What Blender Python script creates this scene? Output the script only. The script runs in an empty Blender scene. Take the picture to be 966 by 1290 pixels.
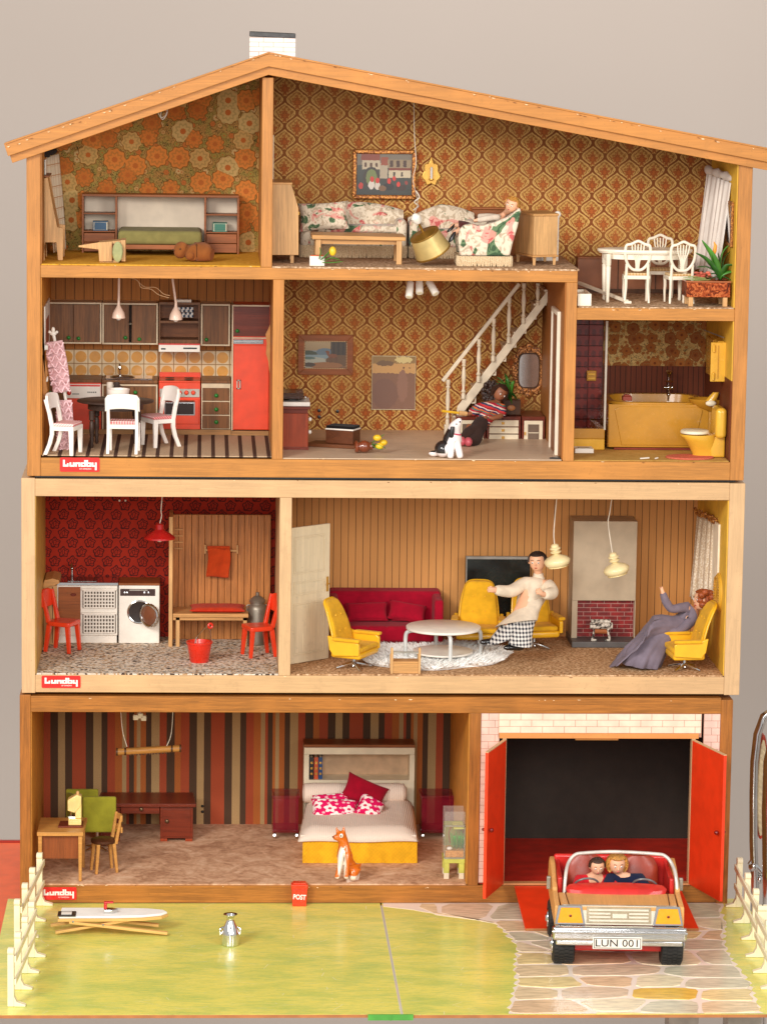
import bpy, math, random
from mathutils import Vector, Matrix
random.seed(7)
PI = math.pi
R_ = math.radians
SC = bpy.context.scene
COL = SC.collection

# ------------------------------------------------------------------ camera
F = 4313.44                        # focal length in photo pixels (photo 966 x 1290)
CAM = Vector((223.1, -4293.7, 1027.2))      # millimetres
YAW, PIT, ROL = 0.052961, 0.150964, 0.013777
fw = Vector((math.sin(YAW)*math.cos(PIT), math.cos(YAW)*math.cos(PIT), -math.sin(PIT)))
rt = Vector((math.cos(YAW), -math.sin(YAW), 0))
up = rt.cross(fw)
r2 = rt*math.cos(ROL)+up*math.sin(ROL)
u2 = -rt*math.sin(ROL)+up*math.cos(ROL)
cd = bpy.data.cameras.new('camera')
cam = bpy.data.objects.new('camera', cd); COL.objects.link(cam)
cd.sensor_fit = 'HORIZONTAL'; cd.sensor_width = 36; cd.lens = F/966*36
cd.clip_start = .05; cd.clip_end = 60
M = Matrix((( r2.x, u2.x, -fw.x, CAM.x*.001), (r2.y, u2.y, -fw.y, CAM.y*.001), (r2.z, u2.z, -fw.z, CAM.z*.001), (0,0,0,1)))
cam.matrix_world = M
SC.camera = cam

# ------------------------------------------------------------------ light
w = bpy.data.worlds.new('World'); SC.world = w; w.use_nodes = True
w.node_tree.nodes['Background'].inputs[0].default_value = (1.0, .965, .93, 1)
w.node_tree.nodes['Background'].inputs[1].default_value = .6
def area(name, loc, target, size, power, col):
    d = bpy.data.lights.new(name, 'AREA'); d.energy = power; d.size = size; d.shape = 'SQUARE'; d.color = col
    o = bpy.data.objects.new(name, d); COL.objects.link(o); o.location = loc
    o.rotation_euler = (Vector(target)-Vector(loc)).to_track_quat('-Z', 'Y').to_euler()
    return o
area('softbox_key', (-1.5, -3.2, 2.05), (.45, 0, .25), 1.0, 104, (1, .965, .915))
area('softbox_fill', (2.3, -3.4, 1.5), (.45, 0, .3), 1.2, 44, (1, .97, .93))
area('softbox_front', (.1, -4.1, 1.35), (.45, 0, .3), 1.2, 62, (1, .975, .94))
area('softbox_backdrop', (.9, 1.2, 1.75), (.8, 2.7, .3), 1.2, 13, (1, .97, .94))
vs = SC.view_settings
vs.view_transform = 'Standard'; vs.look = 'None'; vs.exposure = 0; vs.gamma = 1
SC.render.engine = 'CYCLES'

# ------------------------------------------------------------------ placing helpers (millimetres)
def ray(px, py): return fw + r2*((px-483)/F) - u2*((py-645)/F)
def U(px, py, Y):
    d = ray(px, py); return CAM + d*((Y-CAM.y)/d.y)
def Fz(px, py, z):
    d = ray(px, py); return CAM + d*((z-CAM.z)/d.z)
def RR(x0, y0, x1, y1, Y):
    a = U(x0, y1, Y); b = U(x1, y0, Y); return a.x, b.x, a.z, b.z
def mmpx(Y): return (Y-CAM.y)/F/1.0

# ------------------------------------------------------------------ mesh helpers
ORG = {}
def frames(pts):
    n = len(pts); T = []
    for i in range(n):
        a = pts[max(0, i-1)]; b = pts[min(n-1, i+1)]
        t = (b-a); T.append(t.normalized() if t.length > 1e-9 else Vector((0,0,1)))
    ref = Vector((0,0,1)) if abs(T[0].z) < .9 else Vector((1,0,0))
    u = T[0].cross(ref).normalized(); out = []
    for t in T:
        u = (u - t*u.dot(t)); u = u.normalized() if u.length > 1e-6 else t.orthogonal().normalized()
        out.append((u, t.cross(u)))
    return out
class MB:
    def __init__(s): s.v = []; s.f = []; s.M = None
    def add(s, vs, fs):
        b = len(s.v)
        if s.M is not None: vs = [s.M @ Vector(q) for q in vs]
        s.v += [tuple(q) for q in vs]; s.f += [tuple(i+b for i in q) for q in fs]; return s
    def box(s, x0, x1, y0, y1, z0, z1):
        return s.add([(x0,y0,z0),(x1,y0,z0),(x1,y1,z0),(x0,y1,z0),(x0,y0,z1),(x1,y0,z1),(x1,y1,z1),(x0,y1,z1)],
                     [(0,3,2,1),(4,5,6,7),(0,1,5,4),(1,2,6,5),(2,3,7,6),(3,0,4,7)])
    def prism(s, pts, pl, a, b):
        n = len(pts)
        def q(p, d): return {'xz': (p[0], d, p[1]), 'xy': (p[0], p[1], d), 'yz': (d, p[0], p[1])}[pl]
        return s.add([q(p, a) for p in pts]+[q(p, b) for p in pts],
                     [tuple(range(n)), tuple(range(2*n-1, n-1, -1))]+[(i, (i+1) % n, n+(i+1) % n, n+i) for i in range(n)])
    def tube(s, pts, r, n=8, flat=1):
        pts = [Vector(p) for p in pts]; fr = frames(pts); m = len(pts)
        rr = r if isinstance(r, (list, tuple)) else [r]*m
        vs = []
        for i in range(m):
            for k in range(n):
                a = 2*PI*k/n; vs.append(pts[i]+fr[i][0]*math.cos(a)*rr[i]+fr[i][1]*math.sin(a)*rr[i]*flat)
        fs = [(i*n+k, i*n+(k+1) % n, (i+1)*n+(k+1) % n, (i+1)*n+k) for i in range(m-1) for k in range(n)]
        fs += [tuple(range(n-1, -1, -1)), tuple(range((m-1)*n, m*n))]
        return s.add(vs, fs)
    def bar(s, a, b, wx, wy, wx2=None, wy2=None):      # tapered rectangular bar
        a = Vector(a); b = Vector(b); wx2 = wx if wx2 is None else wx2; wy2 = wy if wy2 is None else wy2
        t = (b-a).normalized(); u = Vector((1,0,0)); u = (u-t*u.dot(t))
        u = u.normalized() if u.length > .1 else Vector((0,1,0)); v = t.cross(u)
        vs = []
        for p, p1, p2 in ((a, wx, wy), (b, wx2, wy2)):
            for i, j in ((-1,-1),(1,-1),(1,1),(-1,1)): vs.append(p+u*i*p1/2+v*j*p2/2)
        return s.add(vs, [(0,3,2,1),(4,5,6,7),(0,1,5,4),(1,2,6,5),(2,3,7,6),(3,0,4,7)])
    def lathe(s, prof, c=(0,0,0), n=20, sx=1, sy=1):
        m = len(prof); vs = []
        for r, z in prof:
            for k in range(n):
                a = 2*PI*k/n; vs.append((c[0]+math.cos(a)*r*sx, c[1]+math.sin(a)*r*sy, c[2]+z))
        fs = [(i*n+k, i*n+(k+1) % n, (i+1)*n+(k+1) % n, (i+1)*n+k) for i in range(m-1) for k in range(n)]
        fs += [tuple(range(n-1, -1, -1)), tuple(range((m-1)*n, m*n))]
        return s.add(vs, fs)
    def ell(s, c, r, n=12):
        r = (r, r, r) if not isinstance(r, (tuple, list)) else r
        m = n//2+1; vs = []; fs = []
        for i in range(1, m):
            t = PI*i/m
            for k in range(n):
                a = 2*PI*k/n
                vs.append((c[0]+r[0]*math.sin(t)*math.cos(a), c[1]+r[1]*math.sin(t)*math.sin(a), c[2]+r[2]*math.cos(t)))
        q = len(vs); vs += [(c[0], c[1], c[2]+r[2]), (c[0], c[1], c[2]-r[2])]
        for i in range(m-2):
            for k in range(n): fs.append((i*n+k, i*n+(k+1) % n, (i+1)*n+(k+1) % n, (i+1)*n+k))
        for k in range(n): fs.append((q, (k+1) % n, k)); fs.append((q+1, (m-2)*n+k, (m-2)*n+(k+1) % n))
        return s.add(vs, fs)
    def loft(s, secs, n=16):              # secs: (centre, axis_u, axis_v) ellipse sections
        vs = []
        for c, u, v in secs:
            c = Vector(c); u = Vector(u); v = Vector(v)
            for k in range(n):
                a = 2*PI*k/n; vs.append(c+u*math.cos(a)+v*math.sin(a))
        m = len(secs)
        fs = [(i*n+k, i*n+(k+1) % n, (i+1)*n+(k+1) % n, (i+1)*n+k) for i in range(m-1) for k in range(n)]
        fs += [tuple(range(n-1, -1, -1)), tuple(range((m-1)*n, m*n))]
        return s.add(vs, fs)
    def grid(s, fn, nu, nv):
        vs = [fn(i/nu, j/nv) for i in range(nu+1) for j in range(nv+1)]
        return s.add(vs, [(i*(nv+1)+j, (i+1)*(nv+1)+j, (i+1)*(nv+1)+j+1, i*(nv+1)+j+1) for i in range(nu) for j in range(nv)])
    def build(s, name, mat, parent=None, bev=0, seg=2, smooth=False, sub=0, solid=0, org=None):
        """coordinates are in the frame of the parent's root; ORG gives that root's world origin in mm"""
        o0 = Vector(ORG.get(parent.name, (0,0,0))) if parent else Vector(org or (0,0,0))
        me = bpy.data.meshes.new(name)
        me.from_pydata([((q[0]-o0.x)*.001, (q[1]-o0.y)*.001, (q[2]-o0.z)*.001) for q in s.v], [], s.f)
        import bmesh
        bm = bmesh.new(); bm.from_mesh(me); bmesh.ops.recalc_face_normals(bm, faces=bm.faces); bm.to_mesh(me); bm.free()
        return link(name, me, mat, parent, bev, seg, smooth, sub, solid, o0)
def link(name, me, mat, parent=None, bev=0, seg=2, smooth=False, sub=0, solid=0, o0=None):
    me.materials.clear(); me.materials.append(mat)
    o = bpy.data.objects.new(name, me); COL.objects.link(o)
    if parent: o.parent = parent
    elif o0 is not None: o.location = Vector(o0)*.001
    ORG[o.name] = tuple(o0) if o0 is not None else (0,0,0)
    if smooth or sub:
        me.polygons.foreach_set('use_smooth', [True]*len(me.polygons))
        if smooth and not sub: me.set_sharp_from_angle(angle=R_(42))
    if solid:
        m = o.modifiers.new('s', 'SOLIDIFY'); m.thickness = solid*.001; m.offset = 0
    if bev:
        m = o.modifiers.new('b', 'BEVEL'); m.width = bev*.001; m.segments = seg; m.limit_method = 'ANGLE'; m.angle_limit = R_(35)
        if seg > 2: me.polygons.foreach_set('use_smooth', [True]*len(me.polygons)); me.set_sharp_from_angle(angle=R_(50))
    if sub:
        m = o.modifiers.new('u', 'SUBSURF'); m.levels = m.render_levels = sub
    return o
def tag(o, label=None, cat=None, group=None, kind=None):
    if label: o['label'] = label
    if cat: o['category'] = cat
    if group: o['group'] = group
    if kind: o['kind'] = kind
    return o
def thing(name, label, cat, loc, rot=0, group=None, local=False, kind=None, rx=0, ry=0):
    """Empty at base. local=True: parts are given in the thing's own frame, otherwise in world millimetres"""
    o = bpy.data.objects.new(name, None); COL.objects.link(o)
    o.location = Vector(loc)*.001; o.rotation_euler = (R_(rx), R_(ry), R_(rot)); o.empty_display_size = .01
    ORG[o.name] = (0,0,0) if local else tuple(loc)
    return tag(o, label, cat, group, kind)
def single(mb, name, mat, label, cat, loc, group=None, **k):
    o = mb.build(name, mat, None, org=loc, **k); return tag(o, label, cat, group)
def kids(o): return [c for c in bpy.data.objects if c.parent == o]
def dup(o, loc, rot, label, group=None, parent=None):
    tree = {}
    for c in bpy.data.objects:
        if c.parent: tree.setdefault(c.parent.name, []).append(c)
    def rec(q, par):
        c = q.copy(); COL.objects.link(c)
        if par: c.parent = par
        for k in tree.get(q.name, []): rec(k, c)
        return c
    n = rec(o, None)
    n.location = Vector(loc)*.001; n.rotation_euler = (0, 0, R_(rot)); n['label'] = label
    if group: n['group'] = group
    return n
def skinned(P, E, root, sub=2, post=None):
    """P: key -> ((x,y,z), r) in mm. Returns list of verts, faces"""
    ks = list(P); me = bpy.data.meshes.new('t')
    me.from_pydata([tuple(P[k][0]) for k in ks], [(ks.index(a), ks.index(b)) for a, b in E], [])
    o = bpy.data.objects.new('t', me); COL.objects.link(o)
    o.modifiers.new('k', 'SKIN')
    for i, k in enumerate(ks):
        sv = me.skin_vertices[0].data[i]; r = P[k][1]; sv.radius = r if isinstance(r, tuple) else (r, r); sv.use_root = (k == root)
    m = o.modifiers.new('u', 'SUBSURF'); m.levels = m.render_levels = sub
    dg = bpy.context.evaluated_depsgraph_get(); dg.update()
    ev = o.evaluated_get(dg); m2 = bpy.data.meshes.new_from_object(ev)
    mb = MB(); mb.v = [tuple(v.co) for v in m2.vertices]; mb.f = [tuple(p.vertices) for p in m2.polygons]
    bpy.data.objects.remove(o); bpy.data.meshes.remove(me); bpy.data.meshes.remove(m2)
    return mb
def text(body, h, mat, parent, loc, name='lettering', depth=.3, bold=.0, rot=(90,0,0), wid=None, shear=0):
    c = bpy.data.curves.new(name, 'FONT'); c.body = body; c.size = h; c.extrude = depth/2; c.offset = bold
    c.align_x = 'CENTER'; c.align_y = 'CENTER'; c.shear = shear; c.resolution_u = 3
    o = bpy.data.objects.new('t', c); COL.objects.link(o)
    dg = bpy.context.evaluated_depsgraph_get(); dg.update()
    me = bpy.data.meshes.new_from_object(o.evaluated_get(dg))
    bpy.data.objects.remove(o)
    xs = [v.co.x for v in me.vertices]; k = (wid/(max(xs)-min(xs))) if wid else 1
    from mathutils import Euler
    rm = Euler([R_(a) for a in rot]).to_matrix()
    o0 = Vector(ORG.get(parent.name, (0,0,0)))
    for v in me.vertices:
        q = rm @ Vector((v.co.x*k, v.co.y, v.co.z)); v.co = (q+Vector(loc)-o0)*.001
    return link(name, me, mat, parent, o0=o0)

# ------------------------------------------------------------------ materials
def lin(c):
    c = [q/255 for q in c[:3]]
    return tuple((q/12.92 if q <= .04045 else ((q+.055)/1.055)**2.4) for q in c)+(1,)
class X:
    def __init__(s, g, k): s.g = g; s.k = k
    def __add__(a, b): return a.g.m('ADD', a, b)
    def __radd__(a, b): return a.g.m('ADD', a, b)
    def __sub__(a, b): return a.g.m('SUBTRACT', a, b)
    def __rsub__(a, b): return a.g.m('SUBTRACT', b, a)
    def __mul__(a, b): return a.g.m('MULTIPLY', a, b)
    def __rmul__(a, b): return a.g.m('MULTIPLY', a, b)
    def __truediv__(a, b): return a.g.m('DIVIDE', a, b)
    def __lt__(a, b): return a.g.m('LESS_THAN', a, b)
    def __gt__(a, b): return a.g.m('GREATER_THAN', a, b)
    def abs(a): return a.g.m('ABSOLUTE', a)
    def fr(a): return a.g.m('FRACT', a)
    def fl(a): return a.g.m('FLOOR', a)
    def cos(a): return a.g.m('COSINE', a)
    def sin(a): return a.g.m('SINE', a)
    def sqrt(a): return a.g.m('SQRT', a)
    def min(a, b): return a.g.m('MINIMUM', a, b)
    def max(a, b): return a.g.m('MAXIMUM', a, b)
    def atan2(a, b): return a.g.m('ARCTAN2', a, b)
class GM:
    def __init__(s, name, rough=.5, metal=0, spec=.5):
        s.mat = bpy.data.materials.new(name); s.mat.use_nodes = True; s.nt = s.mat.node_tree
        s.p = s.nt.nodes['Principled BSDF']
        s.p.inputs['Roughness'].default_value = rough; s.p.inputs['Metallic'].default_value = metal
        s.p.inputs['Specular IOR Level'].default_value = spec
        s.vec = None; s.x = None
    def n(s, t): return s.nt.nodes.new(t)
    def lk(s, a, b): s.nt.links.new(a, b)
    def put(s, sock, v):
        if isinstance(v, X): s.lk(v.k, sock)
        elif isinstance(v, (int, float)): sock.default_value = v
        elif isinstance(v, (tuple, list)): sock.default_value = lin(v) if max(v) > 1.01 else tuple(v)[:3]+(1,)
        else: s.lk(v, sock)
    def m(s, op, a, b=None):
        q = s.n('ShaderNodeMath'); q.operation = op; s.put(q.inputs[0], a)
        if b is not None: s.put(q.inputs[1], b)
        return X(s, q.outputs[0])
    def xyz(s, gen=False):
        if s.x is None:
            tc = s.n('ShaderNodeTexCoord'); sc = s.n('ShaderNodeVectorMath'); sc.operation = 'SCALE'
            s.lk(tc.outputs['Object'], sc.inputs[0]); sc.inputs['Scale'].default_value = 1000
            s.vec = sc.outputs[0]; sp = s.n('ShaderNodeSeparateXYZ'); s.lk(s.vec, sp.inputs[0])
            s.x = [X(s, k) for k in sp.outputs]
        return s.x
    def comb(s, a, b, c):
        q = s.n('ShaderNodeCombineXYZ')
        for i, v in enumerate((a, b, c)): s.put(q.inputs[i], v)
        return q.outputs[0]
    def noise(s, scale=1, vec=None, det=3, rough=.5, st=(1,1,1), dist=0):
        x = s.xyz(); q = s.n('ShaderNodeTexNoise')
        v = s.comb(x[0]*(st[0]*scale), x[1]*(st[1]*scale), x[2]*(st[2]*scale)) if vec is None else vec
        s.lk(v, q.inputs['Vector']); q.inputs['Scale'].default_value = 1; q.inputs['Detail'].default_value = det
        q.inputs['Roughness'].default_value = rough; q.inputs['Distortion'].default_value = dist
        return X(s, q.outputs[0])
    def voro(s, vec, feature='F1', rnd=1, dim='3D'):
        q = s.n('ShaderNodeTexVoronoi'); q.feature = feature; q.voronoi_dimensions = dim; q.inputs['Scale'].default_value = 1
        q.inputs['Randomness'].default_value = rnd; s.lk(vec, q.inputs['Vector']); return q
    def mix(s, f, a, b):
        q = s.n('ShaderNodeMix'); q.data_type = 'RGBA'; q.clamp_factor = True
        s.put(q.inputs[0], f); s.put(q.inputs[6], a); s.put(q.inputs[7], b); return q.outputs[2]
    def ramp(s, f, st, const=False):
        q = s.n('ShaderNodeValToRGB'); e = q.color_ramp.elements
        if const: q.color_ramp.interpolation = 'CONSTANT'
        while len(e) < len(st): e.new(.5)
        for i, (p, c) in enumerate(st): e[i].position = p
        for i, (p, c) in enumerate(st): e[i].color = lin(c) if max(c) > 1.01 else tuple(c)[:3]+(1,)
        s.put(q.inputs[0], f); return q.outputs[0]
    def ss(s, v, a, b):
        q = s.n('ShaderNodeMapRange'); q.interpolation_type = 'SMOOTHSTEP'; s.put(q.inputs[0], v)
        q.inputs[1].default_value = a; q.inputs[2].default_value = b; return X(s, q.outputs[0])
    def out(s, col, bump=None, dist=.2, strength=.6):
        s.put(s.p.inputs['Base Color'], col)
        if bump is not None:
            b = s.n('ShaderNodeBump'); b.inputs['Strength'].default_value = strength; b.inputs['Distance'].default_value = dist*.001
            s.put(b.inputs['Height'], bump); s.lk(b.outputs[0], s.p.inputs['Normal'])
        return s.mat
def mul(c, k): return tuple(max(0, min(255, q*k)) for q in c)
def flat(name, c, rough=.5, metal=0, var=.08, sc=.05, bump=.0, bs=1, spec=.5, coat=0):
    g = GM(name, rough, metal, spec)
    n = g.noise(sc, det=4)
    col = g.mix(g.ss(n, .3, .7), mul(c, 1-var), mul(c, 1+var*.6))
    if coat: g.p.inputs['Coat Weight'].default_value = coat
    rn = g.noise(sc*4, det=3); g.put(g.p.inputs['Roughness'], rn*.16+(rough-.08))
    return g.out(col, g.noise(bs, det=2) if bump else g.noise(.15, det=2), bump or .12, .5)
def wood(name, c, ax='x', c2=None, rough=.42, sc=1, con=.16, bump=.1):
    con *= .7
    g = GM(name, rough, spec=.28)
    st = {'x': (.012, .25, .25), 'z': (.25, .25, .012), 'y': (.25, .012, .25)}[ax]
    a = g.noise(sc, st=st, det=5, rough=.6, dist=.6)
    st2 = tuple(q*5 if q > .1 else q*3 for q in st)
    b = g.noise(sc, st=st2, det=3, rough=.7)
    k = g.noise(.012*sc, det=2)
    c2 = c2 or mul(c, 1-con*1.6)
    col = g.mix(g.ss(a*.55+b*.45, .38, .64), c2, c)
    col = g.mix(g.ss(k, .45, .7)*.5, col, mul(c, 1.07))
    k2 = g.noise(.05*sc, det=4, rough=.7); col = g.mix(g.ss(k2, .56, .66)*.3, col, mul(c, .86))
    sv = g.noise(1, st=tuple(.02 if q < .1 else .9 for q in st), det=1); col = g.mix((sv > .73)*.4, col, mul(c, 1.14))
    sp = g.noise(.3, det=2)
    col = g.mix((sp > .70)*.3, col, mul(c, .7)); sp2 = g.noise(.12, det=5, rough=.8); col = g.mix((sp2 > .69)*.45, col, mul(c, 1.25))
    return g.out(col, b, bump, .5)
def fabric(name, c, var=.05, sc=2.2, bump=.35, rough=.9):
    g = GM(name, rough, spec=.15); x = g.xyz()
    wv = (x[0]*sc*2).sin()*(x[2]*sc*2+x[1]*sc).sin()
    n = g.noise(.08, det=3)
    g.p.inputs['Sheen Weight'].default_value = .06
    col = g.mix(g.ss(n, .3, .7), mul(c, 1-var), mul(c, 1+var))
    col = g.mix(g.ss(wv, -1, 1)*.15, col, mul(c, .75))
    return g.out(col, wv+g.noise(1.2, det=2), bump, .5)
def carpet(name, cs, sc=.5, bump=.6, st=(1,1,1)):
    g = GM(name, .95, spec=.1)
    n = g.noise(sc, det=3, rough=.7, st=st); k = g.noise(.02, det=3)
    col = g.ramp(n, [(.32, cs[0]), (.5, cs[1]), (.68, cs[2])])
    col = g.mix(g.ss(k, .35, .7)*.25, col, cs[1])
    return g.out(col, n, bump, .8)
def chrome(name='chrome', c=(225,225,225), r=.14):
    g = GM(name, r, 1); n = g.noise(.1)
    return g.out(g.mix(n, c, mul(c, .85)), g.noise(.3), .05, .3)

def damask(name='damask_wallpaper'):
    g = GM(name, .75, spec=.25); x = g.xyz()
    P, Q = 32.6, 34.8
    wob = g.noise(.25, det=2)-.5
    u = x[0]+wob*1.4; v = x[2]+wob*1.4
    def lat(ou, ov):
        a = ((u/P+ou).fr()-.5)*P; b = ((v/Q+ov).fr()-.5)*Q
        f = a.abs()-(P/4)*((b*(2*PI/Q)).cos()+1)
        return a, b, f
    a0, b0, f0 = lat(0, 0); a1, b1, f1 = lat(.5, .5)
    sel = f0 < f1
    a = a1+(a0-a1)*sel; b = b1+(b0-b1)*sel; f = f0.min(f1)
    fa = f.abs()
    a2 = a*1.2; b2 = (b+3.5)*.84; th = a2.atan2(b2); r = (a2*a2+b2*b2).sqrt()
    pet = (th*9.0).cos()*1.3+(th*4).cos()*.9
    med = r-(6.2+pet*1.15)
    inner = r-(3.4+(th*6).cos()*.8)
    scroll = (a*.9).sin()*(b*.9+1).sin()
    gold, rust, brown, ochre = (196,150,80), (164,88,40), (126,68,28), (152,98,44)
    col = g.mix(g.ss(scroll+(g.noise(.6)-.5)*2, -.1, .35), gold, ochre)
    col = g.mix(fa < 1.9, col, brown)
    col = g.mix(((fa-2.9).abs() < .5), col, (226,186,112))
    col = g.mix((((fa-4.9+(b*1.1).cos()*.7).abs() < .45)*(f < 0)), col, (212,168,98))
    col = g.mix((((fa-6.4+(b*.9).sin()*.8).abs() < .5)*(f < 0)), col, brown)
    col = g.mix(med < 1.0, col, (206,160,88))
    col = g.mix(med < .2, col, rust)
    col = g.mix(inner.abs() < .5, col, brown)
    col = g.mix(inner < -.4, col, (176,92,38))
    k = g.noise(.009, det=3)
    col = g.mix(g.ss(k, .38, .66)*.28, col, (176,122,66)); sm = ((x[0]/176+.3).fr() < .004); col = g.mix(sm*.5, col, brown)
    fine = g.noise(1.3, det=2)
    col = g.mix(g.ss(fine, .45, .7)*.25, col, brown)
    return g.out(col, med < .2, .1, .4)
def flowers(name, bg, bg2, cols, centre, cell=26, petals=9, small=None, line=None, big=.42):
    g = GM(name, .8, spec=.2); x = g.xyz()
    wob = g.noise(.12, det=2)
    col = g.mix(g.ss(wob, .4, .6), bg, bg2)
    lf = g.noise(.22, det=3, dist=1.5); col = g.mix(((lf-.5).abs() < .025), col, mul(bg, .45))
    def layer(col, cell, off, cols, R, pt, prob):
        vec = g.comb(x[0]/cell+off, x[2]/cell+off*1.7, 0)
        vo = g.voro(vec, dim='2D', rnd=.75)
        sp = g.n('ShaderNodeSeparateXYZ'); g.lk(vec, sp.inputs[0]); sq = g.n('ShaderNodeSeparateXYZ'); g.lk(vo.outputs['Position'], sq.inputs[0])
        dx = X(g, sp.outputs[0])-X(g, sq.outputs[0]); dz = X(g, sp.outputs[1])-X(g, sq.outputs[1])
        r = (dx*dx+dz*dz).sqrt(); th = dx.atan2(dz)
        sc = g.n('ShaderNodeSeparateColor'); g.lk(vo.outputs['Color'], sc.inputs[0]); rnd = X(g, sc.outputs[0]); rb = X(g, sc.outputs[1])
        Rr = (th*pt+rnd*6).cos()*.035+R*(rnd*.35+.75)
        has = rb < prob
        fc = g.ramp(rnd, [(i/len(cols), c) for i, c in enumerate(cols)], True)
        shade = g.mix(g.ss((r*26+(th*pt).cos()*1.2).sin(), -.2, 1)*.35, fc, mul(bg, .7))
        col = g.mix(((r < Rr)*has), col, shade)
        col = g.mix((((r-Rr).abs() < .018)*has), col, line or mul(bg, .5))
        return g.mix(((r < Rr*.25)*has), col, centre)
    if small: col = layer(col, cell*.42, 3.3, small, .33, 6, .7)
    col = layer(col, cell, 0, cols, big, petals, .95)
    return g.out(col, wob, .05, .2)
def roses(name='rose_wallpaper'):
    g = GM(name, .8, spec=.2); x = g.xyz()
    P, Q = 23.5, 25.5
    wob = (g.noise(.2, det=2)-.5)*2.2
    best = None
    for ou, ov in ((0, 0), (.5, .5)):
        a = ((x[0]/P+ou).fr()-.5)*P+wob; b = ((x[2]/Q+ov).fr()-.5)*Q+wob
        r = (a*a+b*b).sqrt(); th = a.atan2(b); d = r-(6.4+(th*5).cos()*.9)
        pet = (((r-(4.6+(th*3+1).cos()*1.6)).abs() < .55)+((r-(2.4+(th*2).cos()*.9)).abs() < .5)).min(1)*(d < 0)
        ln = ((d.abs() < .75)+pet).min(1)
        best = ln if best is None else best.max(ln)
    lf = g.noise(.16, det=2, dist=1)
    col = g.mix(g.noise(.03), (152,36,20), (172,46,26))
    col = g.mix(best*.85, col, (52,20,22))
    return g.out(col, best, .05, .3)
STR = [(0,'b'),(9,'d'),(18,'r'),(35,'d'),(45,'b'),(55,'d'),(63,'r'),(73,'o'),(82,'b'),(87,'r'),(90.5,'d'),(97,'o'),(100.6,'b'),(105.4,'o'),(112,'d'),(119,'b'),(130,'r'),(139,'d'),(149,'o'),(157,'r'),(168,'d')]
def stripes(x0):
    g = GM('striped_wallpaper', .8, spec=.2); x = g.xyz()
    pal = {'b': (176,142,96), 'd': (60,36,26), 'r': (166,62,32), 'o': (176,92,34)}
    f = ((x[0]-x0)/(178*mmpx(320))).fr()
    col = g.ramp(f, [(p/178, pal[k]) for p, k in STR], True)
    n = g.noise(1, st=(.8, 1, .8), det=3)
    col = g.mix(g.ss(n, .4, .75)*.22, col, (70,34,22))
    col = g.mix(g.noise(1.5)*.1, col, (240,200,150))
    return g.out(col, n, .1, .3)
def panelling(name, c, pitch, line=.75, axis=0, dark=.45, con=.08, off=0):
    g = GM(name, .6, spec=.2); x = g.xyz()
    f = ((x[axis]+off)/pitch).fr(); idx = ((x[axis]+off)/pitch).fl()
    d = (f-.5).abs()
    gr = g.noise(1, st=(.9,.9,.02), det=4, rough=.6)
    tone = (idx*12.9898).sin()*.5+.5
    col = g.mix(gr, mul(c, 1-con), mul(c, 1+con)); col = g.mix(tone*.25, col, mul(c, .82))
    ln = d > (.5-line/pitch/2*1.0)
    col = g.mix(ln, col, mul(c, dark))
    return g.out(col, 1-ln, .5, .6)
def floral_fabric(name, seed=0, scale=1):
    g = GM(name, .85, spec=.15); x = g.xyz()
    g.p.inputs['Sheen Weight'].default_value = .2
    sc = .05*scale
    a = g.noise(sc, det=1.5, dist=1.6, vec=g.comb(x[0]*sc+seed, x[1]*sc, x[2]*sc))
    b = g.noise(sc, det=1.5, dist=1.4, vec=g.comb(x[0]*sc+seed+9, x[1]*sc+4, x[2]*sc))
    c = g.noise(sc*2, det=3, dist=2, vec=g.comb(x[0]*sc*2.6+seed+3, x[1]*sc*2, x[2]*sc*2.6))
    col = g.mix(g.ss(c, .48, .6), (226,210,186), (190,170,144))
    col = g.mix(g.ss(a, .60, .615), col, (104,128,92))
    col = g.mix(g.ss(a*.6+c*.4, .59, .61)*.85, col, (60,84,60))
    col = g.mix(g.ss(b, .595, .64)*.85, col, (220,150,136))
    col = g.mix(g.ss(b*.6+c*.4, .615, .635)*.8, col, (190,74,78))
    return g.out(col, g.noise(.9), .3, .4)
def gingham(name, c, c2, p):
    g = GM(name, .85); x = g.xyz()
    a = (x[0]/p).fr() < .5; b = ((x[1]+x[2])/p).fr() < .5
    col = g.mix((a+b)*.5, c2, c); return g.out(col, g.noise(1), .2)
def picture(name, bg, bg2, shapes, w, h, nz=.02, gl=.35):
    """flat print in the object's xz plane; shapes in 0..1 of width and height from lower left"""
    g = GM(name, gl); x = g.xyz()
    nn = g.noise(.35, det=3)-.5; n2 = g.noise(.35, det=3, vec=g.comb(x[0]*.35+31, x[2]*.35, 5))-.5
    u = x[0]/w+.5+nn*nz*3; v = x[2]/h+.5+n2*nz*3
    col = g.mix(v, bg, bg2)
    for s in shapes:
        k = s[0]
        if k == 'r': m = ((u > s[1])*(u < s[2]))*((v > s[3])*(v < s[4]))
        else:
            du = (u-s[1])/s[3]; dv = (v-s[2])/s[4]; m = (du*du+dv*dv) < 1
        col = g.mix(m, col, s[5])
    col = g.mix(g.noise(.8, det=3)*.25, col, (60,40,25))
    return g.out(col, g.noise(1), .1)

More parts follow.
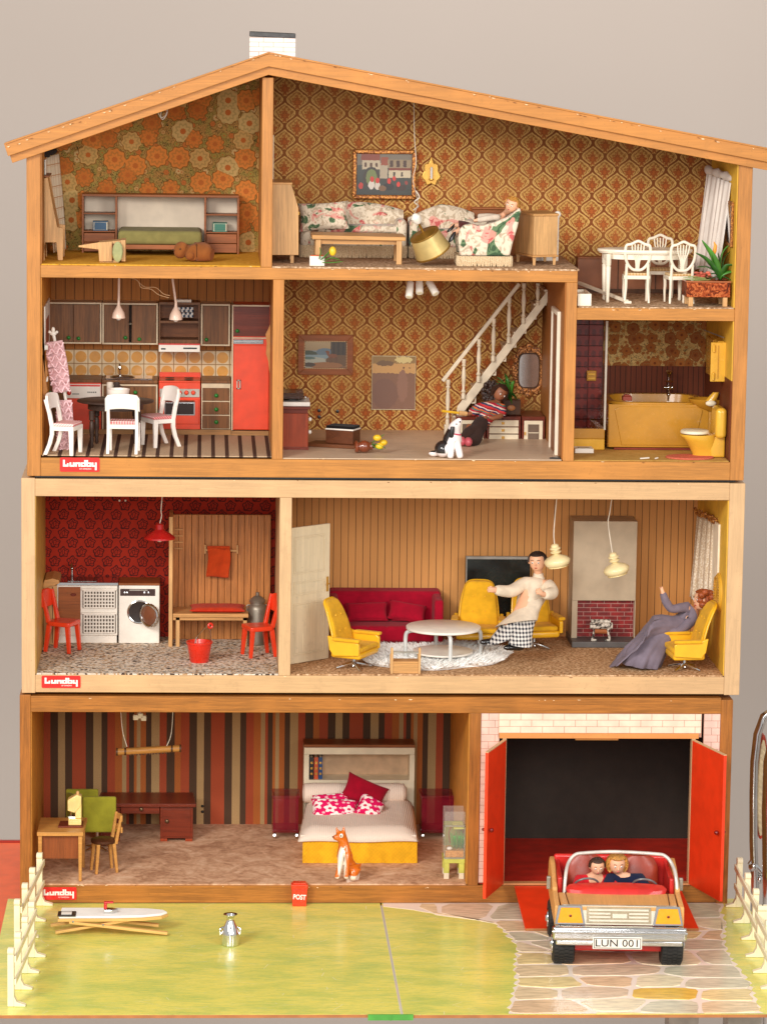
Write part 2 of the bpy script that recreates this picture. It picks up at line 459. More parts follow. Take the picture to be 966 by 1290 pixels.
OAK = (222,158,88)
m_frx = wood('orange_beech_across', (196,132,64), 'x', con=.13); m_frz = wood('orange_beech_upright', (194,130,66), 'z', con=.13)
m_bix = wood('pale_birch_across', (210,170,124), 'x', con=.07); m_biz = wood('pale_birch_upright', (212,174,130), 'z', con=.07)
m_btx = wood('brown_beech_across', (182,116,50), 'x', con=.2); m_btz = wood('brown_beech_upright', (176,110,48), 'z', con=.2)
m_yel = flat('yellow_wall', (226,178,58), .6, var=.05); m_orw = flat('ochre_wall', (206,136,46), .6, var=.06)
m_oak = wood('light_oak', (220,170,112), 'z', con=.16); m_oakx = wood('light_oak_across', (216,160,98), 'x', con=.14)
m_teak = wood('teak', (150,86,42), 'x', con=.2); m_dark = wood('dark_stained_wood', (92,58,34), 'z', con=.2)
m_mah = wood('mahogany', (124,50,30), 'x', con=.2, rough=.3); m_mahl = wood('red_cherry', (160,66,34), 'z', con=.15, rough=.35)
m_white = flat('white_plastic', (238,230,218), .38, var=.03); m_cream = flat('cream_paint', (232,218,188), .45, var=.04)
m_ivory = flat('ivory_plastic', (240,224,176), .35, var=.04)
m_red = flat('orange_red_paint', (226,66,24), .4, var=.05); m_redp = flat('red_plastic', (214,44,22), .28, var=.04, coat=.3)
m_chr = chrome(); m_grey = flat('grey_metal', (168,162,150), .4, .6); m_brass = flat('brass', (206,156,70), .34, .55)
m_blk = flat('black_plastic', (26,22,20), .35); m_grn = flat('green_knob_plastic', (28,120,40), .4)
m_glass = None
def glass(name, c=(255,255,255), rough=.05, alpha=.25):
    g = GM(name, rough); g.p.inputs['Alpha'].default_value = alpha
    return g.out(c)
m_skin = flat('doll_skin', (232,176,140), .5, var=.04); m_skinb = flat('brown_doll_skin', (150,92,62), .5, var=.05)
def hair(name, c):
    g = GM(name, .45); n = g.noise(1, st=(1.6,1.6,.2), det=3); return g.out(g.mix(g.ss(n,.35,.65), mul(c,.6), mul(c,1.15)), n, .6, .8)
# ------------------------------------------------------------------ room levels (mm)
zAT = U(340,335.5,0).z; zLV = U(560,338.5,0).z; zDN = U(830,387.5,0).z; zKT = U(200,574.5,0).z; zHL = U(530,578.5,0).z; zBT = U(820,580.5,0).z
zML = 161.6; zMR = 161.6; zBD = -114.5; zGR = -113.0; zGD = -139.7
BK = dict(at=232, kt=262, hl=288, dn=226, bt=232, ml=256, mr=268, bd=322, gr=240)
# ------------------------------------------------------------------ studio
def backdrop():
    g = GM('backdrop_paper', .95, spec=.1); n = g.noise(.0015, det=2)
    m = g.out(g.mix(n, (193,182,173), (184,173,164)), g.noise(.3), .05)
    mb = MB(); prof = [(-3500,-1000)]
    prof += [(2000, -1000)]
    for i in range(1, 13):
        a = PI/2*i/12; prof.append((2000+700*math.sin(a), -300-700*math.cos(a)))
    prof.append((2700, 4000))
    n = len(prof)
    mb.add([(X_, y, z) for y, z in prof for X_ in (-4500, 5500)], [(2*i, 2*i+1, 2*i+3, 2*i+2) for i in range(n-1)])
    o = mb.build('backdrop', m, smooth=True); tag(o, 'plain grey beige studio backdrop behind the dollhouse', kind='structure'); return o
backdrop()
T = thing('display_table', 'orange red table top seen behind the garden at the left edge', 'table', (300, 0, -900))
YB = Fz(10, 1062, -146).y
MB().box(-420, 893, -330, YB, -172, -146).build('tabletop', flat('orange_table_paint', (252,112,64), .45, var=.04), T, bev=1.5)
MB().box(-420, 893, YB+.3, YB+7, -170, -143.5).build('edge_strip', flat('red_edge', (170,44,28), .4), T)
for lx in (-380, 850):
    for ly in (-380, 120): MB().box(lx, lx+40, ly, ly+40, -900, -172.3).build('leg', m_grey, T)

# ------------------------------------------------------------------ section builder
def post(T, mat, x0, x1, z0, z1, y0=0, y1=300, name='side_panel', bev=.7):
    return MB().box(x0, x1, y0, y1, z0, z1).build(name, mat, T, bev=bev)
def sheet(T, name, mat, x0, x1, y, z0, z1, th=1.2):
    return MB().box(x0, x1, y, y+th, z0, z1).build(name, mat, T)
def carpet_part(T, name, mat, x0, x1, y0, y1, z, th=1.4, label=None):
    mb = MB(); mb.box(x0, x1, y0, y1, z, z+th); return tag(mb.build(name, mat, T), label)
RED = flat('sticker_red', (222,36,30), .35, var=.03)
WHT = flat('lettering_white', (244,238,230), .5, var=.02)
def logo(T, x0, y0, x1, y1, Y=-.1):
    a, b, c, d = RR(x0, y0, x1, y1, Y)
    st = MB(); r = 1.6
    pts = []
    for cx, cz, s in ((a+r, c+r, PI), (b-r, c+r, 1.5*PI), (b-r, d-r, 0), (a+r, d-r, PI/2)):
        for i in range(4): t = s+PI/2*i/3; pts.append((cx+r*math.cos(t), cz+r*math.sin(t)))
    st.prism(pts, 'xz', Y-.5, Y)
    o = st.build('sticker', RED, T)
    w_ = (b-a); h_ = d-c; cx = (a+b)/2
    # slab letters built from bars: L u n d b y
    L = MB(); yy0, yy1 = Y-.8, Y-.4; base = c+h_*.36; u = w_*.84; x = a+w_*.09
    top = base+h_*.42; xm = base+h_*.30; s = h_*.115
    def rc(p, q, r_, t): L.box(p, q, yy0, yy1, r_, t)
    k = u/6.2
    rc(x-k*.1, x+k*.26, base, top+h_*.06); rc(x+k*.26, x+k*.95, base, base+s*1.25); rc(x+k*.66, x+k*.95, base+s*1.25, base+s*2.1)
    x += k*1.12; rc(x, x+k*.34, base, xm); rc(x+k*.34, x+k*.62, base, base+s); rc(x+k*.62, x+k*.98, base, xm)
    x += k*1.05; rc(x, x+k*.34, base, xm); rc(x+k*.34, x+k*.62, xm-s, xm); rc(x+k*.62, x+k*.98, base, xm)
    x += k*1.05; rc(x, x+k*.32, base, xm); rc(x+k*.32, x+k*.62, base, base+s*.8); rc(x+k*.32, x+k*.62, xm-s*.8, xm); rc(x+k*.62, x+k*.96, base, top+h_*.05)
    x += k*1.02; rc(x, x+k*.34, base, top+h_*.05); rc(x+k*.34, x+k*.62, base, base+s*.8); rc(x+k*.34, x+k*.62, xm-s*.8, xm); rc(x+k*.62, x+k*.94, base, xm)
    x += k*1.0; rc(x, x+k*.34, base, xm); rc(x+k*.34, x+k*.6, base, base+s*.8); rc(x+k*.6, x+k*.94, base-h_*.24, xm)
    q = L.build('lettering', WHT, o)
    text('OF SWEDEN', h_*.15, WHT, o, (cx+w_*.14, Y-.6, c+h_*.20), 'lettering', .3)
    return o

# ================= TOP SECTION
ATF = flowers('orange_flower_wallpaper', (164,140,70), (184,136,72), [(212,124,54), (202,116,50), (204,160,94), (216,130,58), (208,172,108)], (190,104,46), cell=29, petals=9, small=[(200,156,94), (196,112,54), (160,138,66), (210,174,114)], line=(138,88,36), big=.5)
DAM = damask()
KTW = panelling('kitchen_wood_paper', (182,116,56), 12.5, .9, con=.2)
BTF = flowers('brown_flower_wallpaper', (196,160,100), (186,146,86), [(150,84,34), (166,98,44), (140,78,36)], (120,60,26), cell=17, petals=5, small=[(150,88,40), (166,104,50)], line=(124,66,28), big=.46)
TS = thing('dollhouse_section', 'gabled top section of the dollhouse with orange brown frame and damask rooms', 'dollhouse', (0, 0, 415.5))
zb = 416.5; zc = min(zKT, zHL, zBT)-1.3
xr = 892.3
ztop = U(42,192,0).z
post(TS, m_frz, 0, 17.2, zb, U(42,191,0).z, 0, 300)
post(TS, m_frz, xr, 910, zb, U(940,207,0).z, 0, 300)
# floors
MB().box(17.3, xr-.1, .4, 300, zb, zc).build('floor_board', m_frx, TS, bev=.6)
MB().box(10, 900, 2, 290, 414.6, zb-.1).build('gap_shade', m_blk, TS)  # inset black slab, stands in for the shade in the gap between sections
xs0 = U(718,450,0).x; x712 = U(711.5,450,0).x; x727 = U(725.3,450,0).x
aF = U(350,352,0).z; 
MB().box(17.3, x727, .4, 300, aF, zAT-1).build('floor_board', m_frx, TS, bev=.6)
MB().box(x727+.1, xr-.1, .5, 300, U(820,403.5,0).z, zDN-1).build('floor_board', m_frx, TS, bev=.6)
post(TS, m_frz, x712, x727, zc+.1, aF-.1, .2, 300, 'divider')
xk0, xk1 = U(343.4,450,0).x, U(357.2,450,0).x
post(TS, m_frz, xk0, xk1, zc+.1, aF-.1, .2, 296, 'divider')
xd0, xd1 = U(329.5,220,0).x, U(343.6,220,0).x
# roof profile
ap = U(338, 93.5, 0); le = U(16, 204.5, 0); re = U(948, 210.5, 0)
def roofz(x):
    if x < ap.x: return ap.z+(x-ap.x)*(ap.z-le.z)/(ap.x-le.x)
    return ap.z+(x-ap.x)*(re.z-ap.z)/(re.x-ap.x)
post(TS, m_frz, xd0, xd1, zAT-.9, roofz(xd0)-1, .2, 240, 'divider')
# gable back panels with paper
def gable(name, mat, x0, x1, y, z0, th=1.2, n=2):
    xs = [x0]+([ap.x] if x0 < ap.x < x1 else [])+[x1]
    MB().prism([(x0, z0), (x1, z0)]+[(x_, roofz(x_)+4) for x_ in reversed(xs)], 'xz', y, y+th).build(name, mat, TS)
gable('wallpaper', ATF, 17.3, xd0, BK['at'], zAT)
gable('wallpaper', DAM, xd0, x727+2, BK['at'], zLV)
gable('wallpaper', DAM, x727+2.1, xr, BK['at'], zDN)
gable('back_board', m_dark, 17.3, xr, 297, zb, 4)
sheet(TS, 'wallpaper', KTW, 17.3, xk0, BK['kt'], zKT, aF)
sheet(TS, 'wallpaper', DAM, xk1, x712, BK['hl'], zHL, aF)
sheet(TS, 'wallpaper', BTF, x727, xr, BK['bt'], zBT, U(820,403,0).z)
zbw = U(830,461,BK['bt']-2).z
BWP = panelling('dark_bath_panelling', (104,48,24), 7, .8, con=.2)
sheet(TS, 'wall_panel', BWP, x727+1, xr-2, BK['bt']-1.6, zBT+1, zbw, 1.5)
# side linings
MB().box(17.3, 18.6, 3, BK['at'], zAT, roofz(18)+2).build('side_wallpaper', wood('side_plank', (196,128,62), 'z'), TS)
MB().box(17.3, 18.6, 3, BK['kt'], zKT, aF-.1).build('side_wallpaper', m_orw, TS)
MB().box(xr-1.4, xr-.05, 3, BK['dn'], zDN, roofz(xr)+3).build('side_wallpaper', m_yel, TS)
MB().box(xr-1.4, xr-.05, 3, BK['bt'], zbw+6, U(820,403.6,0).z).build('side_wallpaper', m_yel, TS)
MB().box(xr-1.8, xr-.05, 6, BK['bt'], zBT, zbw+6).build('wall_panel', panelling('dark_side_panelling', (108,52,28), 9, .8, axis=1, con=.2), TS)
MB().box(x712-1.3, x712-.05, 3, BK['hl'], zHL, aF-.1).build('side_wallpaper', panelling('tan_tile_paper', (176,112,56), 8, .5, axis=1), TS)
# floors coverings
carpet_part(TS, 'carpet', carpet('ochre_floor', [(200,142,44),(220,164,58),(234,182,78)], .2, .2), 17.5, xd0-.3, 3, BK['at'], zAT-.9, label='ochre floor covering of the upper left room')
SPK = carpet('speckled_brown_carpet', [(106,76,54),(180,144,110),(240,214,184)], .25, .8)
mb = MB()
carpet_part(TS, 'carpet', SPK, xd1+.3, x727+1.5, -1, BK['at'], zLV-.9, 2.2, 'speckled brown carpet with frayed front edge')
carpet_part(TS, 'carpet', SPK, x727+2, xr-1.6, 1, BK['at'], zDN-.9, 1.6, 'speckled brown carpet of the dining room')
g = GM('striped_rag_rug', .9, spec=.1); x = g.xyz(); f = ((x[0]-8)/17.6).fr()
fine = ((x[1]*1.4).sin()); rs = g.mix(g.ss(fine, -1, 1)*.5, (206,178,146), (164,132,104)); rs = g.mix(g.ss(g.noise(.5), .4, .7)*.3, rs, (110,80,60))
carpet_part(TS, 'carpet', g.out(g.mix(f > .72, rs, (84,62,52)), fine, .5), 19, xk0-.3, 2, BK['kt'], zKT-.9, 1.4, 'brown rag rug with dark stripes')
carpet_part(TS, 'carpet', wood('pale_wood_floor', (216,188,158), 'x', con=.08), xk1+.3, x712-1.5, 2, BK['hl'], zHL-.9, 1.2, 'smooth pale wood floor')
carpet_part(TS, 'carpet', carpet('ochre_vinyl', [(178,134,66),(192,148,78),(200,160,90)], .1, .1), x727+.2, xr-2, 2, BK['bt'], zBT-.9, 1.0, 'plain ochre bathroom floor')
logo(TS, 75.5, 576.5, 125.5, 594)
# roof
RF = thing('dollhouse_roof', 'low gabled roof with stepped orange wood bargeboards', 'roof', (ap.x, 0, ap.z))
def slab(y0, y1, lo, hi, name, mat, xl, xrr, bev=.5, lab=None):
    pts = [(xl, roofz(xl)+lo), (ap.x, ap.z+lo*1.0), (xrr, roofz(xrr)+lo), (xrr+hi*.10-lo*.1, roofz(xrr)+hi), (ap.x, ap.z+hi), (xl-(hi-lo)*.32, roofz(xl)+hi)]
    return tag(MB().prism(pts, 'xz', y0, y1).build(name, mat, RF, bev=bev), lab)
mfl = wood('bargeboard_wood', (196,131,64), 'x', con=.09)
slab(-8, -.3, 0, 11.5, 'bargeboard', mfl, le.x, 960)
slab(-15, -8.2, 10.5, 26.2, 'bargeboard', mfl, le.x-5, 966)
slab(-17, -.4, 26.4, 28.2, 'edge_strip', mfl, le.x-8, 968, .2)
slab(-.2, 245, 4, 19, 'roof_board', wood('roof_underside', (150,92,46), 'x'), le.x+2, 960)
slab(-.1, 245, 19.2, 21, 'roof_covering', flat('salmon_roof_paper', (206,104,84), .6), le.x-8, 966, .2)
# chimney
CH = thing('chimney', 'white brick chimney block with black cap on the roof ridge', 'chimney', (U(343,70,150).x, 150, roofz(ap.x)+21))
a, b, c, d = RR(314.5, 47, 372, 74, 128)
c = ap.z+20
mwb = flat('white_chimney_paint', (244,232,222), .6, var=.03)
MB().box(a+.5, b-.5, 128, 165, c-8, d).build('chimney_core', flat('chimney_mortar', (206,180,166), .7), CH)
br = None; hz = (d-c)/4.0; nb = 0
for r in range(5):
    z0 = d-(r+1)*hz
    if z0 < c-12: break
    bx = [a]+[a+(b-a)*q for q in ((.30, .74) if r % 2 == 0 else (.20, .52, ))]+[b]
    for i in range(len(bx)-1):
        MB().box(bx[i]+(.35 if i else -.2), bx[i+1]-(.35 if i < len(bx)-2 else -.2), 127.2, 128.4, z0+.35, z0+hz-.35).build('brick', mwb, CH, bev=.2)
mb = MB(); mb.M = Matrix.Translation(((a+b)/2, 146, d+.2)) @ Matrix.Rotation(R_(2), 4, 'Y')
mb.box(-(b-a)/2-.2, (b-a)/2+.2, -20, 20, 0, 6.2).build('chimney_cap', m_blk, CH, bev=.6)

# ================= MIDDLE SECTION
MS = thing('dollhouse_section', 'pale birch middle section of the dollhouse between the two brown ones', 'dollhouse', (0, 0, 137))
xm0 = 9.9; xm1 = 892.5
post(MS, m_biz, -7.4, xm0, 137, 413.8, 0, 300); post(MS, m_biz, xm1, 912.5, 137, 412.6, 0, 300)
MB().box(xm0+.1, xm1-.1, .3, 300, 390.8, 413).build('ceiling_board', m_bix, MS, bev=.6)
MB().box(xm0+.1, xm1-.1, .3, 300, 138, zML-1).build('floor_board', m_bix, MS, bev=.6)
xe0, xe1 = U(351.6,740,0).x, U(366.7,740,0).x
post(MS, m_biz, xe0, xe1, zML-.9, 390.7, .1, 280, 'divider')
MB().box(xm0, xm1, 280, 296, 138, 413).build('back_board', m_dark, MS)
sheet(MS, 'wallpaper', roses(), xm0, xe0, BK['ml'], zML, 390.7)
sheet(MS, 'wallpaper', panelling('plank_wallpaper', (214,152,88), 9.95, .8, con=.05), xe1, xm1, BK['mr'], zMR, 390.7)
MB().box(xm0+.05, xm0+1.2, 3, BK['ml'], zML, 390.6).build('side_wallpaper', wood('yellow_side_wood', (214,168,84), 'z'), MS)
MB().box(xm1-1.4, xm1-.05, 3, BK['mr'], zMR, 390.6).build('side_wallpaper', m_yel, MS)
g = GM('black_white_weave', .95, spec=.1); x = g.xyz()
v = g.voro(g.comb(x[0]*.36+(g.noise(.3)-.5)*2, x[1]*.5, 0), dim='2D'); sc_ = g.n('ShaderNodeSeparateColor'); g.lk(v.outputs['Color'], sc_.inputs[0])
cc = g.ramp(X(g, sc_.outputs[0]), [(0,(84,70,62)),(.2,(236,220,198)),(.5,(206,166,124)),(.72,(246,234,218))], True)
cc = g.mix(g.noise(.9, det=2)*.35, cc, (70,54,46))
carpet_part(MS, 'carpet', g.out(cc, g.noise(.6), .8), xm0+1.3, xe0-.3, 2, BK['ml'], zML-.9, 1.6, 'mottled black white and tan woven carpet')
carpet_part(MS, 'carpet', carpet('brown_fleck_carpet', [(108,70,42),(188,144,102),(242,210,172)], .27, .8), xe1+.3, xm1-1.6, 2, BK['mr'], zMR-.9, 1.6, 'brown flecked living room carpet')
logo(MS, 52.5, 851.5, 101.5, 866.8)

# ================= BOTTOM SECTION
BS = thing('dollhouse_section', 'brown bottom section of the dollhouse holding bedroom and garage', 'dollhouse', (0, 0, -138))
xb0 = 4.0; xb1 = U(905,1010,0).x; zc2 = U(330,898,0).z
post(BS, m_btz, -10, xb0, -138.5, 134.5, 0, 340); post(BS, m_btz, xb1, 905, -141, 130.5, 0, 340)
MB().box(xb0+.1, xb1-.1, .3, 340, zc2, 133).build('ceiling_board', m_btx, BS, bev=.6)
MB().box(xb0+.1, xb1-.1, .3, 340, -138.5, zBD-1).build('floor_board', m_btx, BS, bev=.6)
MB().box(-6, 900, 3, 335, -141.5, -138.6).build('gap_shade', m_blk, BS)  # black slab set back below the section, paints the dark gap there as shade
xf0, xf1 = U(590.2,1010,0).x, U(604,1010,0).x
post(BS, m_btz, xf0, xf1, zBD-.9, zc2-.1, .1, 338, 'divider')
MB().box(xb0, xb1, 334, 340, -138, 133).build('back_board', m_dark, BS)
sheet(BS, 'wallpaper', stripes(U(248,950,320).x), xb0, xf0, BK['bd'], zBD, zc2)
MB().box(xb0+.05, xb0+1.2, 3, BK['bd'], zBD, zc2-.1).build('side_wallpaper', m_orw, BS)
MB().box(xf0-1.3, xf0-.05, 3, BK['bd'], zBD, zc2-.1).build('side_wallpaper', m_orw, BS)
g = GM('crushed_velvet', .8, spec=.2); g.p.inputs['Sheen Weight'].default_value = .04
n = g.noise(.028, det=4, rough=.65, dist=1.2); n2 = g.noise(.12, det=3, dist=1)
carpet_part(BS, 'carpet', g.out(g.ramp(n*.65+n2*.35, [(.36,(172,122,86)),(.5,(212,164,126)),(.66,(236,198,162))]), n2, .8), xb0+1.3, xf0-1.4, 2, BK['bd'], zBD-.9, 1.6, 'rosy brown crushed velvet carpet')
logo(BS, 51.5, 1118, 96.5, 1134)
# nail sockets on the bedroom wall
# garage
GX0, GX1 = xf1, xb1
op0, op1 = U(636.5,1010,0).x, U(869,1010,0).x; ztp = U(750,930.5,0).z
MB().box(GX0, GX1, BK['gr'], BK['gr']+1.2, zGR, zc2).build('garage_wall', flat('black_garage_paint', (46,36,27), .8), BS)
for xx in (GX0+.05, GX1-1.05): MB().box(xx, xx+1, 6, BK['gr'], zGR, zc2-.1).build('garage_wall', flat('black_garage_paint', (46,36,27), .8), BS)
carpet_part(BS, 'garage_floor', flat('garage_red_floor', (200,44,26), .45), GX0+1.2, GX1-1.2, 5, BK['gr'], zGR-1.5, 1.6)
FAC = thing('garage_front', 'white brick garage front around the dark opening', 'garage front', (0, 2, zGR))
FAC.parent = BS; del FAC['label']; del FAC['category']; ORG[FAC.name] = ORG[BS.name]
FAC.location = (0,0,0)
mort = flat('brick_paper', (184,134,112), .7, var=.03); mbr = flat('white_brick', (238,212,188), .65, var=.05); mbr2 = flat('pink_brick', (226,190,174), .65, var=.06)
bpl = MB().box(U(628,910,0).x, U(884,910,0).x, 1, 3, ztp+1.5, zc2-.2).build('brick_panel', mort, BS)
pa = MB().box(GX0+.1, U(628,1000,0).x-.2, 2.5, 4, zGR+.5, zc2-.2).build('brick_panel', mort, BS)
pb = MB().box(U(884,1000,0).x+.2, GX1-.1, 2.5, 4, zGR+.5, zc2-.2).build('brick_panel', mort, BS)
def bricks(par, x0, x1, z0, z1, y, rows, L, mt, off=.5):
    h = (z1-z0)/rows
    for r in range(rows):
        xx = x0-(L*off if r % 2 else 0)
        while xx < x1-1:
            a_, b_ = max(x0, xx), min(x1, xx+L)
            if b_-a_ > 2.5: MB().box(a_+.3, b_-.3, y-.5, y+.2, z0+r*h+.3, z0+(r+1)*h-.3).build('brick', mt, par)
            xx += L
bz0, bz1 = U(750,924,0).z, zc2-.4
bricks(bpl, U(628.3,910,0).x, U(883.5,910,0).x, bz0, bz1, 1, 3, 28.2, mbr)
bricks(pa, GX0+.3, U(628,1000,0).x-.4, zGR+1, zc2-.4, 2.5, 24, 18, mbr2, .45)
bricks(pb, U(884,1000,0).x+.5, GX1-.3, zGR+1, zc2-.4, 2.5, 24, 18, mbr2, .45)
MB().box(U(629,925,0).x, U(880,925,0).x, -1, 3, ztp, bz0-.2).build('lintel', wood('lintel_wood', (226,150,84), 'x', con=.06), BS, bev=.3)
MB().box(op0-5, op0, -1.5, 12, zGR, ztp-.1).build('door_jamb', m_biz, BS, bev=.3)
MB().box(op1, op1+5, -1.5, 12, zGR, ztp-.1).build('door_jamb', m_biz, BS, bev=.3)
MB().box(op0-4.8, op1+4.8, -3, 9, zGR-1.4, zGR+1.2).build('door_sill', wood('sill_wood', (214,150,96), 'x', con=.06), BS, bev=.4)
MB().box(U(725,934,0).x, U(779,934,0).x, 3, 6, ztp-3, ztp-.2).build('door_stop', m_frx, BS)
mdoor = flat('orange_red_door', (232,62,24), .35, var=.04)
def gdoor(hx, hz0, fpx, fpy, side):
    f = Fz(fpx, fpy, hz0); dx, dy = f.x-hx, f.y+1; L = math.hypot(dx, dy); nx, ny = -dy/L*4.2*side, dx/L*4.2*side
    mb = MB(); P = [(hx, -1.6), (f.x, f.y), (f.x+nx, f.y+ny), (hx+nx, -1.6+ny)]
    z1 = ztp-2
    o = MB().prism([(hx, -1.8), (hx+dx*.999, -1.8+dy), (hx+dx+nx, -1.8+dy+ny), (hx+nx, -1.8+ny)], 'xy', hz0, z1).build('garage_door', mdoor, BS, bev=.3)
    MB().prism([(hx, -1.8), (hx+dx, -1.8+dy), (hx+dx+nx, -1.8+dy+ny), (hx+nx, -1.8+ny)], 'xy', z1+.05, z1+1.1).build('door_edge', m_biz, o)
    k = .93; kb = MB().ell((hx+dx*k+nx*2.0, -1.8+dy*k+ny*2.0, (hz0+z1)/2-6), (3,3,3)).ell((hx+dx*k-nx*.6, -1.8+dy*k-ny*.6, (hz0+z1)/2-6), (2,2,2))
    kb.build('door_knob', flat('wine_red_knob', (120,20,18), .25), o, smooth=True)
gdoor(op0-4.5, zGR+.5, 607.8, 1132.5, 1); gdoor(op1+4.5, zGR+.5, 910, 1136, -1)
bpy.data.objects.remove(FAC)
# ================= GARDEN BOARD
GT = thing('garden_board', 'painted garden board with yellow green lawn and pale stone paving', 'garden board', (450, -240, zGD-6))
gx0, gx1, gy0, gy1 = -27, 930, -484, 24
xsm = U(480,1141,-6).x
g = GM('painted_lawn', .22, spec=.5); x = g.xyz()
n = g.noise(.012, det=4, st=(1,2.2,1)); n2 = g.noise(.09, det=5, st=(.5,3.2,1), dist=.8, rough=.7); n3 = g.noise(.5, det=2, st=(.3,2,1))
c = g.mix(g.ss(n, .32, .62), (204,212,108), (240,228,116))
c = g.mix(g.ss(n2, .52, .68)*.65, c, (244,226,104)); c = g.mix(g.ss(n2, .48, .32)*.5, c, (176,200,116)); c = g.mix(g.ss(n3, .6, .72)*.5, c, (246,236,150)); n5 = g.noise(.25, det=4, st=(.25,3.5,1), dist=.5, rough=.75); c = g.mix(g.ss(n5, .52, .6)*.5, c, (160,184,96)); c = g.mix(g.ss(n5, .46, .4)*.6, c, (246,224,96)); n6 = g.noise(.8, det=3); c = g.mix((n6 > .72)*.5, c, (250,246,214))
ed = g.ss(x[0], 60, -27-450); 
sv = g.voro(g.comb(x[0]*.012, x[1]*.05+g.noise(.01)*.6, 0), 'DISTANCE_TO_EDGE', dim='2D'); scr = X(g, sv.outputs['Distance']) < .004
c = g.mix(scr*(g.noise(.03) > .52)*.8, c, (240,236,200))
lawn = g.out(c, n3, .05, .3)
mhb = flat('hardboard_edge', (176,112,62), .7)
MB().box(gx0, xsm-.8, gy0, gy1, zGD-4, zGD-.1).build('board', mhb, GT, bev=.2)
MB().box(xsm+.8, gx1, gy0-2, gy1, zGD-4, zGD-.1).build('board', mhb, GT, bev=.2)
MB().box(gx0, xsm-1, gy0, gy1, zGD-.1, zGD+.2).build('lawn', lawn, GT)
MB().box(xsm+1, gx1, gy0-2, gy1, zGD-.1, zGD+.2).build('lawn', lawn, GT)
mtape = glass('clear_tape', (250,248,240), .15, .55)
MB().box(xsm-1.6, xsm+1.6, gy0, -10, zGD+.25, zGD+.4).build('seam_strip', glass('worn_tape', (250,246,236), .3, .35), GT)
ga, gb = Fz(463,1277,zGD).x, Fz(520,1277,zGD).x
MB().box(ga, (ga+gb)/2-1, gy0-4, gy0-2.2, zGD-6, zGD+1).box((ga+gb)/2+1, gb, gy0-4, gy0-2.2, zGD-6, zGD+1).box((ga+gb)/2-1, (ga+gb)/2+1, gy0-5, gy0-2.2, zGD-6, zGD+1).build('green_tape', flat('green_tape_plastic', (84,164,66), .35), GT)
# paving: region outline (photo points on the ground plane) and stones as clipped Voronoi cells
def gp(px, py): q = Fz(px, py, zGD); return (q.x, q.y)
reg_px = [(483,1143),(520,1147),(560,1155),(600,1160),(622,1164),(633,1172),(641,1182),(652,1192),(650,1202),(648,1222),(650,1238),(645,1255),(640,1277),(958,1278),(953,1262),(945,1240),(935,1226),(922,1210),(915,1196),(912,1184),(914,1164),(908,1148),(912,1142)]
reg = [gp(*p) for p in reg_px]
reg = [(a_, b_ if b_ > gy0 else gy0+.2) for a_, b_ in reg]
reg += [(reg[-1][0], 2), (reg[0][0], 2)]
g = GM('cream_mortar_print', .25); n = g.noise(.05, det=3)
mort_print = g.out(g.mix(n, (252,238,222), (248,230,214)), n, .05)
def clip(poly, a, b, c_):           # keep a*x+b*y <= c
    out = []
    for i in range(len(poly)):
        p, q = poly[i], poly[(i+1) % len(poly)]; dp = a*p[0]+b*p[1]-c_; dq = a*q[0]+b*q[1]-c_
        if dp <= 0: out.append(p)
        if (dp < 0) != (dq < 0) and abs(dp-dq) > 1e-9: t = dp/(dp-dq); out.append((p[0]+(q[0]-p[0])*t, p[1]+(q[1]-p[1])*t))
    return out
rows = [(1152,[520,590,650,700,760,820,880]),(1167,[645,690,740,800,850,895]),(1180,[662,705,760,820,862,900]),(1192,[655,692,750,800,880]),(1208,[662,740,850,905]),(1226,[672,765,900]),(1239,[690,772,825,900]),(1252,[662,752,842,920]),(1268,[690,785,835,925]),(1287,[655,715,790,870,950])]
seeds = []
rs = random.Random(4)
for y_, xs_ in rows:
    for x_ in xs_: seeds.append(gp(x_+rs.uniform(-4,4), y_+rs.uniform(-2.5,2.5)))
K = 1.9
cols_ = [(232,206,166),(226,200,170),(208,200,174),(236,210,152),(228,194,156),(242,220,184),(214,206,178)]
mst = []
for i, cc in enumerate(cols_+[(236,190,84)]):
    g = GM('paving_stone_print', .24); n = g.noise(.03, det=3); n2 = g.noise(.12, st=(.4,2,1), det=3)
    mst.append(g.out(g.mix(g.ss(n2, .4, .62)*.6, g.mix(n, cc, mul(cc, 1.1)), mul(cc, .84)), n2, .05))
def inreg(p, poly):
    r_ = False
    for i in range(len(poly)):
        (x1, y1), (x2, y2) = poly[i], poly[i-1]
        if (y1 > p[1]) != (y2 > p[1]) and p[0] < (x2-x1)*(p[1]-y1)/(y2-y1)+x1: r_ = not r_
    return r_
# left and right borders of the paving as functions of y for clipping
def border(y, left):
    pts = [gp(*p) for p in (reg_px[:13] if left else list(reversed(reg_px[13:])))]
    for i in range(len(pts)-1):
        (x1, y1), (x2, y2) = pts[i], pts[i+1]
        if (y1-y)*(y2-y) <= 0 and y1 != y2: return x1+(x2-x1)*(y-y1)/(y2-y1)+(2.2*math.sin(y*1.3)+1.8*math.sin(y*.47)+1.2*math.sin(y*2.9))*(1 if left else -1)*(y < -40)
    return pts[-1][0] if y < pts[-1][1] else pts[0][0]
ys_ = [gy0+.2+(1.5-gy0-.2)*(i/60) for i in range(181)]
mb = MB(); vs_ = []
for y_ in ys_:
    for z_ in (zGD+.05, zGD+.45): vs_ += [(border(y_, True), y_, z_), (border(y_, False), y_, z_)]
fs_ = []
for i in range(180):
    p_ = 4*i; fs_ += [(p_+2, p_+3, p_+7, p_+6), (p_, p_+4, p_+5, p_+1), (p_, p_+2, p_+6, p_+4), (p_+1, p_+5, p_+7, p_+3)]
mb.add(vs_, fs_).build('paving_mortar', mort_print, GT)
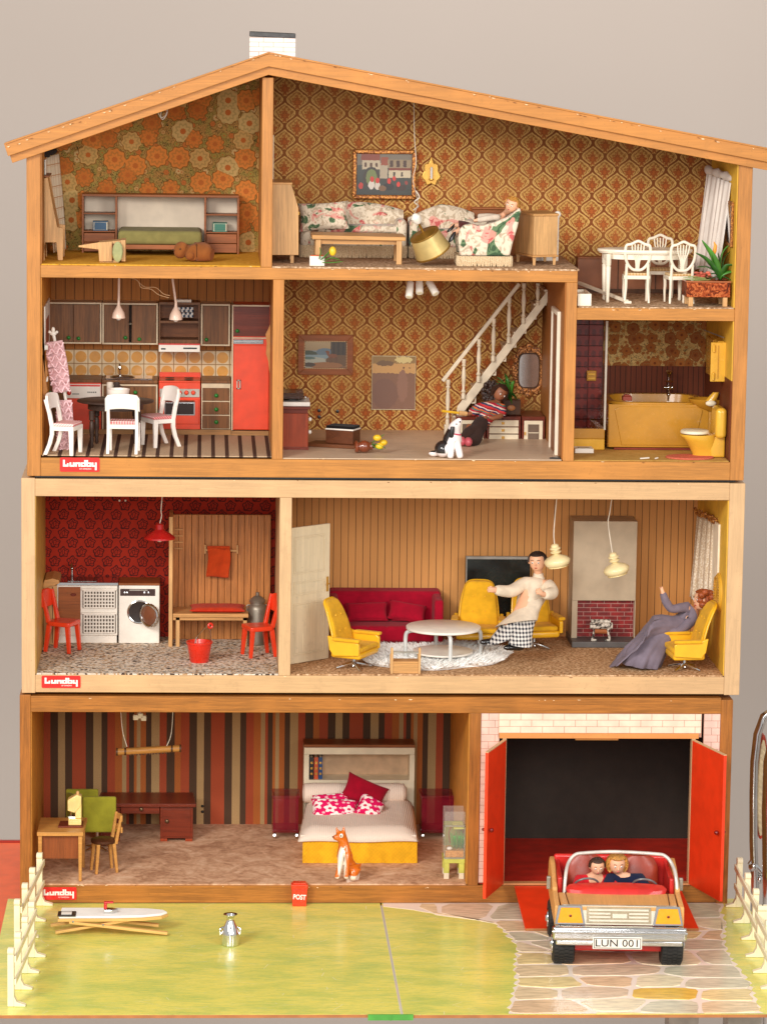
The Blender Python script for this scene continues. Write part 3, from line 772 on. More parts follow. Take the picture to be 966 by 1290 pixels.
for i, s in enumerate(seeds):
    bl_, br_ = border(s[1], True), border(s[1], False); poly = [(bl_-6, s[1]-90), (br_+8, s[1]-90), (br_+8, s[1]+90), (bl_-6, s[1]+90)]
    for j, t in enumerate(seeds):
        if j == i: continue
        dx, dy = t[0]-s[0], (t[1]-s[1])*K*K; 
        mx, my = (s[0]+t[0])/2, (s[1]+t[1])/2; L = math.hypot(dx, dy); gap = 3.0
        poly = clip(poly, dx/L, dy/L, (dx*mx+dy*my)/L-gap)
        if len(poly) < 3: break
    if len(poly) < 3: continue
    poly = clip(poly, 0, -1, -(gy0+.5)); poly = clip(poly, 0, 1, -3)
    if len(poly) < 3: continue
    # subdivide, limit to borders, round and roughen
    for it in range(1):
        q = []
        for k_ in range(len(poly)):
            a_, b_ = poly[k_-1], poly[k_]; q += [(a_[0]*.84+b_[0]*.16, a_[1]*.84+b_[1]*.16), (a_[0]*.5+b_[0]*.5+rs.uniform(-.8,.8), a_[1]*.5+b_[1]*.5+rs.uniform(-.8,.8)), (a_[0]*.16+b_[0]*.84, a_[1]*.16+b_[1]*.84)]
        poly = q
    q = []
    for (a_, b_) in poly:
        l_ = border(b_, True)+4; r_ = border(b_, False)-3
        q.append((min(max(a_, l_), r_)+rs.uniform(-.7,.7), max(b_, gy0+.5)+rs.uniform(-.4,.4) if b_ > gy0+1.5 else max(b_, gy0+.5)))
    ar = abs(sum(q[k_-1][0]*q[k_][1]-q[k_][0]*q[k_-1][1] for k_ in range(len(q))))/2
    ar0 = abs(sum(poly[k_-1][0]*poly[k_][1]-poly[k_][0]*poly[k_-1][1] for k_ in range(len(poly))))/2
    if ar < 60 or ar < .3*ar0: continue
    cpx = i
    isy = abs(s[0]-gp(842,1252)[0]) < 12 and abs(s[1]-gp(842,1252)[1]) < 15
    MB().prism(q, 'xy', zGD+.3, zGD+.8+i*.008).build('paving_stone', mst[7] if isy else mst[i % 7], GT)
# ramp
RP = thing('garage_ramp', 'orange red ramp sloping from the garage sill down to the paving', 'ramp', (735, -60, zGD))
a = U(648,1119,-4); f0 = Fz(661.5,1173,zGD+1); f1 = Fz(880,1173,zGD+1); b = U(851,1119,-4)
za = zGR-1.8
mb = MB(); mb.prism([(-3.2, za), (f0.y, zGD+3.2), (f0.y, zGD+.95), (-3.2, zGD+.95)], 'yz', a.x, b.x+6)
vs_ = []
mb = MB().add([(a.x,-3.2,za),(b.x+5,-3.2,za),(f1.x,f0.y,zGD+4),(f0.x,f0.y,zGD+4),(a.x,-3.2,za-3),(b.x+5,-3.2,za-3),(f1.x,f0.y,zGD+1),(f0.x,f0.y,zGD+1)],
              [(0,1,2,3),(7,6,5,4),(0,4,5,1),(1,5,6,2),(2,6,7,3),(3,7,4,0)])
mb.build('ramp_board', mdoor, RP, bev=.3)
MB().box(f0.x, f1.x, f0.y-.4, f0.y-.05, zGD+.95, zGD+3.9).build('raw_edge', mhb, RP)

# ================= FENCES
mfen = flat('ivory_fence_plastic', (240,228,192), .35, var=.03)
def fence(pts, H, foot, label):
    T = thing('picket_fence', label, 'fence', (pts[0][0], pts[0][1], zGD+.4), group='cream plastic fences along the garden edges')
    dx, dy = pts[-1][0]-pts[0][0], pts[-1][1]-pts[0][1]; L = math.hypot(dx, dy); ux, uy = dx/L, dy/L
    for (x_, y_) in pts:
        mb = MB(); z0 = zGD+.5
        mb.M = Matrix.Translation((x_, y_, z0)) @ Matrix.Rotation(math.atan2(uy, ux), 4, 'Z')
        s = foot
        mb.prism([(-4.5,0),(4.5,0),(4.5,H-7),(6,H-5),(6,H-2),(3,H),(-3,H),(-6,H-2),(-6,H-5),(-4.5,H-7)], 'xz', -3.7, 3.7)
        mb.build('post', mfen, T, bev=.5)
        mb = MB(); mb.M = Matrix.Translation((x_, y_, z0)) @ Matrix.Rotation(math.atan2(uy, ux), 4, 'Z')
        mb.prism([(3.7*s,0),(17*s,0),(17*s,2),(7*s,5),(3.7*s,12)], 'yz', -4, 4); mb.build('foot', mfen, T, bev=.4)
    for zz, hh in ((H-13, 8), (H*.42, 7)):
        mb = MB(); mb.M = Matrix.Translation((pts[0][0], pts[0][1], zGD+.5)) @ Matrix.Rotation(math.atan2(uy, ux), 4, 'Z')
        mb.box(-3, L+3, *((3.9, 6.4) if s > 0 else (-6.4, -3.9)), zz-hh/2, zz+hh/2); mb.build('rail', mfen, T, bev=.5)
def gl(*p): return [tuple(Fz(a_, b_, zGD)[:2]) for a_, b_ in p]
def span(a_, b_, n): return [(a_[0]+(b_[0]-a_[0])*i/(n-1), a_[1]+(b_[1]-a_[1])*i/(n-1)) for i in range(n)]
A = gl((50,1141),(22,1203)); fence(span(A[0], A[1], 4), 69, 1, 'cream picket fence standing at the back left edge of the lawn')
A = gl((40,1206),(14,1268)); fence(span(A[0], A[1], 4), 69, 1, 'cream picket fence at the front left corner of the lawn')
A = gl((930,1143),(961,1206)); fence(span(A[0], A[1], 4), 65, -1, 'cream picket fence beside the garage at the back right edge')
A = gl((956,1206),(986,1268)); fence(span(A[0], A[1], 4), 65, -1, 'cream picket fence cut by the right edge of the frame')

# ================= chrome framed object at right
CR = thing('chrome_chair', 'chrome framed chair with cream ribbed pad and red rim at far right edge', 'chair', (U(975,1290,120).x, 120, -1000))
def q(px, py, Y=100): return tuple(U(px, py, Y))
fr = [q(951,1300), q(951,1120), q(949,1060), q(949,1000), q(950,960), q(954,925), q(962,903), q(976,893), q(1000,890)]
MB().tube(fr, 5.5, 12).build('frame_tube', m_chr, CR, smooth=True)
fr = [q(968,1300,70), q(968,1120,70), q(967,1020,70), q(969,960,70), q(975,930,70), q(1000,915,70)]
MB().tube(fr, 8, 12).build('frame_tube', m_chr, CR, smooth=True)
def panel_pts(k=1, dx=0): return [(q(957+dx,1055)[0]-0, q(957,1064)[2])]
pp = []
for i in range(24):
    t = 2*PI*i/24; pp.append((math.cos(t), math.sin(t)))
c0 = q(962,995)
MB().prism([(c0[0]+7.5*a_, c0[2]+72*b_*(1 if abs(b_) < 2 else 1)) for a_, b_ in pp], 'xz', 112, 130).build('red_rim', flat('red_vinyl', (186,60,36), .4), CR, bev=2)
MB().prism([(c0[0]-1.0+6.0*a_, c0[2]+66*b_) for a_, b_ in pp], 'xz', 107, 112).build('cream_pad', fabric('cream_ribbed_pad', (226,204,164), sc=.4, bump=1), CR, bev=1.5)
MB().tube([q(944,1086), q(952,1092), q(960,1100), q(975,1104)], 4, 10).ell(q(949,1092), (7,7,8)).ell(q(957,1108), (6,6,6)).build('bracket', m_chr, CR, smooth=True)
MB().tube([q(945,1270,0), q(945,1300,0)], 3, 10).tube([q(955,1270,0), q(955,1300,0)], 3.5, 10).build('frame_tube', m_chr, CR, smooth=True)
# ================= generic furniture makers
def chairbox(T, mat, w, d, h, H, lt, st, back='rail', taper=.75, splay=0, seatmat=None, seat_round=0, lean=8, backh=None, bw=None):
    """simple chair facing -y in its own frame, origin at floor centre"""
    for sx in (-1, 1):
        MB().bar((sx*(w/2-lt/2), -d/2+lt/2, h-st), (sx*(w/2-lt/2+splay), -d/2+lt/2-splay, 0), lt, lt, lt*taper, lt*taper).build('leg', mat, T, bev=.4)
        MB().bar((sx*(w/2-lt/2), d/2-lt/2, h-st), (sx*(w/2-lt/2+splay*.5), d/2+lt*.6+splay, 0), lt, lt, lt*taper, lt*taper).build('leg', mat, T, bev=.4)
    MB().box(-w/2, w/2, -d/2, d/2, h-st, h).build('seat', mat, T, bev=.8, seg=3)
    if seatmat:
        MB().box(-w/2+1.2, w/2-1.2, -d/2+1, d/2-3, h+.05, h+2.2).build('seat_pad', seatmat, T, bev=.9, seg=3)
def ruffle(T, name, mat, P0, P1, axis_n, amp, n, rows, wid, th=.6):
    pass
def cushion(mb_c, rx, ry, rz, M=None):
    """pillow shape: superellipsoid grid"""
    mb = MB(); N = 16
    def f(u, v, s):
        x_ = (u*2-1); y_ = (v*2-1)
        e = max(0, (1-x_**4))*max(0, (1-y_**4))
        k = 1-.10*(1-abs(x_))*0
        pin = 1-.10*(1-x_*x_)*(abs(y_)**3)*1; pin2 = 1-.10*(1-y_*y_)*(abs(x_)**3)
        return (x_*rx*pin2, y_*ry*pin, s*rz*(e**.45))
    for s in (1, -1): mb.grid(lambda u, v: f(u, v, s), N, N)
    if M is not None: mb.v = [tuple(M @ Vector(q)) for q in mb.v]
    mb.v = [(q[0]+mb_c[0], q[1]+mb_c[1], q[2]+mb_c[2]) for q in mb.v]
    return mb
def RX(a): return Matrix.Rotation(R_(a), 4, 'X')
def RY(a): return Matrix.Rotation(R_(a), 4, 'Y')
def RZ(a): return Matrix.Rotation(R_(a), 4, 'Z')
def cord(pts, r, mat, label, par=None, name='cord'):
    mb = MB().tube(pts, r, 6); 
    return mb.build(name, mat, par, smooth=True)
def smooth_path(P, n=6):
    P = [Vector(p) for p in P]; out = []
    for i in range(len(P)-1):
        p0 = P[max(0, i-1)]; p1 = P[i]; p2 = P[i+1]; p3 = P[min(len(P)-1, i+2)]
        for k in range(n):
            t = k/n; out.append(.5*((2*p1)+(p2-p0)*t+(2*p0-5*p1+4*p2-p3)*t*t+(3*p1-p0-3*p2+p3)*t**3))
    return out+[P[-1]]
mwire = flat('white_cord', (226,214,196), .5)

# ================= UPPER LEFT ROOM
z = zAT+.5; Y0 = 226
a, b, c, d = RR(103, 246, 301, 322, 190)
T = thing('wall_bed', 'low teak bed with tall shelved headboard under the orange flower wallpaper', 'bed', ((a+b)/2, 190, z))
xl, xh = RR(103, 246, 147, 322, 190)[:2]; yl, yh = RR(257, 246, 301, 322, 190)[:2]
zt = d
mt = wood('teak_bedroom', (158,92,48), 'x', con=.15)
MB().box(a, b, 190, Y0, zt-3, zt).build('top_board', mt, T, bev=.4)
for x_ in (xl, xh-2, yl, yh-2): MB().box(x_, x_+2.6, 191, Y0, z, zt-3.1).build('upright', mt, T, bev=.3)
mhead = flat('cream_back_panel', (214,198,176), .6, var=.04)
MB().box(xh+.7, yl-.1, Y0-4, Y0-1, z+12, zt-3.1).build('headboard_panel', mhead, T)
for (p, q_) in ((xl+2.7, xh-2.1), (yl+2.7, yh-2.1)):
    MB().box(p, q_, Y0-3, Y0-1, z+20, zt-3.1).build('back_panel', mhead, T)
    for py in (268, 290.5): zz = U(125, py, 191).z; MB().box(p, q_, 191, Y0-3.1, zz-1.6, zz).build('shelf', mt, T, bev=.3)
    z1 = U(125, 291, 191).z-2
    for k in range(2):
        zz1 = z1-k*12.5; MB().box(p+.3, q_-.3, 189, 205, zz1-11.8, zz1).build('drawer', mt, T, bev=.5)
ba, bb = xh+2, yl-2
bm0 = U(200, 312.8, 140).z; bm1 = U(200, 292, 160).z
MB().box(ba, bb, 140, 222, z+9, z+15).build('bed_frame', mt, T, bev=.5)
for x_ in (ba+6, bb-10): MB().box(x_, x_+4, 146, 150, z, z+8.9).build('leg', mt, T)
MB().box(ba+1, bb-1, 139, 221, z+15.1, z+33).build('mattress', fabric('olive_bedspread', (138,130,78)), T, bev=5, seg=4)
def book(px0, py0, px1, py1, Y, c, label, zz):
    a, b, _, d = RR(px0, py0, px1, py1, Y)
    T = thing('book', label, 'book', ((a+b)/2, Y, zz))
    m = flat('book_cover', c, .45); 
    MB().box(a, b, Y, Y+16, zz+.05, zz+1).box(a, b, Y, Y+16, d-1, d).box(a, a+1, Y, Y+16, zz+1.02, d-1.02).build('cover', m, T)
    MB().box(a+1.05, b-.6, Y+.5, Y+15, zz+1.03, d-1.03).build('pages', m_cream, T)
    MB().box(a+2, b-2, Y-.4, Y-.02, zz+1.4, d-1.4).build('spine', m, T)
zs = U(125, 290.5, 191).z
book(117, 278.5, 136, 286, 196, (36,84,120), 'blue book lying on the left shelf of the teak bed', zs)
book(268, 280.5, 286, 288, 196, (44,118,96), 'green book lying on the right shelf of the teak bed', zs)
# teddy
def P3(px, py, Y): return tuple(U(px, py, Y))
s_ = mmpx(60)
bear = {'hip': (P3(255,317,62), 14), 'belly': (P3(246,316,62), 12), 'neck': (P3(237,316,60), 8), 'head': (P3(227,313,58), 13), 'nose': (P3(222,320,48), 6),
        'e1': (P3(222,304,60), 4), 'e2': (P3(233,305,60), 4), 'a1': (P3(240,323,46), 5), 'a2': (P3(245,309,66), 5), 'l1': (P3(258,324,46), 8), 'l2': (P3(263,307,70), 8.5), 'l0': (P3(267,317,58), 9)}
mb = skinned(bear, [('hip','belly'),('belly','neck'),('neck','head'),('head','nose'),('head','e1'),('head','e2'),('neck','a1'),('neck','a2'),('hip','l1'),('hip','l2'),('hip','l0')], 'hip')
fl_ = Fz(240, 326, z)
mz = min(q[2] for q in mb.v); mb.v = [(q[0], q[1], q[2]+z+.3-mz) for q in mb.v]
T = thing('teddy_bear', 'brown felt teddy bear slumped on the ochre floor beside the bed', 'toy bear', (fl_.x, 60, z))
mbear = fabric('brown_felt', (150,88,42), bump=.6)
bo = mb.build('body', mbear, T, smooth=True)
dz = z+.3-mz
for (px, py) in ((218,313),(227,312)): q = P3(px, py, 47); MB().ell((q[0], q[1], q[2]+dz), 1.0).build('eye', m_blk, bo, smooth=True)
# tipped chair
T = thing('tipped_chair', 'pale plywood chair with green round cushion tipped on its back', 'chair', (U(135,330,30).x, 30, z))
def pr(pts, Y0_, Y1_, name, mat, par, bev=.4, pp_=None):
    return MB().prism([(U(a_, b_, Y0_).x, U(a_, b_, Y0_).z) for a_, b_ in pts], 'xz', Y0_, Y1_).build(name, mat, par, bev=bev)
zf = z-U(130, 329.5, 30).z
for yy in (30, 62):
    pr([(99,309),(124,305),(141,304),(141,329),(125,329),(124,314),(99,311)], yy, yy+3, 'side_panel', m_oak, T)
pr([(124,305),(153,302.5),(154,306),(125,308)], 33.1, 61.9, 'seat_board', m_oak, T)
pr([(152,302),(158,302),(158,329),(153,329)], 30, 65, 'front_board', m_oak, T)
a, b, c, d = RR(141.5, 304, 155, 329.5, 26)
mb = MB().loft([((( a+b)/2, 22+k, (c+d)/2), ((b-a)/2*s, 0, 0), (0, 0, (d-c)/2*s)) for k, s in ((0,.8),(1.5,1),(6,1),(7.5,.8))], 20)
mb.build('cushion', fabric('sage_cushion', (170,172,122)), T, smooth=True)
MB().box(U(126,329,40).x, U(150,329,40).x, 34, 60, z, z+3).build('back_board', m_oak, T)
# secretary desk at left wall
T = thing('writing_desk', 'light oak slant front writing desk against the left wall by the plaid curtain', 'desk', (28, 90, z))
Yd = 60
pts = [(18.9, z+14)]; 
def V(px, py, Y=Yd): q = U(px, py, Y); return (q.x, q.z)
prof = [(19.2, V(50,224)[1]), V(60,223), V(67,262), V(72,286), V(79.5,287), V(79,330), V(73,330), V(71,305), V(57,305), V(55,330), (19.2, V(51,330)[1])]
prof = [(x_, max(z+.2, z_)) for x_, z_ in prof]
MB().prism(prof, 'xz', Yd, Yd+4).build('side_panel', m_oak, T, bev=.4)
MB().prism(prof, 'xz', Yd+60, Yd+64).build('side_panel', m_oak, T, bev=.4)
k0 = V(60,223); k1 = V(71.5,285)
MB().prism([(19.2, z+26), (k1[0]-.5, z+26), k1, (k0[0]-1, k0[1]-1), (19.2, k0[1]-1)], 'xz', Yd+4.1, Yd+59.9).build('slant_front', m_oakx, T)
MB().box(19.2, k0[0]+2, Yd-1.5, Yd+65, k0[1]+.1, k0[1]+2.4).build('top_board', m_teak, T, bev=.4)
T2 = thing('stacked_box', 'small white box standing on top of the slant front desk', 'box', (24, 74, k0[1]+2.5))
MB().box(19.4, V(57,205)[0], 70, 100, k0[1]+2.5, V(52,201)[1]).build('body', m_white, T2, bev=.4); MB().box(V(55.7,205)[0], V(56.5,205)[0], 69.2, 69.9, k0[1]+3, V(52,202)[1]).build('seam', m_grey, T2)
# plaid curtain
g = GM('plaid_curtain', .85, spec=.1); x = g.xyz()
l1 = ((x[2]/14.2).fr() < .1).max(((x[2]/14.2+.13).fr() < .05)*.5); l2 = ((x[1]/16+x[0]/9).fr() < .07)
pc = g.mix(l1.max(l2)*.75, (240,226,198), (196,140,86)); mplaid = g.out(pc, g.noise(1), .1)
T = thing('curtain', 'cream plaid curtain hanging at the window of the upper left room', 'curtain', (30, 60, z+30))
def cur(topL, topR, botL, botR, Ya, Yb, amp, waves, mat, T, name='cloth', solid=.7):
    A_, B_, C_, D_ = (Vector(P3(*topL, Ya)), Vector(P3(*topR, Yb)), Vector(P3(*botL, Ya)), Vector(P3(*botR, Yb)))
    def f(u, v):
        t = A_.lerp(B_, u); b_ = C_.lerp(D_, u); p = t.lerp(b_, v)
        ph = u*waves*2*PI; am = amp*(.6+.5*v)
        e = math.sin(ph+.6*math.sin(v*3))*am+math.sin(ph*2.3+v)*am*.25
        return (p.x+e*.55, p.y+e*.8, p.z+math.sin(ph)*.6*v)
    return MB().grid(f, 48, 16).build(name, mat, T, smooth=True, solid=solid)
cur((56,199),(74,193),(67,318),(83,313), 128, 200, 2.5, 4, mplaid, T)
MB().tube([P3(54,196,120), P3(73,191,205)], 1.6, 8).build('curtain_rod', m_teak, T, smooth=True)
T = thing('curtain_valance', 'dark rumpled black strip above the plaid curtain under the roof', 'valance', (24, 60, roofz(24)-20))
rs = random.Random(3)
q0 = P3(51.5,196,70); q1 = P3(69,189,140)
mb = MB()
for i in range(16):
    t = i/15; mb.ell((q0[0]+(q1[0]-q0[0])*t+rs.uniform(-1,1), q0[1]+(q1[1]-q0[1])*t, q0[2]+(q1[2]-q0[2])*t+rs.uniform(-2,1.5)), (3.4,5,rs.uniform(2.5,4.5)), 7)
mb.build('rumpled_strip', flat('black_felt', (34,26,24), .8, bump=.4), T)
cw = smooth_path([P3(213,133,100), P3(208,145,90), P3(203,147,90), P3(204,138,95), P3(211,140,90), P3(205,150,85), P3(199,141,90)])
single(MB().tube(cw, .55, 6), 'ceiling_wire', mwire, 'small loop of pale wire hanging under the left roof slope', 'wire', P3(206,140,90), smooth=True)

# ================= UPPER LIVING ROOM
z = zLV+1.4
MFL = floral_fabric('floral_upholstery', 0, .9); MFL2 = floral_fabric('floral_upholstery_rose', 5, .8)
mfr = carpet('cream_fringe', [(176,146,108),(222,196,158),(240,222,190)], .9, .8)
def fringe(T, path, z0, z1, name='fringe'):
    mb = MB(); 
    for i in range(len(path)-1):
        (x0, y0), (x1, y1) = path[i], path[i+1]; L = math.hypot(x1-x0, y1-y0); n = max(2, int(L/2.4))
        for k in range(n):
            t = (k+.5)/n; x_, y_ = x0+(x1-x0)*t, y0+(y1-y0)*t
            mb.tube([(x_, y_, z1), (x_+rs.uniform(-.5,.5), y_+rs.uniform(-.4,.4), (z0+z1)/2), (x_+rs.uniform(-.8,.8), y_, z0)], [1.5, 1.7, 1.1], 5)
    return mb.build(name, mfr, T)
# sofa
a = U(378,320,150).x; b = U(512,320,150).x
T = thing('floral_sofa', 'long floral sofa with curved back and woven skirt behind the low wooden table', 'sofa', ((a+b)/2, 150, z))
zt1 = U(440,250,205).z
def backshape(u): return math.sin(PI*min(1, max(0, u)))**.5
mb = MB(); n = 22; secs = []
for i in range(n+1):
    u = i/n; x_ = a+2+(b-a-4)*u
    h = (zt1-z-16)*(.62+.38*math.sin(PI*(u*.8+.02))**.8)*(1-.15*u)
    secs.append(((x_, 200+6*math.cos(2*PI*u), z+16+h/2), (0, 12, 0), (0, 0, h/2+2)))
mb.loft(secs, 18).build('backrest', MFL, T, smooth=True)
MB().box(a+3, b-3, 152, 205, z+12, z+34).build('seat', MFL, T, bev=6, seg=4)
MB().box(a+22, b-6, 147, 196, z+33, z+42).build('seat_cushion', MFL2, T, bev=4, seg=4)
for x_ in (a, b-14):
    MB().box(x_, x_+14, 146, 205, z+12, z+50).build('armrest', MFL, T, bev=6, seg=4)
fringe(T, [(a, 190), (a+1, 147), (b-1, 147), (b, 190)], z+.3, z+16, 'skirt_fringe')
pc_ = P3(408,272,140)
cushion(pc_, 33, 19, 10, RZ(0) @ RX(72) @ RZ(4)).build('cushion', floral_fabric('grey_floral_cushion', 2.3, 1.1), T, smooth=True)
# coffee table
T = thing('coffee_table', 'long low oak table with a turned edge in front of the floral sofa', 'table', (U(450,330,50).x, 50, z))
a, b = U(393,300,45).x, U(511,300,45).x; zt = U(450,297,45).z
mb = MB(); mb.M = Matrix.Translation(((a+b)/2, 78, zt)) @ RY(.6)
L = (b-a)/2
mb.box(-L, L, -34, 30, -5, 0).build('table_top', m_oakx, T, bev=.8)
for sx, yy in ((-1,-30),(1,-32),(-1,24),(1,24)):
    x_ = (a+b)/2+sx*(L-8); MB().box(x_-3.4, x_+3.4, 78+yy, 78+yy+6, z, zt-4.5).build('leg', m_oak, T, bev=.5)
MB().box(a+10, b-10, 52, 55, zt-11, zt-5.2).build('apron', m_oakx, T)
# secretary left of living
T = thing('writing_desk', 'oak slant front cabinet standing against the divider left of the floral sofa', 'desk', (xd1+14, 60, z))
Yd = 50
def V2(px, py, Y=50): q = U(px, py, Y); return (q.x, q.z)
prof = [(xd1+.4, V2(344,231)[1]), V2(367,232), V2(376,262), V2(376,321), (xd1+.4, V2(350,321)[1])]
MB().prism(prof, 'xz', Yd, Yd+74).build('side_panel', m_oak, T, bev=.5)
MB().box(xd1+.4, V2(368,232)[0], Yd-1, Yd+75, V2(360,232)[1], V2(360,229.5)[1]).build('top_board', m_oakx, T, bev=.4)
for yy in (Yd+4, Yd+62): MB().box(V2(366,330)[0], V2(370,330)[0], yy, yy+5, z, prof[3][1]-.1).build('leg', m_oak, T)
MB().box(V2(376,300)[0]+.1, V2(377.5,300)[0], Yd+20, Yd+24, z+60, z+64).build('knob', m_brass, T)
T = thing('door_panel', 'narrow cream door edge standing by the attic divider above the cabinet', 'door', (xd1+2, 130, z))
MB().box(xd1+.2, xd1+3.6, 130, 190, z+75, U(345,170,130).z).build('panel', m_cream, T)
# tulip box
T = thing('tulip_box', 'white flower box with orange rim and fallen yellow tulip on the living room carpet', 'flower box', (U(400,333,12).x, 12, z))
a, b, c, d = RR(390, 322.5, 409, 334, 10)
MB().box(a, b, 10, 24, z, d).build('box', m_white, T, bev=.5)
MB().box(a+1.5, b-1.5, 11.5, 22.5, d, d+.8).build('orange_filling', flat('orange_foam', (222,104,48), .7), T)
mlf = flat('leaf_green', (72,134,44), .45, var=.15); mtul = flat('tulip_yellow', (236,190,40), .4)
def leaf(T, P, wid, mat=mlf, name='leaf', th=.5):
    P = smooth_path(P, 5); n = len(P); mb = MB(); vs = []
    fr = frames(P)
    for i, p in enumerate(P):
        t = i/(n-1); w_ = wid*max(.06, math.sin(PI*min(1, t*.93+.07))**.8)
        u = fr[i][0]
        vs += [p-u*w_, p+fr[i][1]*w_*.25, p+u*w_]
    mb.add(vs, [(3*i+j, 3*i+j+1, 3*i+4+j, 3*i+3+j) for i in range(n-1) for j in (0, 1)])
    return mb.build(name, mat, T, smooth=True, solid=th)
for P in ([(404,327),(412,320),(418,312)], [(408,328),(418,324),(428,327)], [(406,330),(418,330),(432,329)], [(402,326),(404,318),(403,311)]):
    leaf(T, [P3(px, py, 8-i*3) for i, (px, py) in enumerate(P)], 3.2)
MB().ell(P3(419,316,0), (4.6,4,6)).build('flower', mtul, T, smooth=True)
# hunting picture
T = thing('framed_picture', 'gilt framed picture of red riders before a gatehouse above the floral sofa', 'picture', (U(484,250,226).x, 226, U(484,250,226).z))
a, b, c, d = RR(443.5, 188.5, 524.5, 250, 226)
def frame(T, a, b, c, d, Y, w_, mat, th=5, bev=1.2, name='frame'):
    for nm, (x0, x1, z0, z1) in (('t', (a, b, d-w_, d)), ('b', (a, b, c, c+w_))): MB().prism([(x0, d if nm == 't' else c), (x1, d if nm == 't' else c), (x1-w_, d-w_ if nm == 't' else c+w_), (x0+w_, d-w_ if nm == 't' else c+w_)], 'xz', Y-th, Y).build(name, mat, T, bev=bev)
    for x0, x1 in ((a, a+w_), (b, b-w_)): MB().prism([(x0, c), (x1, c+w_), (x1, d-w_), (x0, d)], 'xz', Y-th, Y).build(name, mat, T, bev=bev)
mgilt = GM('gilt_frame', .38, .5); n_ = mgilt.noise(.5, det=3)
mgilt = mgilt.out(mgilt.mix(mgilt.ss(n_, .4, .65), (122,66,26), (206,140,66)), n_, .5)
frame(T, a, b, c, d, 229, 5.6, mgilt, 6)
hp = picture('rider_print', (44,48,42), (70,72,66), [
    ('r',.0,1,.72,1,(120,108,92)), ('r',.10,.42,.62,.86,(196,178,148)), ('r',.08,.42,.84,1,(138,58,34)), ('e',.27,.42,.15,.26,(58,48,38)), ('e',.27,.42,.10,.2,(116,128,72)),
    ('r',.42,.56,.4,.78,(176,160,134)), ('r',.44,.57,.72,.92,(150,70,40)), ('r',.58,.98,.42,.60,(198,182,150)), ('r',.58,.98,.60,.66,(120,50,30)), ('r',.56,.98,.66,.86,(150,128,96)),
    ('r',.6,.66,.68,.84,(70,44,30)), ('r',.72,.78,.68,.84,(70,44,30)), ('r',.84,.9,.68,.84,(70,44,30)), ('r',.66,.70,.45,.56,(70,56,44)), ('r',.8,.84,.45,.56,(70,56,44)),
    ('r',.14,.18,.68,.78,(90,60,40)), ('r',.24,.28,.68,.78,(90,60,40)), ('r',.34,.38,.68,.78,(90,60,40)),
    ('e',.27,.24,.055,.11,(222,210,196)), ('e',.38,.22,.05,.1,(214,200,184)), ('e',.58,.2,.1,.09,(30,26,26)), ('e',.8,.18,.1,.08,(54,36,28)), ('e',.47,.16,.07,.07,(120,84,52)),
    ('e',.28,.38,.035,.07,(206,48,34)), ('e',.38,.35,.035,.07,(206,48,34)), ('e',.59,.34,.035,.07,(206,48,34)), ('e',.68,.4,.03,.06,(200,50,38)), ('e',.76,.26,.035,.06,(206,48,34)), ('e',.08,.22,.04,.08,(196,50,36)), ('e',.9,.3,.03,.05,(140,50,40))],
    b-a-11, d-c-11, .012)
cx, cz = (a+b)/2, (c+d)/2
o = MB().box(a+5.2, b-5.2, 226.5, 228.5, c+5.2, d-5.2)
T['_'] = 0; del T['_']
def setpic(mb, T, cx, Y, cz, mat, name='print'):
    """a mesh whose own origin is the centre of the print, so that the print coordinates start there"""
    o = mb.build(name, mat, None, org=(cx, Y, cz)); o.parent = T; T0 = Vector(ORG[T.name]); o.location = (Vector((cx, Y, cz))-T0)*.001; return o
setpic(o, T, cx, 226.5, cz, hp)
# sconce
T = thing('wall_sconce', 'small brass wall sconce with white candle right of the rider picture', 'sconce', P3(543,236,229))
q = P3(543,218,229)
pts = []
for i in range(28):
    t = 2*PI*i/28; r = 1+.13*math.cos(7*t)-.1*(math.cos(t) < -.7); pts.append((q[0]+11.0*r*math.sin(t)*(1-.18*math.cos(t)), q[2]+17*r*math.cos(t)*.98+(3.5 if abs(math.sin(t)) < .2 and math.cos(t) > 0 else 0)))
MB().prism(pts, 'xz', 227, 230).build('back_plate', m_brass, T, bev=.8)
MB().lathe([(1.8,-9),(3.2,-8),(3.0,-6.5)], (q[0], 222, q[2]), 12).tube([(q[0], 227, q[2]-9), (q[0], 222, q[2]-9)], 1, 6).build('cup', m_brass, T, smooth=True)
MB().lathe([(1.6,-7),(1.7,6),(1.2,8.5),(.3,9)], (q[0], 222, q[2]), 10).build('candle', flat('candle_wax', (226,216,206), .4), T, smooth=True)
# hanging drum lamp, fallen
T = thing('drum_lamp', 'gold drum lamp lying tilted on the carpet at the end of its long cord', 'lamp', P3(540,330,40))
q = Vector(P3(540,306,40))
Mt = Matrix.Translation(q) @ RY(-28) @ RX(14)
mgold = flat('gold_lamp_fabric', (212,184,118), .38, .35); mgd = flat('gold_rim', (158,118,48), .35, .6)
mb = MB(); mb.M = Mt; mb.lathe([(19,13),(23.5,-13)], n=32).build('lamp_shade', mgold, T, smooth=True)
for zz, rr in ((13, 19.4), (-13, 24)):
    mb = MB(); mb.M = Mt; mb.lathe([(rr,-1.1),(rr+.4,0),(rr,1.1)], (0,0,zz), n=32).build('shade_rim', mgd, T, smooth=True)
mb = MB(); mb.M = Mt; mb.lathe([(18,13.2),(12,15.6),(3,16.4),(1.6,17),(1.6,30),(2.4,31),(2.4,34),(1,35)], n=24).build('brass_cap', mgd, T, smooth=True)
mb = MB(); mb.M = Mt; mb.lathe([(3.4,30),(6,34),(6.5,39),(3,43),(1,44)], n=14).build('ceiling_cup', m_white, T, smooth=True)
mb = MB(); mb.M = Mt
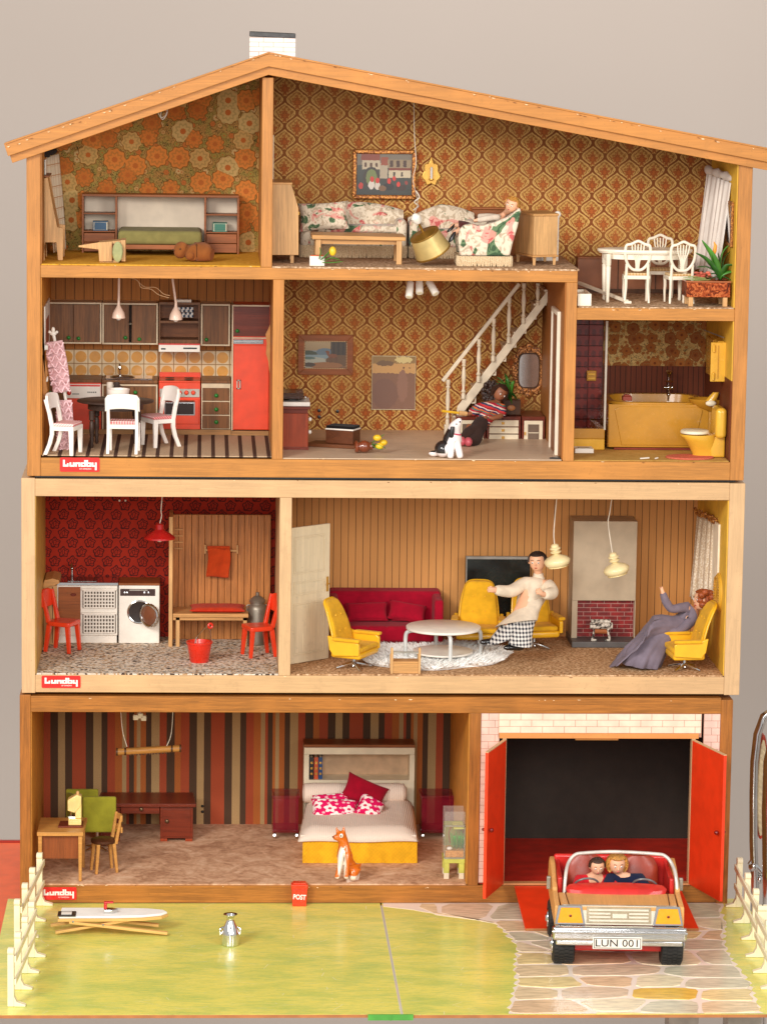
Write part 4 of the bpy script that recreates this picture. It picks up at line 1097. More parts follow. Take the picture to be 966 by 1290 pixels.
for i in range(6): a_ = i*PI/3; mb.ell((8*math.cos(a_), 8*math.sin(a_), -17), 2).tube([(8*math.cos(a_), 8*math.sin(a_), -17), (4*math.cos(a_), 4*math.sin(a_), -11)], .7, 5)
mb.build('hanging_beads', m_chr, T, smooth=True)
top = Mt @ Vector((0,0,43))
pth = [(U(521,130,150).x, 150, roofz(U(521,130,150).x)+3), P3(522,170,150), P3(524,205,140), P3(520,225,130), P3(524,243,100), P3(526,256,70), tuple(top)]
cord(smooth_path(pth), .5, mwire, '', T)
tw = smooth_path([P3(524,240,90), P3(528,248,84), P3(522,254,80), P3(527,259,70), P3(521,264,60)])
cord(tw, .9, mwire, '', T)
# right floral sofa (behind lamp)
a = U(520,320,140).x; b = U(596,320,140).x
T = thing('floral_armchair', 'floral armchair with rose pattern standing half hidden behind the drum lamp', 'armchair', ((a+b)/2, 140, z))
zt1 = U(570,258,195).z; secs = []
for i in range(17):
    u = i/16; x_ = a-4+(b-a+8)*u; h = (zt1-z-14)*(.55+.45*math.sin(PI*(u*.62+.25))**.7)*(.72+.28*min(1, u*2))
    secs.append(((x_, 192, z+14+h/2), (0, 11, 0), (0, 0, h/2+2)))
MB().loft(secs, 18).build('backrest', MFL2, T, smooth=True)
MB().box(a, b, 150, 196, z+13, z+38).build('seat', MFL2, T, bev=6, seg=4)
for x_ in (a-4, b-10): MB().box(x_, x_+14, 148, 196, z+13, z+50).build('armrest', MFL2, T, bev=6, seg=4)
fringe(T, [(a-3, 185), (a-3, 148), (b+3, 148), (b+3, 185)], z+.3, z+15, 'skirt_fringe')
# floral wing chair with doll, side view facing left
T = thing('floral_armchair', 'cream floral armchair turned sideways with a doll reclining in it', 'armchair', (U(612,333,25).x, 25, z))
def q2(px, py, Y=30): u = U(px, py, Y); return (u.x, max(u.z, z+12))
side = [(579,322),(577,300),(579,288),(585,283),(594,281),(602,284),(610,283),(622,280),(634,275),(643,271),(651,264),(655,261),(656,266),(652,285),(646,305),(642,322)]
sp = [q2(*p) for p in side]
MBp = MB().prism(sp, 'xz', 28, 38); MBp.build('side_panel', floral_fabric('cream_big_floral', 7.2, .62), T, bev=3.5, seg=4)
MB().prism(sp, 'xz', 84, 94).build('side_panel', MFL, T, bev=3.5, seg=4)
bk_ = [(632,300),(636,280),(652,262),(656,262),(646,305),(640,322),(630,322)]
MB().prism([q2(*p) for p in bk_], 'xz', 38.2, 83.8).build('backrest', MFL, T, bev=2, seg=3)
MB().prism([q2(*p) for p in [(582,322),(581,302),(584,298),(634,300),(634,322)]], 'xz', 38.2, 83.8).build('seat', MFL, T, bev=3, seg=3)
x0, x1 = q2(578,322)[0], q2(643,322)[0]
fringe(T, [(x0, 92), (x0-1, 27), (x1+1, 27), (x1, 92)], z+.3, z+13, 'skirt_fringe')
# doll
T = thing('doll', 'fair haired doll in cream blouse and maroon skirt reclining in the floral chair', 'doll', P3(610,300,60))
D = {'hip': (P3(606,293,60), 7), 'waist': (P3(614,287,60), 5.5), 'chest': (P3(626,277,60), 7), 'neck': (P3(636,268,60), 3), 'jaw': (P3(641,264,48), 5), 'head': (P3(645,258,42), 8.6),
     'sh1': (P3(626,273,50), 3.5), 'el1': (P3(612,275,44), 3), 'ha1': (P3(600,277,42), 2.4), 'fi1': (P3(596,278,41), 1.4), 'sh2': (P3(630,274,72), 3.5), 'el2': (P3(616,272,80), 3), 'ha2': (P3(601,272,82), 2.2),
     'kn1': (P3(584,287,50), 5), 'an1': (P3(572,293,46), 3), 'kn2': (P3(584,284,70), 5), 'an2': (P3(571,283,70), 3), 'to1': (P3(568,302,44), 2.6), 'to2': (P3(566,290,68), 2.6)}
E_ = [('hip','waist'),('waist','chest'),('chest','neck'),('neck','jaw'),('jaw','head'),('chest','sh1'),('sh1','el1'),('el1','ha1'),('ha1','fi1'),('chest','sh2'),('sh2','el2'),('el2','ha2'),('hip','kn1'),('kn1','an1'),('an1','to1'),('hip','kn2'),('kn2','an2'),('an2','to2')]
bd_ = skinned(D, E_, 'hip').build('body', m_skin, T, smooth=True)
def sub_skin(D, keys, E, grow, root): return skinned({k: (D[k][0], (D[k][1] if not isinstance(D[k][1], tuple) else D[k][1][0])+grow) for k in keys}, [e for e in E if e[0] in keys and e[1] in keys], root)
sub_skin(D, ['waist','chest','sh1','el1','ha1','sh2','el2','ha2'], E_, 1.2, 'chest').build('blouse', fabric('cream_blouse', (222,204,184)), bd_, smooth=True)
MB().loft([(P3(616,287,60), (2,0,-5), (0,10,0)), (P3(606,293,60), (2,0,-9), (0,14,0)), (P3(590,289,60), (1,0,-10), (0,17,0)), (P3(578,288,60), (0,0,-11), (0,18,0))], 16).build('skirt', fabric('maroon_skirt', (92,40,36)), bd_, smooth=True)
def facekit(head, body, fwd, upv, r, hairm, style='short', lips=(176,60,56)):
    """eyes, brows, mouth, nose and hair placed on a head sphere; fwd, upv are directions"""
    f_ = Vector(fwd).normalized(); u_ = Vector(upv); u_ = (u_-f_*u_.dot(f_)).normalized(); s_ = u_.cross(f_).normalized(); H = Vector(head)
    MB().loft([(H-u_*r*.98+f_*r*.2, s_*r*.3, f_*r*.3), (H-u_*r*.86+f_*r*.14, s_*r*.55, f_*r*.58), (H-u_*r*.5+f_*r*.02, s_*r*.80, f_*r*.86), (H, s_*r*.92, f_*r*.92), (H+u_*r*.5, s_*r*.84, f_*r*.84), (H+u_*r*.85, s_*r*.5, f_*r*.5), (H+u_*r*.95, s_*r*.2, f_*r*.2)], 20).build('face', body.data.materials[0], body, smooth=True)
    for sg in (-1, 1):
        p = H+f_*r*.84+s_*sg*r*.34+u_*r*.02
        MB().ell(p, r*.12, 8).build('eye', flat('eye_white', (232,226,218), .3, var=0), body, smooth=True)
        MB().ell(p+f_*r*.075, r*.062, 8).build('pupil', m_blk, body, smooth=True)
        a_ = H+f_*r*.89+s_*sg*r*.20+u_*r*.26; b_ = H+f_*r*.78+s_*sg*r*.52+u_*r*.28
        MB().tube([a_, (a_+b_)/2+u_*r*.06+f_*r*.03, b_], r*.03, 5).build('eyebrow', flat('eyebrow', (84,52,34), .7, var=0), body)
    p = H+f_*r*.96-u_*r*.22; MB().loft([(p+u_*r*.28-f_*r*.12, s_*r*.05, f_*r*.05), (p, s_*r*.12, f_*r*.14), (p-u_*r*.07-f_*r*.06, s_*r*.08, f_*r*.08)], 8).build('nose', body.data.materials[0], body, smooth=True)
    p = H+f_*r*.80-u_*r*.54; MB().tube([p-s_*r*.24-f_*r*.05, p+f_*r*.07-u_*r*.03, p+s_*r*.24-f_*r*.05], [r*.03, r*.075, r*.03], 6).build('mouth', flat('lips', lips, .4, var=0), body, smooth=True)
    for sg in (-1, 1): MB().ell(H+s_*sg*r*.92-u_*r*.1, (r*.16, r*.16, r*.24), 8).build('ear', body.data.materials[0], body, smooth=True)
    # hair cap
    mb = MB(); N = 20; vs = []; fs = []
    def inface(dv): return dv.dot(f_) > .34 and dv.dot(u_) < .66
    rsd = random.Random(5)
    grid_ = {}
    for i in range(N+1):
        for k in range(2*N):
            t = PI*i/N; a_ = PI*k/N
            dv = u_*math.cos(t)+(f_*math.cos(a_)+s_*math.sin(a_))*math.sin(t)
            low = {'short': -.25, 'long': -.75, 'bun': -.55, 'bob': -.72}[style]
            rr = r*(1.13+.025*math.sin(a_*14+t*4))
            if style == 'long' and dv.dot(u_) < 0: rr *= 1.12
            if style == 'bob': rr *= 1.07+.08*max(0, -dv.dot(u_))+.05*abs(dv.dot(s_))
            ins = inface(dv) or dv.dot(u_) < low or (dv.dot(f_) > .05 and dv.dot(u_) < -.1 and style == 'short')
            grid_[i, k] = len(vs); vs.append(H+dv*(rr if not ins else r*.5))
    for i in range(N):
        for k in range(2*N): fs.append((grid_[i, k], grid_[i, (k+1) % (2*N)], grid_[i+1, (k+1) % (2*N)], grid_[i+1, k]))
    mb.add(vs, fs).build('hair', hairm, body, smooth=True)
mblond = hair('blond_hair', (206,144,66)); mbrown = hair('brown_hair', (70,44,30)); maub = hair('auburn_hair', (170,82,34)); mdkh = hair('dark_curly_hair', (60,36,26))
facekit(P3(645,257,40), bd_, (-.5,-.85,-.15), (.3,-.1,.95), 9.3, mblond, 'short')
for p, q_ in (('an1','to1'),('an2','to2')):
    A_, B_ = Vector(D[p][0]), Vector(D[q_][0]); MB().loft([(A_.lerp(B_, t), (3.2*s, 0, 1), (0, 3.4*s, 0)) for t, s in ((-.2,.9),(.2,1.1),(.9,1.1),(1.25,.7))], 10).build('shoe', m_blk, bd_, smooth=True)
# cabinet with woven side
T = thing('side_cabinet', 'oak cabinet on short legs seen obliquely at the right end of the living room', 'cabinet', (U(675,330,60).x, 60, z))
A_ = Vector(P3(672,318,50)); c0 = U(648,318,110); c1 = U(701,318,70)
zt = U(672,272,50).z; zbm = z+13
pol = [(A_.x, 50), (U(701,318,70).x, 62), (U(701,318,70).x-8, 125), (U(648,318,110).x, 112)]
MB().prism(pol, 'xy', zbm, zt).build('body', m_oak, T, bev=.6)
pf = [(A_.x+.5, 49.4), (U(701,318,70).x, 61.4), (U(701,318,70).x, 61.9), (A_.x+.5, 50)]
MB().prism([(A_.x-1.2, 48.3), (U(701,318,70).x+1.4, 60.8), (U(701,318,70).x-7, 127), (U(648,318,110).x-1, 113.5)], 'xy', zt+.1, zt+3).build('top_board', m_oakx, T, bev=.5)
MB().prism([(A_.x-1.2, 48.3), (U(701,318,70).x+1.4, 60.8), (U(701,318,70).x-7, 127), (U(648,318,110).x-1, 113.5)], 'xy', zbm-2.5, zbm-.1).build('base_board', m_oakx, T, bev=.5)
for i in range(4):
    p = pol[i]; cx_, cy_ = sum(k[0] for k in pol)/4, sum(k[1] for k in pol)/4
    p = (p[0]*.85+cx_*.15, p[1]*.85+cy_*.15); MB().bar((p[0], p[1], zbm-2.6), (p[0], p[1], z), 4.5, 4.5, 3, 3).build('leg', m_oak, T)
T = thing('white_board', 'white board with rounded top corner leaning behind the oak side cabinet', 'board', (U(701,326,80).x, 128, z))
a, b, c, d = RR(694, 267, 704.5, 327, 129)
MB().box(a-20, b, 129, 133, z, d-3).build('panel', m_white, T, bev=.8)
MB().ell((b-2, 131, d-3), (4.5,3,4.5)).build('corner_knob', m_white, T, smooth=True)
T = thing('brown_headboard', 'dark brown wooden board standing against the wall behind the reclining doll', 'board', (U(620,320,205).x, 205, z))
a, b, c, d = RR(594, 264, 650, 320, 205)
MB().box(a, b, 205, 212, z, d).build('panel', m_teak, T, bev=1)
MB().box(a-1, b+1, 203, 214, d+.1, d+3).build('top_rail', m_teak, T, bev=.6)

# ================= DINING ROOM
z = zDN+.8
def lyre_chair():
    T = thing('dining_chair', 'x', 'chair', (0,0,0), 0, 'white shield back dining chairs', local=True)
    w_, h, H, dd = 34, 36, 76, 32
    for sx in (-1, 1):
        MB().tube([(sx*15,-14,h-4),(sx*14.6,-14.2,h-14),(sx*15,-14.6,14),(sx*14.6,-15,0)], [2.2,2.0,1.7,1.3], 8).build('leg', m_ivw, T, smooth=True)
        MB().tube([(sx*14,14,h-2),(sx*14,14,20),(sx*15,15.5,8),(sx*15.5,17.5,0)], [2.1,1.9,1.7,1.5], 8).build('leg', m_ivw, T, smooth=True)
    MB().box(-17,17,-16.5,15,h-6,h-1).build('seat_frame', m_ivw, T, bev=1, seg=3)
    MB().box(-15.6,15.6,-15.6,13,h-1,h+2).build('seat_pad', m_seat, T, bev=1.2, seg=3)
    # shield frame
    def yb(zz): return 14+(zz-h)*.14
    pts = []
    for i in range(29):
        t = -1+2*i/28
        # shield outline from bottom round one side
    out = [(0,h+6),(-6,h+7),(-12,h+13),(-15.5,h+22),(-16,h+32),(-14.5,h+38),(-9,h+39.5),(-4,h+42),(0,h+43.5),(4,h+42),(9,h+39.5),(14.5,h+38),(16,h+32),(15.5,h+22),(12,h+13),(6,h+7),(0,h+6)]
    path = smooth_path([(x_, yb(zz), zz) for x_, zz in out], 4)
    MB().tube(path, 1.9, 8).build('backrest', m_ivw, T, smooth=True)
    mb = MB()
    for k in (-2, -1, 0, 1, 2):
        mb.tube(smooth_path([(k*.8, yb(h+7), h+7), (k*1.3, yb(h+18), h+18), (k*3.4, yb(h+30), h+30), (k*3.9, yb(h+40), h+39.5)], 3), 1.0, 6)
    mb.build('splat', m_ivw, T, smooth=True)
    for sx in (-1, 1): MB().tube([(sx*14, 14, h-3), (sx*13.6, yb(h+12), h+14)], 1.9, 8).build('back_post', m_ivw, T, smooth=True)
    return T
m_ivw = flat('ivory_white_lacquer', (240,228,206), .35, var=.03)
m_seat = gingham('tan_seat_fabric', (196,150,92), (232,206,160), 4)
c0 = lyre_chair()
def onfloor(px, py, z): q = Fz(px, py, z); return (q.x, q.y, z)
p = onfloor(802, 381, z)
c0.location = Vector((p[0], p[1]+12, z))*.001; c0.rotation_euler.z = R_(176-180+4); c0['label'] = 'white shield back chair in front of the dining table at left'
c0.rotation_euler.z = R_(180)
p = onfloor(856, 382, z); 
# chairs drawn with their backs to us: front (seat) towards the table
dup(c0, (p[0], p[1]+12, z), 186, 'white shield back chair in front of the dining table nearest the planter')
c0.rotation_euler.z = R_(177)
p = U(831, 371, 150); dup(c0, (p[0], 150, z), -4, 'white shield back chair on the far side of the dining table')
T = thing('dining_table', 'ivory white oval dining table with turned legs beside the white curtain', 'table', (U(812,380,70).x, 80, z))
a, b = U(753,318,75).x, U(873,318,75).x; zt = U(812,315,60).z; cx = (a+b)/2; Yt = 82
MB().loft([((cx, Yt, zz), ((b-a)/2*s, 0, 0), (0, 32*s, 0)) for zz, s in ((zt-5,.94),(zt-4.5,.97),(zt-3,.98),(zt-2.5,1),(zt,1),(zt+.4,.99))], 40).build('table_top', m_ivw, T, smooth=True)
MB().loft([((cx, Yt, zz), ((b-a)/2*.88, 0, 0), (0, 27, 0)) for zz in (zt-12, zt-5.1)], 32).build('apron', m_ivw, T, smooth=True)
for sx in (-1, 1):
    for sy in (-1, 1):
        c_ = (cx+sx*(b-a)*.40, Yt+sy*20, 0)
        MB().lathe([(1.7,z),(2.4,z+2),(2,z+5),(2.8,z+20),(3.4,zt-22),(2.6,zt-21),(3.6,zt-19),(3.6,zt-5.2)], c_, 12).build('leg', m_ivw, T, smooth=True)
T = thing('white_box', 'cream white box with open top beside the dining room carpet edge', 'box', (U(736,388,20).x, 20, z))
a, b, c, d = RR(727.5, 370, 745, 388, 8); a = max(a, x727+.5)
MB().box(a, b, 8, 11, z, d).build('front_panel', m_ivw, T, bev=.4); MB().box(b-3, b, 11.1, 75, z, d).build('side_panel', m_ivw, T, bev=.4)
MB().box(a, b-3.1, 11.1, 75, z, z+3).build('base', m_ivw, T); MB().box(a, b-3.1, 72, 75, z+3.1, d).build('rear_panel', m_ivw, T)
MB().box(a, b-3.1, 11.1, 71.9, d-5, d-3).build('inner_lid', m_ivw, T)
T = thing('white_lath', 'fallen white lath lying diagonally under the dining table', 'lath', P3(760,366,110))
MB().bar((U(728,355,160).x, 150, U(728,356,150).z), (U(792,378,40).x, 55, z+2), 4, 4).build('lath', m_ivw, T, bev=.5); MB().box(U(786,378,50).x, U(795,378,50).x, 48, 56, z, z+3).build('end_block', m_ivw, T)
T = thing('low_cabinet', 'brown low cabinet standing along the damask wall behind the dining table', 'cabinet', (U(800,370,200).x, 195, z))
a, b, c, d = RR(727, 325, 872, 369, 195); a = max(a, x727+1)
mbrn = flat('smooth_brown_board', (150,92,58), .55)
MB().box(a, b, 197, 222, z, d-2).build('body', mbrn, T, bev=.5); MB().box(a, b+1, 194, 223, d-1.9, d).build('top_board', mbrn, T, bev=.5)
for x_ in (a+(b-a)*.35, a+(b-a)*.68): MB().box(x_, x_+1.2, 196, 196.9, z+3, d-3).build('door_gap', m_dark, T)
MB().box(a+2, b-2, 195.4, 196.9, z+1, z+6).build('plinth', m_dark, T)
# planter
T = thing('copper_planter', 'square copper planter on pale wooden feet in the dining room corner', 'planter', (U(892,386,25).x, 25, z))
a, b, c, d = RR(864.5, 356, 920, 374, 14)
mcop = GM('tarnished_copper', .28, .75); n_ = mcop.noise(.12, det=3, dist=2)
mcop = mcop.out(mcop.ramp(n_, [(.35,(84,34,18)),(.5,(168,74,34)),(.62,(214,120,66)),(.7,(120,46,22))]), n_, .3)
MB().box(a, b, 14, 17, c, d).build('side_panel', mcop, T, bev=.4); MB().box(a, b, 55, 58, c, d).build('side_panel', mcop, T, bev=.4)
MB().box(a, a+3, 17.1, 54.9, c, d).build('side_panel', mcop, T); MB().box(b-3, b, 17.1, 54.9, c, d).build('side_panel', mcop, T)
MB().box(a+3.1, b-3.1, 17.1, 54.9, c, d-2).build('soil', flat('planter_soil', (70,48,34), .9, bump=.6), T)
frame_m = wood('planter_rim', (182,104,60), 'x')
MB().box(a-1, b+1, 13, 17.5, d+.1, d+2).box(a-1, b+1, 54.5, 59, d+.1, d+2).build('rim', frame_m, T, bev=.3)
for x_ in (a+3, b-9):
    for yy in (15, 50): MB().box(x_, x_+6, yy, yy+6, z, c-.1).build('leg', m_oak, T, bev=.4)
ztop_ = d
T = thing('potted_plant', 'green broad leaved plant with orange flower growing from the copper planter', 'plant', (U(905,350,35).x, 36, d))
mlf2 = flat('dark_leaf_green', (52,104,36), .35, var=.2)
R0 = (907, 352)
for i, P in enumerate([[(905,340),(898,322),(884,302)],[(903,342),(890,326),(876,318)],[(904,344),(892,336),(878,336)],[(907,340),(910,318),(923,304)],[(909,342),(912,326),(920,316)],[(910,344),(916,334),(925,334)],[(909,346),(918,342),(926,342)],
                       [(905,345),(896,344),(884,350)],[(907,338),(906,326),(904,318)],[(904,336),(897,328),(896,318)],[(911,348),(917,350),(923,354)],[(903,348),(893,350),(882,345)]]):
    yy = 36+((i*37) % 30)-18
    leaf(T, [P3(*R0, 36)]+[P3(px, py, 36+(yy-36)*(k+1)/3) for k, (px, py) in enumerate(P)], 4.6 if i < 9 else 3.4, mlf2 if i % 3 else mlf)
q = P3(900,313,30)
MB().loft([((q[0]-1, q[1], q[2]-10), (1.2,0,0), (0,1.2,0)), ((q[0], q[1], q[2]-3), (2.6,0,0), (0,2.2,0)), ((q[0]+1, q[1], q[2]+4), (2,0,0), (0,1.6,0)), ((q[0]-1, q[1], q[2]+9), (.5,0,0), (0,.5,0))], 8).build('flower', flat('orange_petal', (240,150,30), .4), T, smooth=True)
T = thing('flower_patch', 'coral red crumpled flowers lying on the left rim of the copper planter', 'flowers', P3(885,348,30))
mb = MB()
for i in range(16): q = P3(rs.uniform(873,896), rs.uniform(343,350), 30+rs.uniform(-10,16)); mb.ell((q[0], q[1], max(q[2], ztop_+2.5)), (rs.uniform(2,4.5), 3, rs.uniform(1.2,2.4)), 7)
mb.build('petals', flat('coral_petals', (206,104,82), .6, var=.15), T, smooth=True)
T = thing('leaf_spray', 'flat pale green leaf spray draped over the left edge of the planter', 'leaves', P3(873,352,20))
for i, P in enumerate([[(889,351),(876,350),(860,349)],[(892,352),(876,353),(859,351)],[(895,353),(880,354),(864,354)],[(889,350),(874,348),(866,348)]]):
    leaf(T, [(lambda q: (q[0], q[1], max(q[2], ztop_+2.6+i*.3)))(P3(px, py, 20)) for px, py in P], 2.6, flat('pale_leaf', (158,178,104), .5))
T = thing('curtain', 'sheer white curtain with bunched valance at the dining room window', 'curtain', (xr-20, 120, z+60))
g = GM('sheer_white', .8, spec=.1); g.p.inputs['Alpha'].default_value = .93; msheer = g.out(g.mix(g.noise(.1), (240,230,220), (226,212,200)), g.noise(1), .1)
cur((890,218),(921,230),(874,336),(904,352), 172, 50, 3.5, 6, msheer, T)
MB().loft([(P3(890+t*34, 213+t*12, 172-t*120), (0,0,5.5+math.sin(t*19)*1.2), (3.5+math.sin(t*23),3,0)) for t in [i/16 for i in range(17)]], 10).build('valance', msheer, T, smooth=True)
T = thing('wall_mirror', 'narrow mirror with beaded wooden frame on the yellow dining room wall', 'mirror', (xr-2, 60, z+60))
zz0, zz1 = U(924,310,40).z, U(924,253,40).z
MB().box(xr-5, xr-1.5, 20, 66, zz0, zz1).build('frame', mgilt, T, bev=1); MB().box(xr-5.6, xr-5.1, 25, 61, zz0+5, zz1-5).build('glass', chrome('mirror_glass', (220,220,220), .05), T)
# ================= KITCHEN
z = zKT+.6; YK = 205; YW = BK['kt']-.4
x0k = 18.8
mcab = wood('kitchen_dark_wood', (134,86,46), 'z', con=.25); mfrm = flat('cabinet_cream_frame', (212,190,158), .5)
mkn = m_grn
def knob(T, px, py, Y, r=2.6, mat=None, par=None):
    q = P3(px, py, Y); MB().ell((q[0], Y-1.4, q[2]), (r, 1.8, r), 10).build('knob', mat or mkn, par or T, smooth=True)
def upper(label, x0, x1, y0, y1, doors, knobs, extra=None, Y=222, gapdoor=False):
    a, b, c, d = RR(x0, y0, x1, y1, Y)
    T = thing('wall_cabinet', label, 'cupboard', ((a+b)/2, Y, c))
    MB().box(a, a+2.2, Y, YW, c, d).box(b-2.2, b, Y, YW, c, d).box(a+2.2, b-2.2, Y, YW, d-2.2, d).box(a+2.2, b-2.2, Y, YW, c, c+2.2).build('frame', mfrm, T, bev=.3)
    MB().box(a+2.3, b-2.3, YW-2, YW-.2, c+2.3, d-2.3).build('back_panel', m_dark, T)
    for i, (p0, p1) in enumerate(doors):
        u0 = a+2.4+(b-a-4.8)*p0; u1 = a+2.4+(b-a-4.8)*p1
        D = MB().box(u0+.2, u1-.2, Y-.5-(1.2 if i % 2 else 0), Y+1.2-(1.2 if i % 2 else 0), c+2.5, d-2.5).build('door', mcab, T, bev=.3)
        knob(T, knobs[i][0], knobs[i][1], Y-2, 2.6, par=D)
    return T, a, b, c, d
upper('dark double wall cupboard at the left end of the kitchen', 57, 128, 381, 432.5, [(0,.5),(.5,1)], [(86.5,425),(99,426)])
T, a, b, c, d = upper('dark double wall cupboard above the kitchen sink with right door ajar', 128.8, 199, 382, 433.5, [(0,.48),(.53,1)], [(158,425),(175.5,427)])
MB().box(a+2.3, b-2.3, 226, 250, (c+d)/2-1, (c+d)/2).build('shelf', mfrm, T)
upper('dark single wall cupboard right of the mug shelf', 253, 290, 383, 435.5, [(0,1)], [(260,427.5)])
# hood shelf
a, b, c, d = RR(200, 381, 252, 436, 222)
T = thing('hood_shelf', 'open dark wooden shelf above the red cooker', 'shelf', ((a+b)/2, 222, c))
MB().box(a, a+2, 222, YW, c, d).box(b-2, b, 222, YW, c, d).build('side_panel', mcab, T)
MB().box(a+2.1, b-2.1, 222, YW, d-3, d).build('top_board', mcab, T); zsh = U(225, 404, 222).z
MB().box(a+2.1, b-2.1, 222, YW, zsh-3, zsh).build('shelf', mcab, T); MB().box(a+2.1, b-2.1, YW-3, YW, c, d-3.1).build('back_panel', m_teak, T)
MB().box(a+2.1, b-2.1, 221, YW-3.1, c, c+9).build('lower_board', mcab, T)
MB().box(U(222,379,222).x, U(241,379,222).x, 224, 240, d+.1, d+3.5).build('spice_rack', mwire, T)
g = GM('mug_print', .3); x = g.xyz(); mm = (((x[0]*.9).sin()*(x[2]*.9).sin()) > .25); mmug = g.out(g.mix(mm, (226,226,222), (60,84,110)), x[0], .01)
for r in range(2):
    for k in range(4):
        q = P3(225+k*5.4, 390+r*6.6, 224); mb = MB().lathe([(2.4,-3.2),(2.7,-2.8),(2.7,3),(2.2,3),(2.2,-2)], (q[0], 226, q[2]), 10)
        single(mb, 'mug', mmug, ['upper','lower'][r]+' row '+['leftmost','second','third','rightmost'][k]+' small blue patterned mug above the cooker', 'mug', (q[0], 226, q[2]-3.2), 'blue patterned mugs hanging over the cooker', smooth=True)
# cooker hood strip
a, b, c, d = RR(200, 434.5, 252, 443, 212)
T = thing('cooker_hood', 'slim white and red cooker hood strip with slots', 'cooker hood', ((a+b)/2, 212, c))
MB().box(a, b, 212, YW, c, d).build('body', m_white, T, bev=.6); MB().box(a, b, 211.4, 214, d+.1, d+1.8).build('red_strip', m_redp, T)
MB().box(a+3, a+9, 211.6, 211.9, c+3, c+5).box(b-22, b-4, 211.6, 211.9, c+4, c+6).build('slots', m_blk, T)
# tiles: setting part of the section
mt1 = flat('cream_tile', (216,190,148), .3, var=.03); mt2 = flat('orange_tile_dot', (206,142,48), .3, var=.05)
a = U(58,455,YW).x; tw_ = 17.6*mmpx(YW); zt0 = U(150,440.5,YW).z
tile_me = None
TSB = MB().box(a-2, U(291,455,YW).x, YW-.8, YW-.1, zt0-2*tw_-1, zt0+.8).build('tile_backing', flat('tile_grout', (150,108,66), .7), TS)
n_t = int((U(290.5,455,YW).x-a)/tw_)
for i in range(n_t+1):
    for r in range(2):
        x_ = a+i*tw_+(2.5 if i >= 8 else 0); zc_ = zt0-r*tw_
        t_ = MB().box(x_+.45, x_+tw_-.45, YW-1.6, YW-.8, zc_-tw_+.45, zc_-.45).build('tile', mt1, TS, bev=.25)
        cxx, czz = x_+tw_/2, zc_-tw_/2
        MB().prism([(cxx+7.6*math.cos(2*PI*k/18), czz+7.6*math.sin(2*PI*k/18)) for k in range(18)], 'xz', YW-1.9, YW-1.55).build('dot', mt2, t_)
# base units
def unit(name, label, cat, x0, x1, ytop, ybot, Y, bodymat, topmat=None, frame=True, toph=4):
    a, b, c, d = RR(x0, ytop, x1, ybot, Y)
    T = thing(name, label, cat, ((a+b)/2, Y, z))
    MB().box(a, b, Y, YW-2, max(c, z), d-toph).build('body', bodymat, T, bev=.4)
    if topmat: MB().box(a-.3, b+.3, Y-2, YW-2, d-toph+.05, d).build('worktop', topmat, T, bev=.5)
    return T, a, b, max(c, z), d
kick = wood('kick_board', (178,128,76), 'x')
aa, bb = U(57,541,YK).x, U(291,541,YK).x
zk1 = U(170,540.5,YK).z
KP = thing('plinth', 'tan wooden plinth running under the kitchen base units', 'plinth', ((aa+bb)/2, YK+3, z))
MB().box(aa, bb, YK+3, YW-4, z, max(zk1-.3, z+3)).build('plinth_board', kick, KP)
# left cabinet
T, a, b, c, d = unit('base_cabinet', 'narrow dark base cabinet in the left corner behind the pink ruffles', 'cabinet', 57, 80, 478, 540.5, YK, mcab, mcab)
knob(T, 62, 494, YK-1)
T, a, b, c, d = unit('dishwasher', 'orange red dishwasher with white control panel under the counter', 'dishwasher', 81, 127.5, 478, 540.5, YK, m_red, mcab)
u = U(100, 501.5, YK).z
MB().box(a+.6, b-.6, YK-1.5, YK-.1, u, d-6).build('control_panel', m_white, T, bev=.4)
MB().box(a+1.5, b-1.5, YK-2, YK-1.55, d-9, d-7).build('red_band', RED, T)
q = P3(87, 495, YK-2); MB().ell((q[0], YK-2, q[2]), (3,.8,3)).build('orange_dial', m_redp, T, smooth=True)
for k in range(5):
    q = P3(111+k*2.4, 494, YK-2); MB().box(q[0]-.7, q[0]+.7, YK-2, YK-1.55, q[2]-.8, q[2]+.8).build('button', m_blk, T)
MB().box(P3(91,0,YK)[0], P3(100,0,YK)[0], YK-1.9, YK-1.55, q[2]-3, q[2]-2).build('printed_line', m_blk, T)
MB().box(a+1, b-1, YK-1.0, YK-.05, zk1+2, u-14).build('door_panel', m_red, T, bev=.5)
T, a, b, c, d = unit('sink_cabinet', 'dark sink cabinet with cream frame and steel sink on top', 'cabinet', 128.5, 198.5, 479, 540.5, YK, mcab, mcab)
fw_ = U(160, 484, YK).z
MB().box(a, a+2, YK-1.2, YK-.05, zk1, fw_).box(b-2, b, YK-1.2, YK-.05, zk1, fw_).box(a+2, b-2, YK-1.2, YK-.05, fw_-2, fw_).build('frame', mfrm, T)
MB().box((a+b)/2-1+8, b-2.5, YK-1.4, YK-.1, zk1+1, fw_-3).build('door', mcab, T, bev=.3)
MB().box(a+2.5, (a+b)/2+6, YK-1.4, YK-.1, zk1+1, fw_-3).build('door', mcab, T, bev=.3)
knob(T, 170.5, 494, YK-2)
sa, sb = U(133,478,YK+5).x, U(192,478,YK+5).x
MB().box(sa, sb, YK+3, YK+42, d+.1, d+1.8).build('sink_top', m_chr, T, bev=.7)
q = ((sa+sb)/2-9, YK+22, d+1.8); MB().lathe([(12.5,0),(13,.6),(11,2),(3,3.4),(.5,3.6)], q, 24, 1.3, .8).build('sink_lid', m_chr, T, smooth=True)
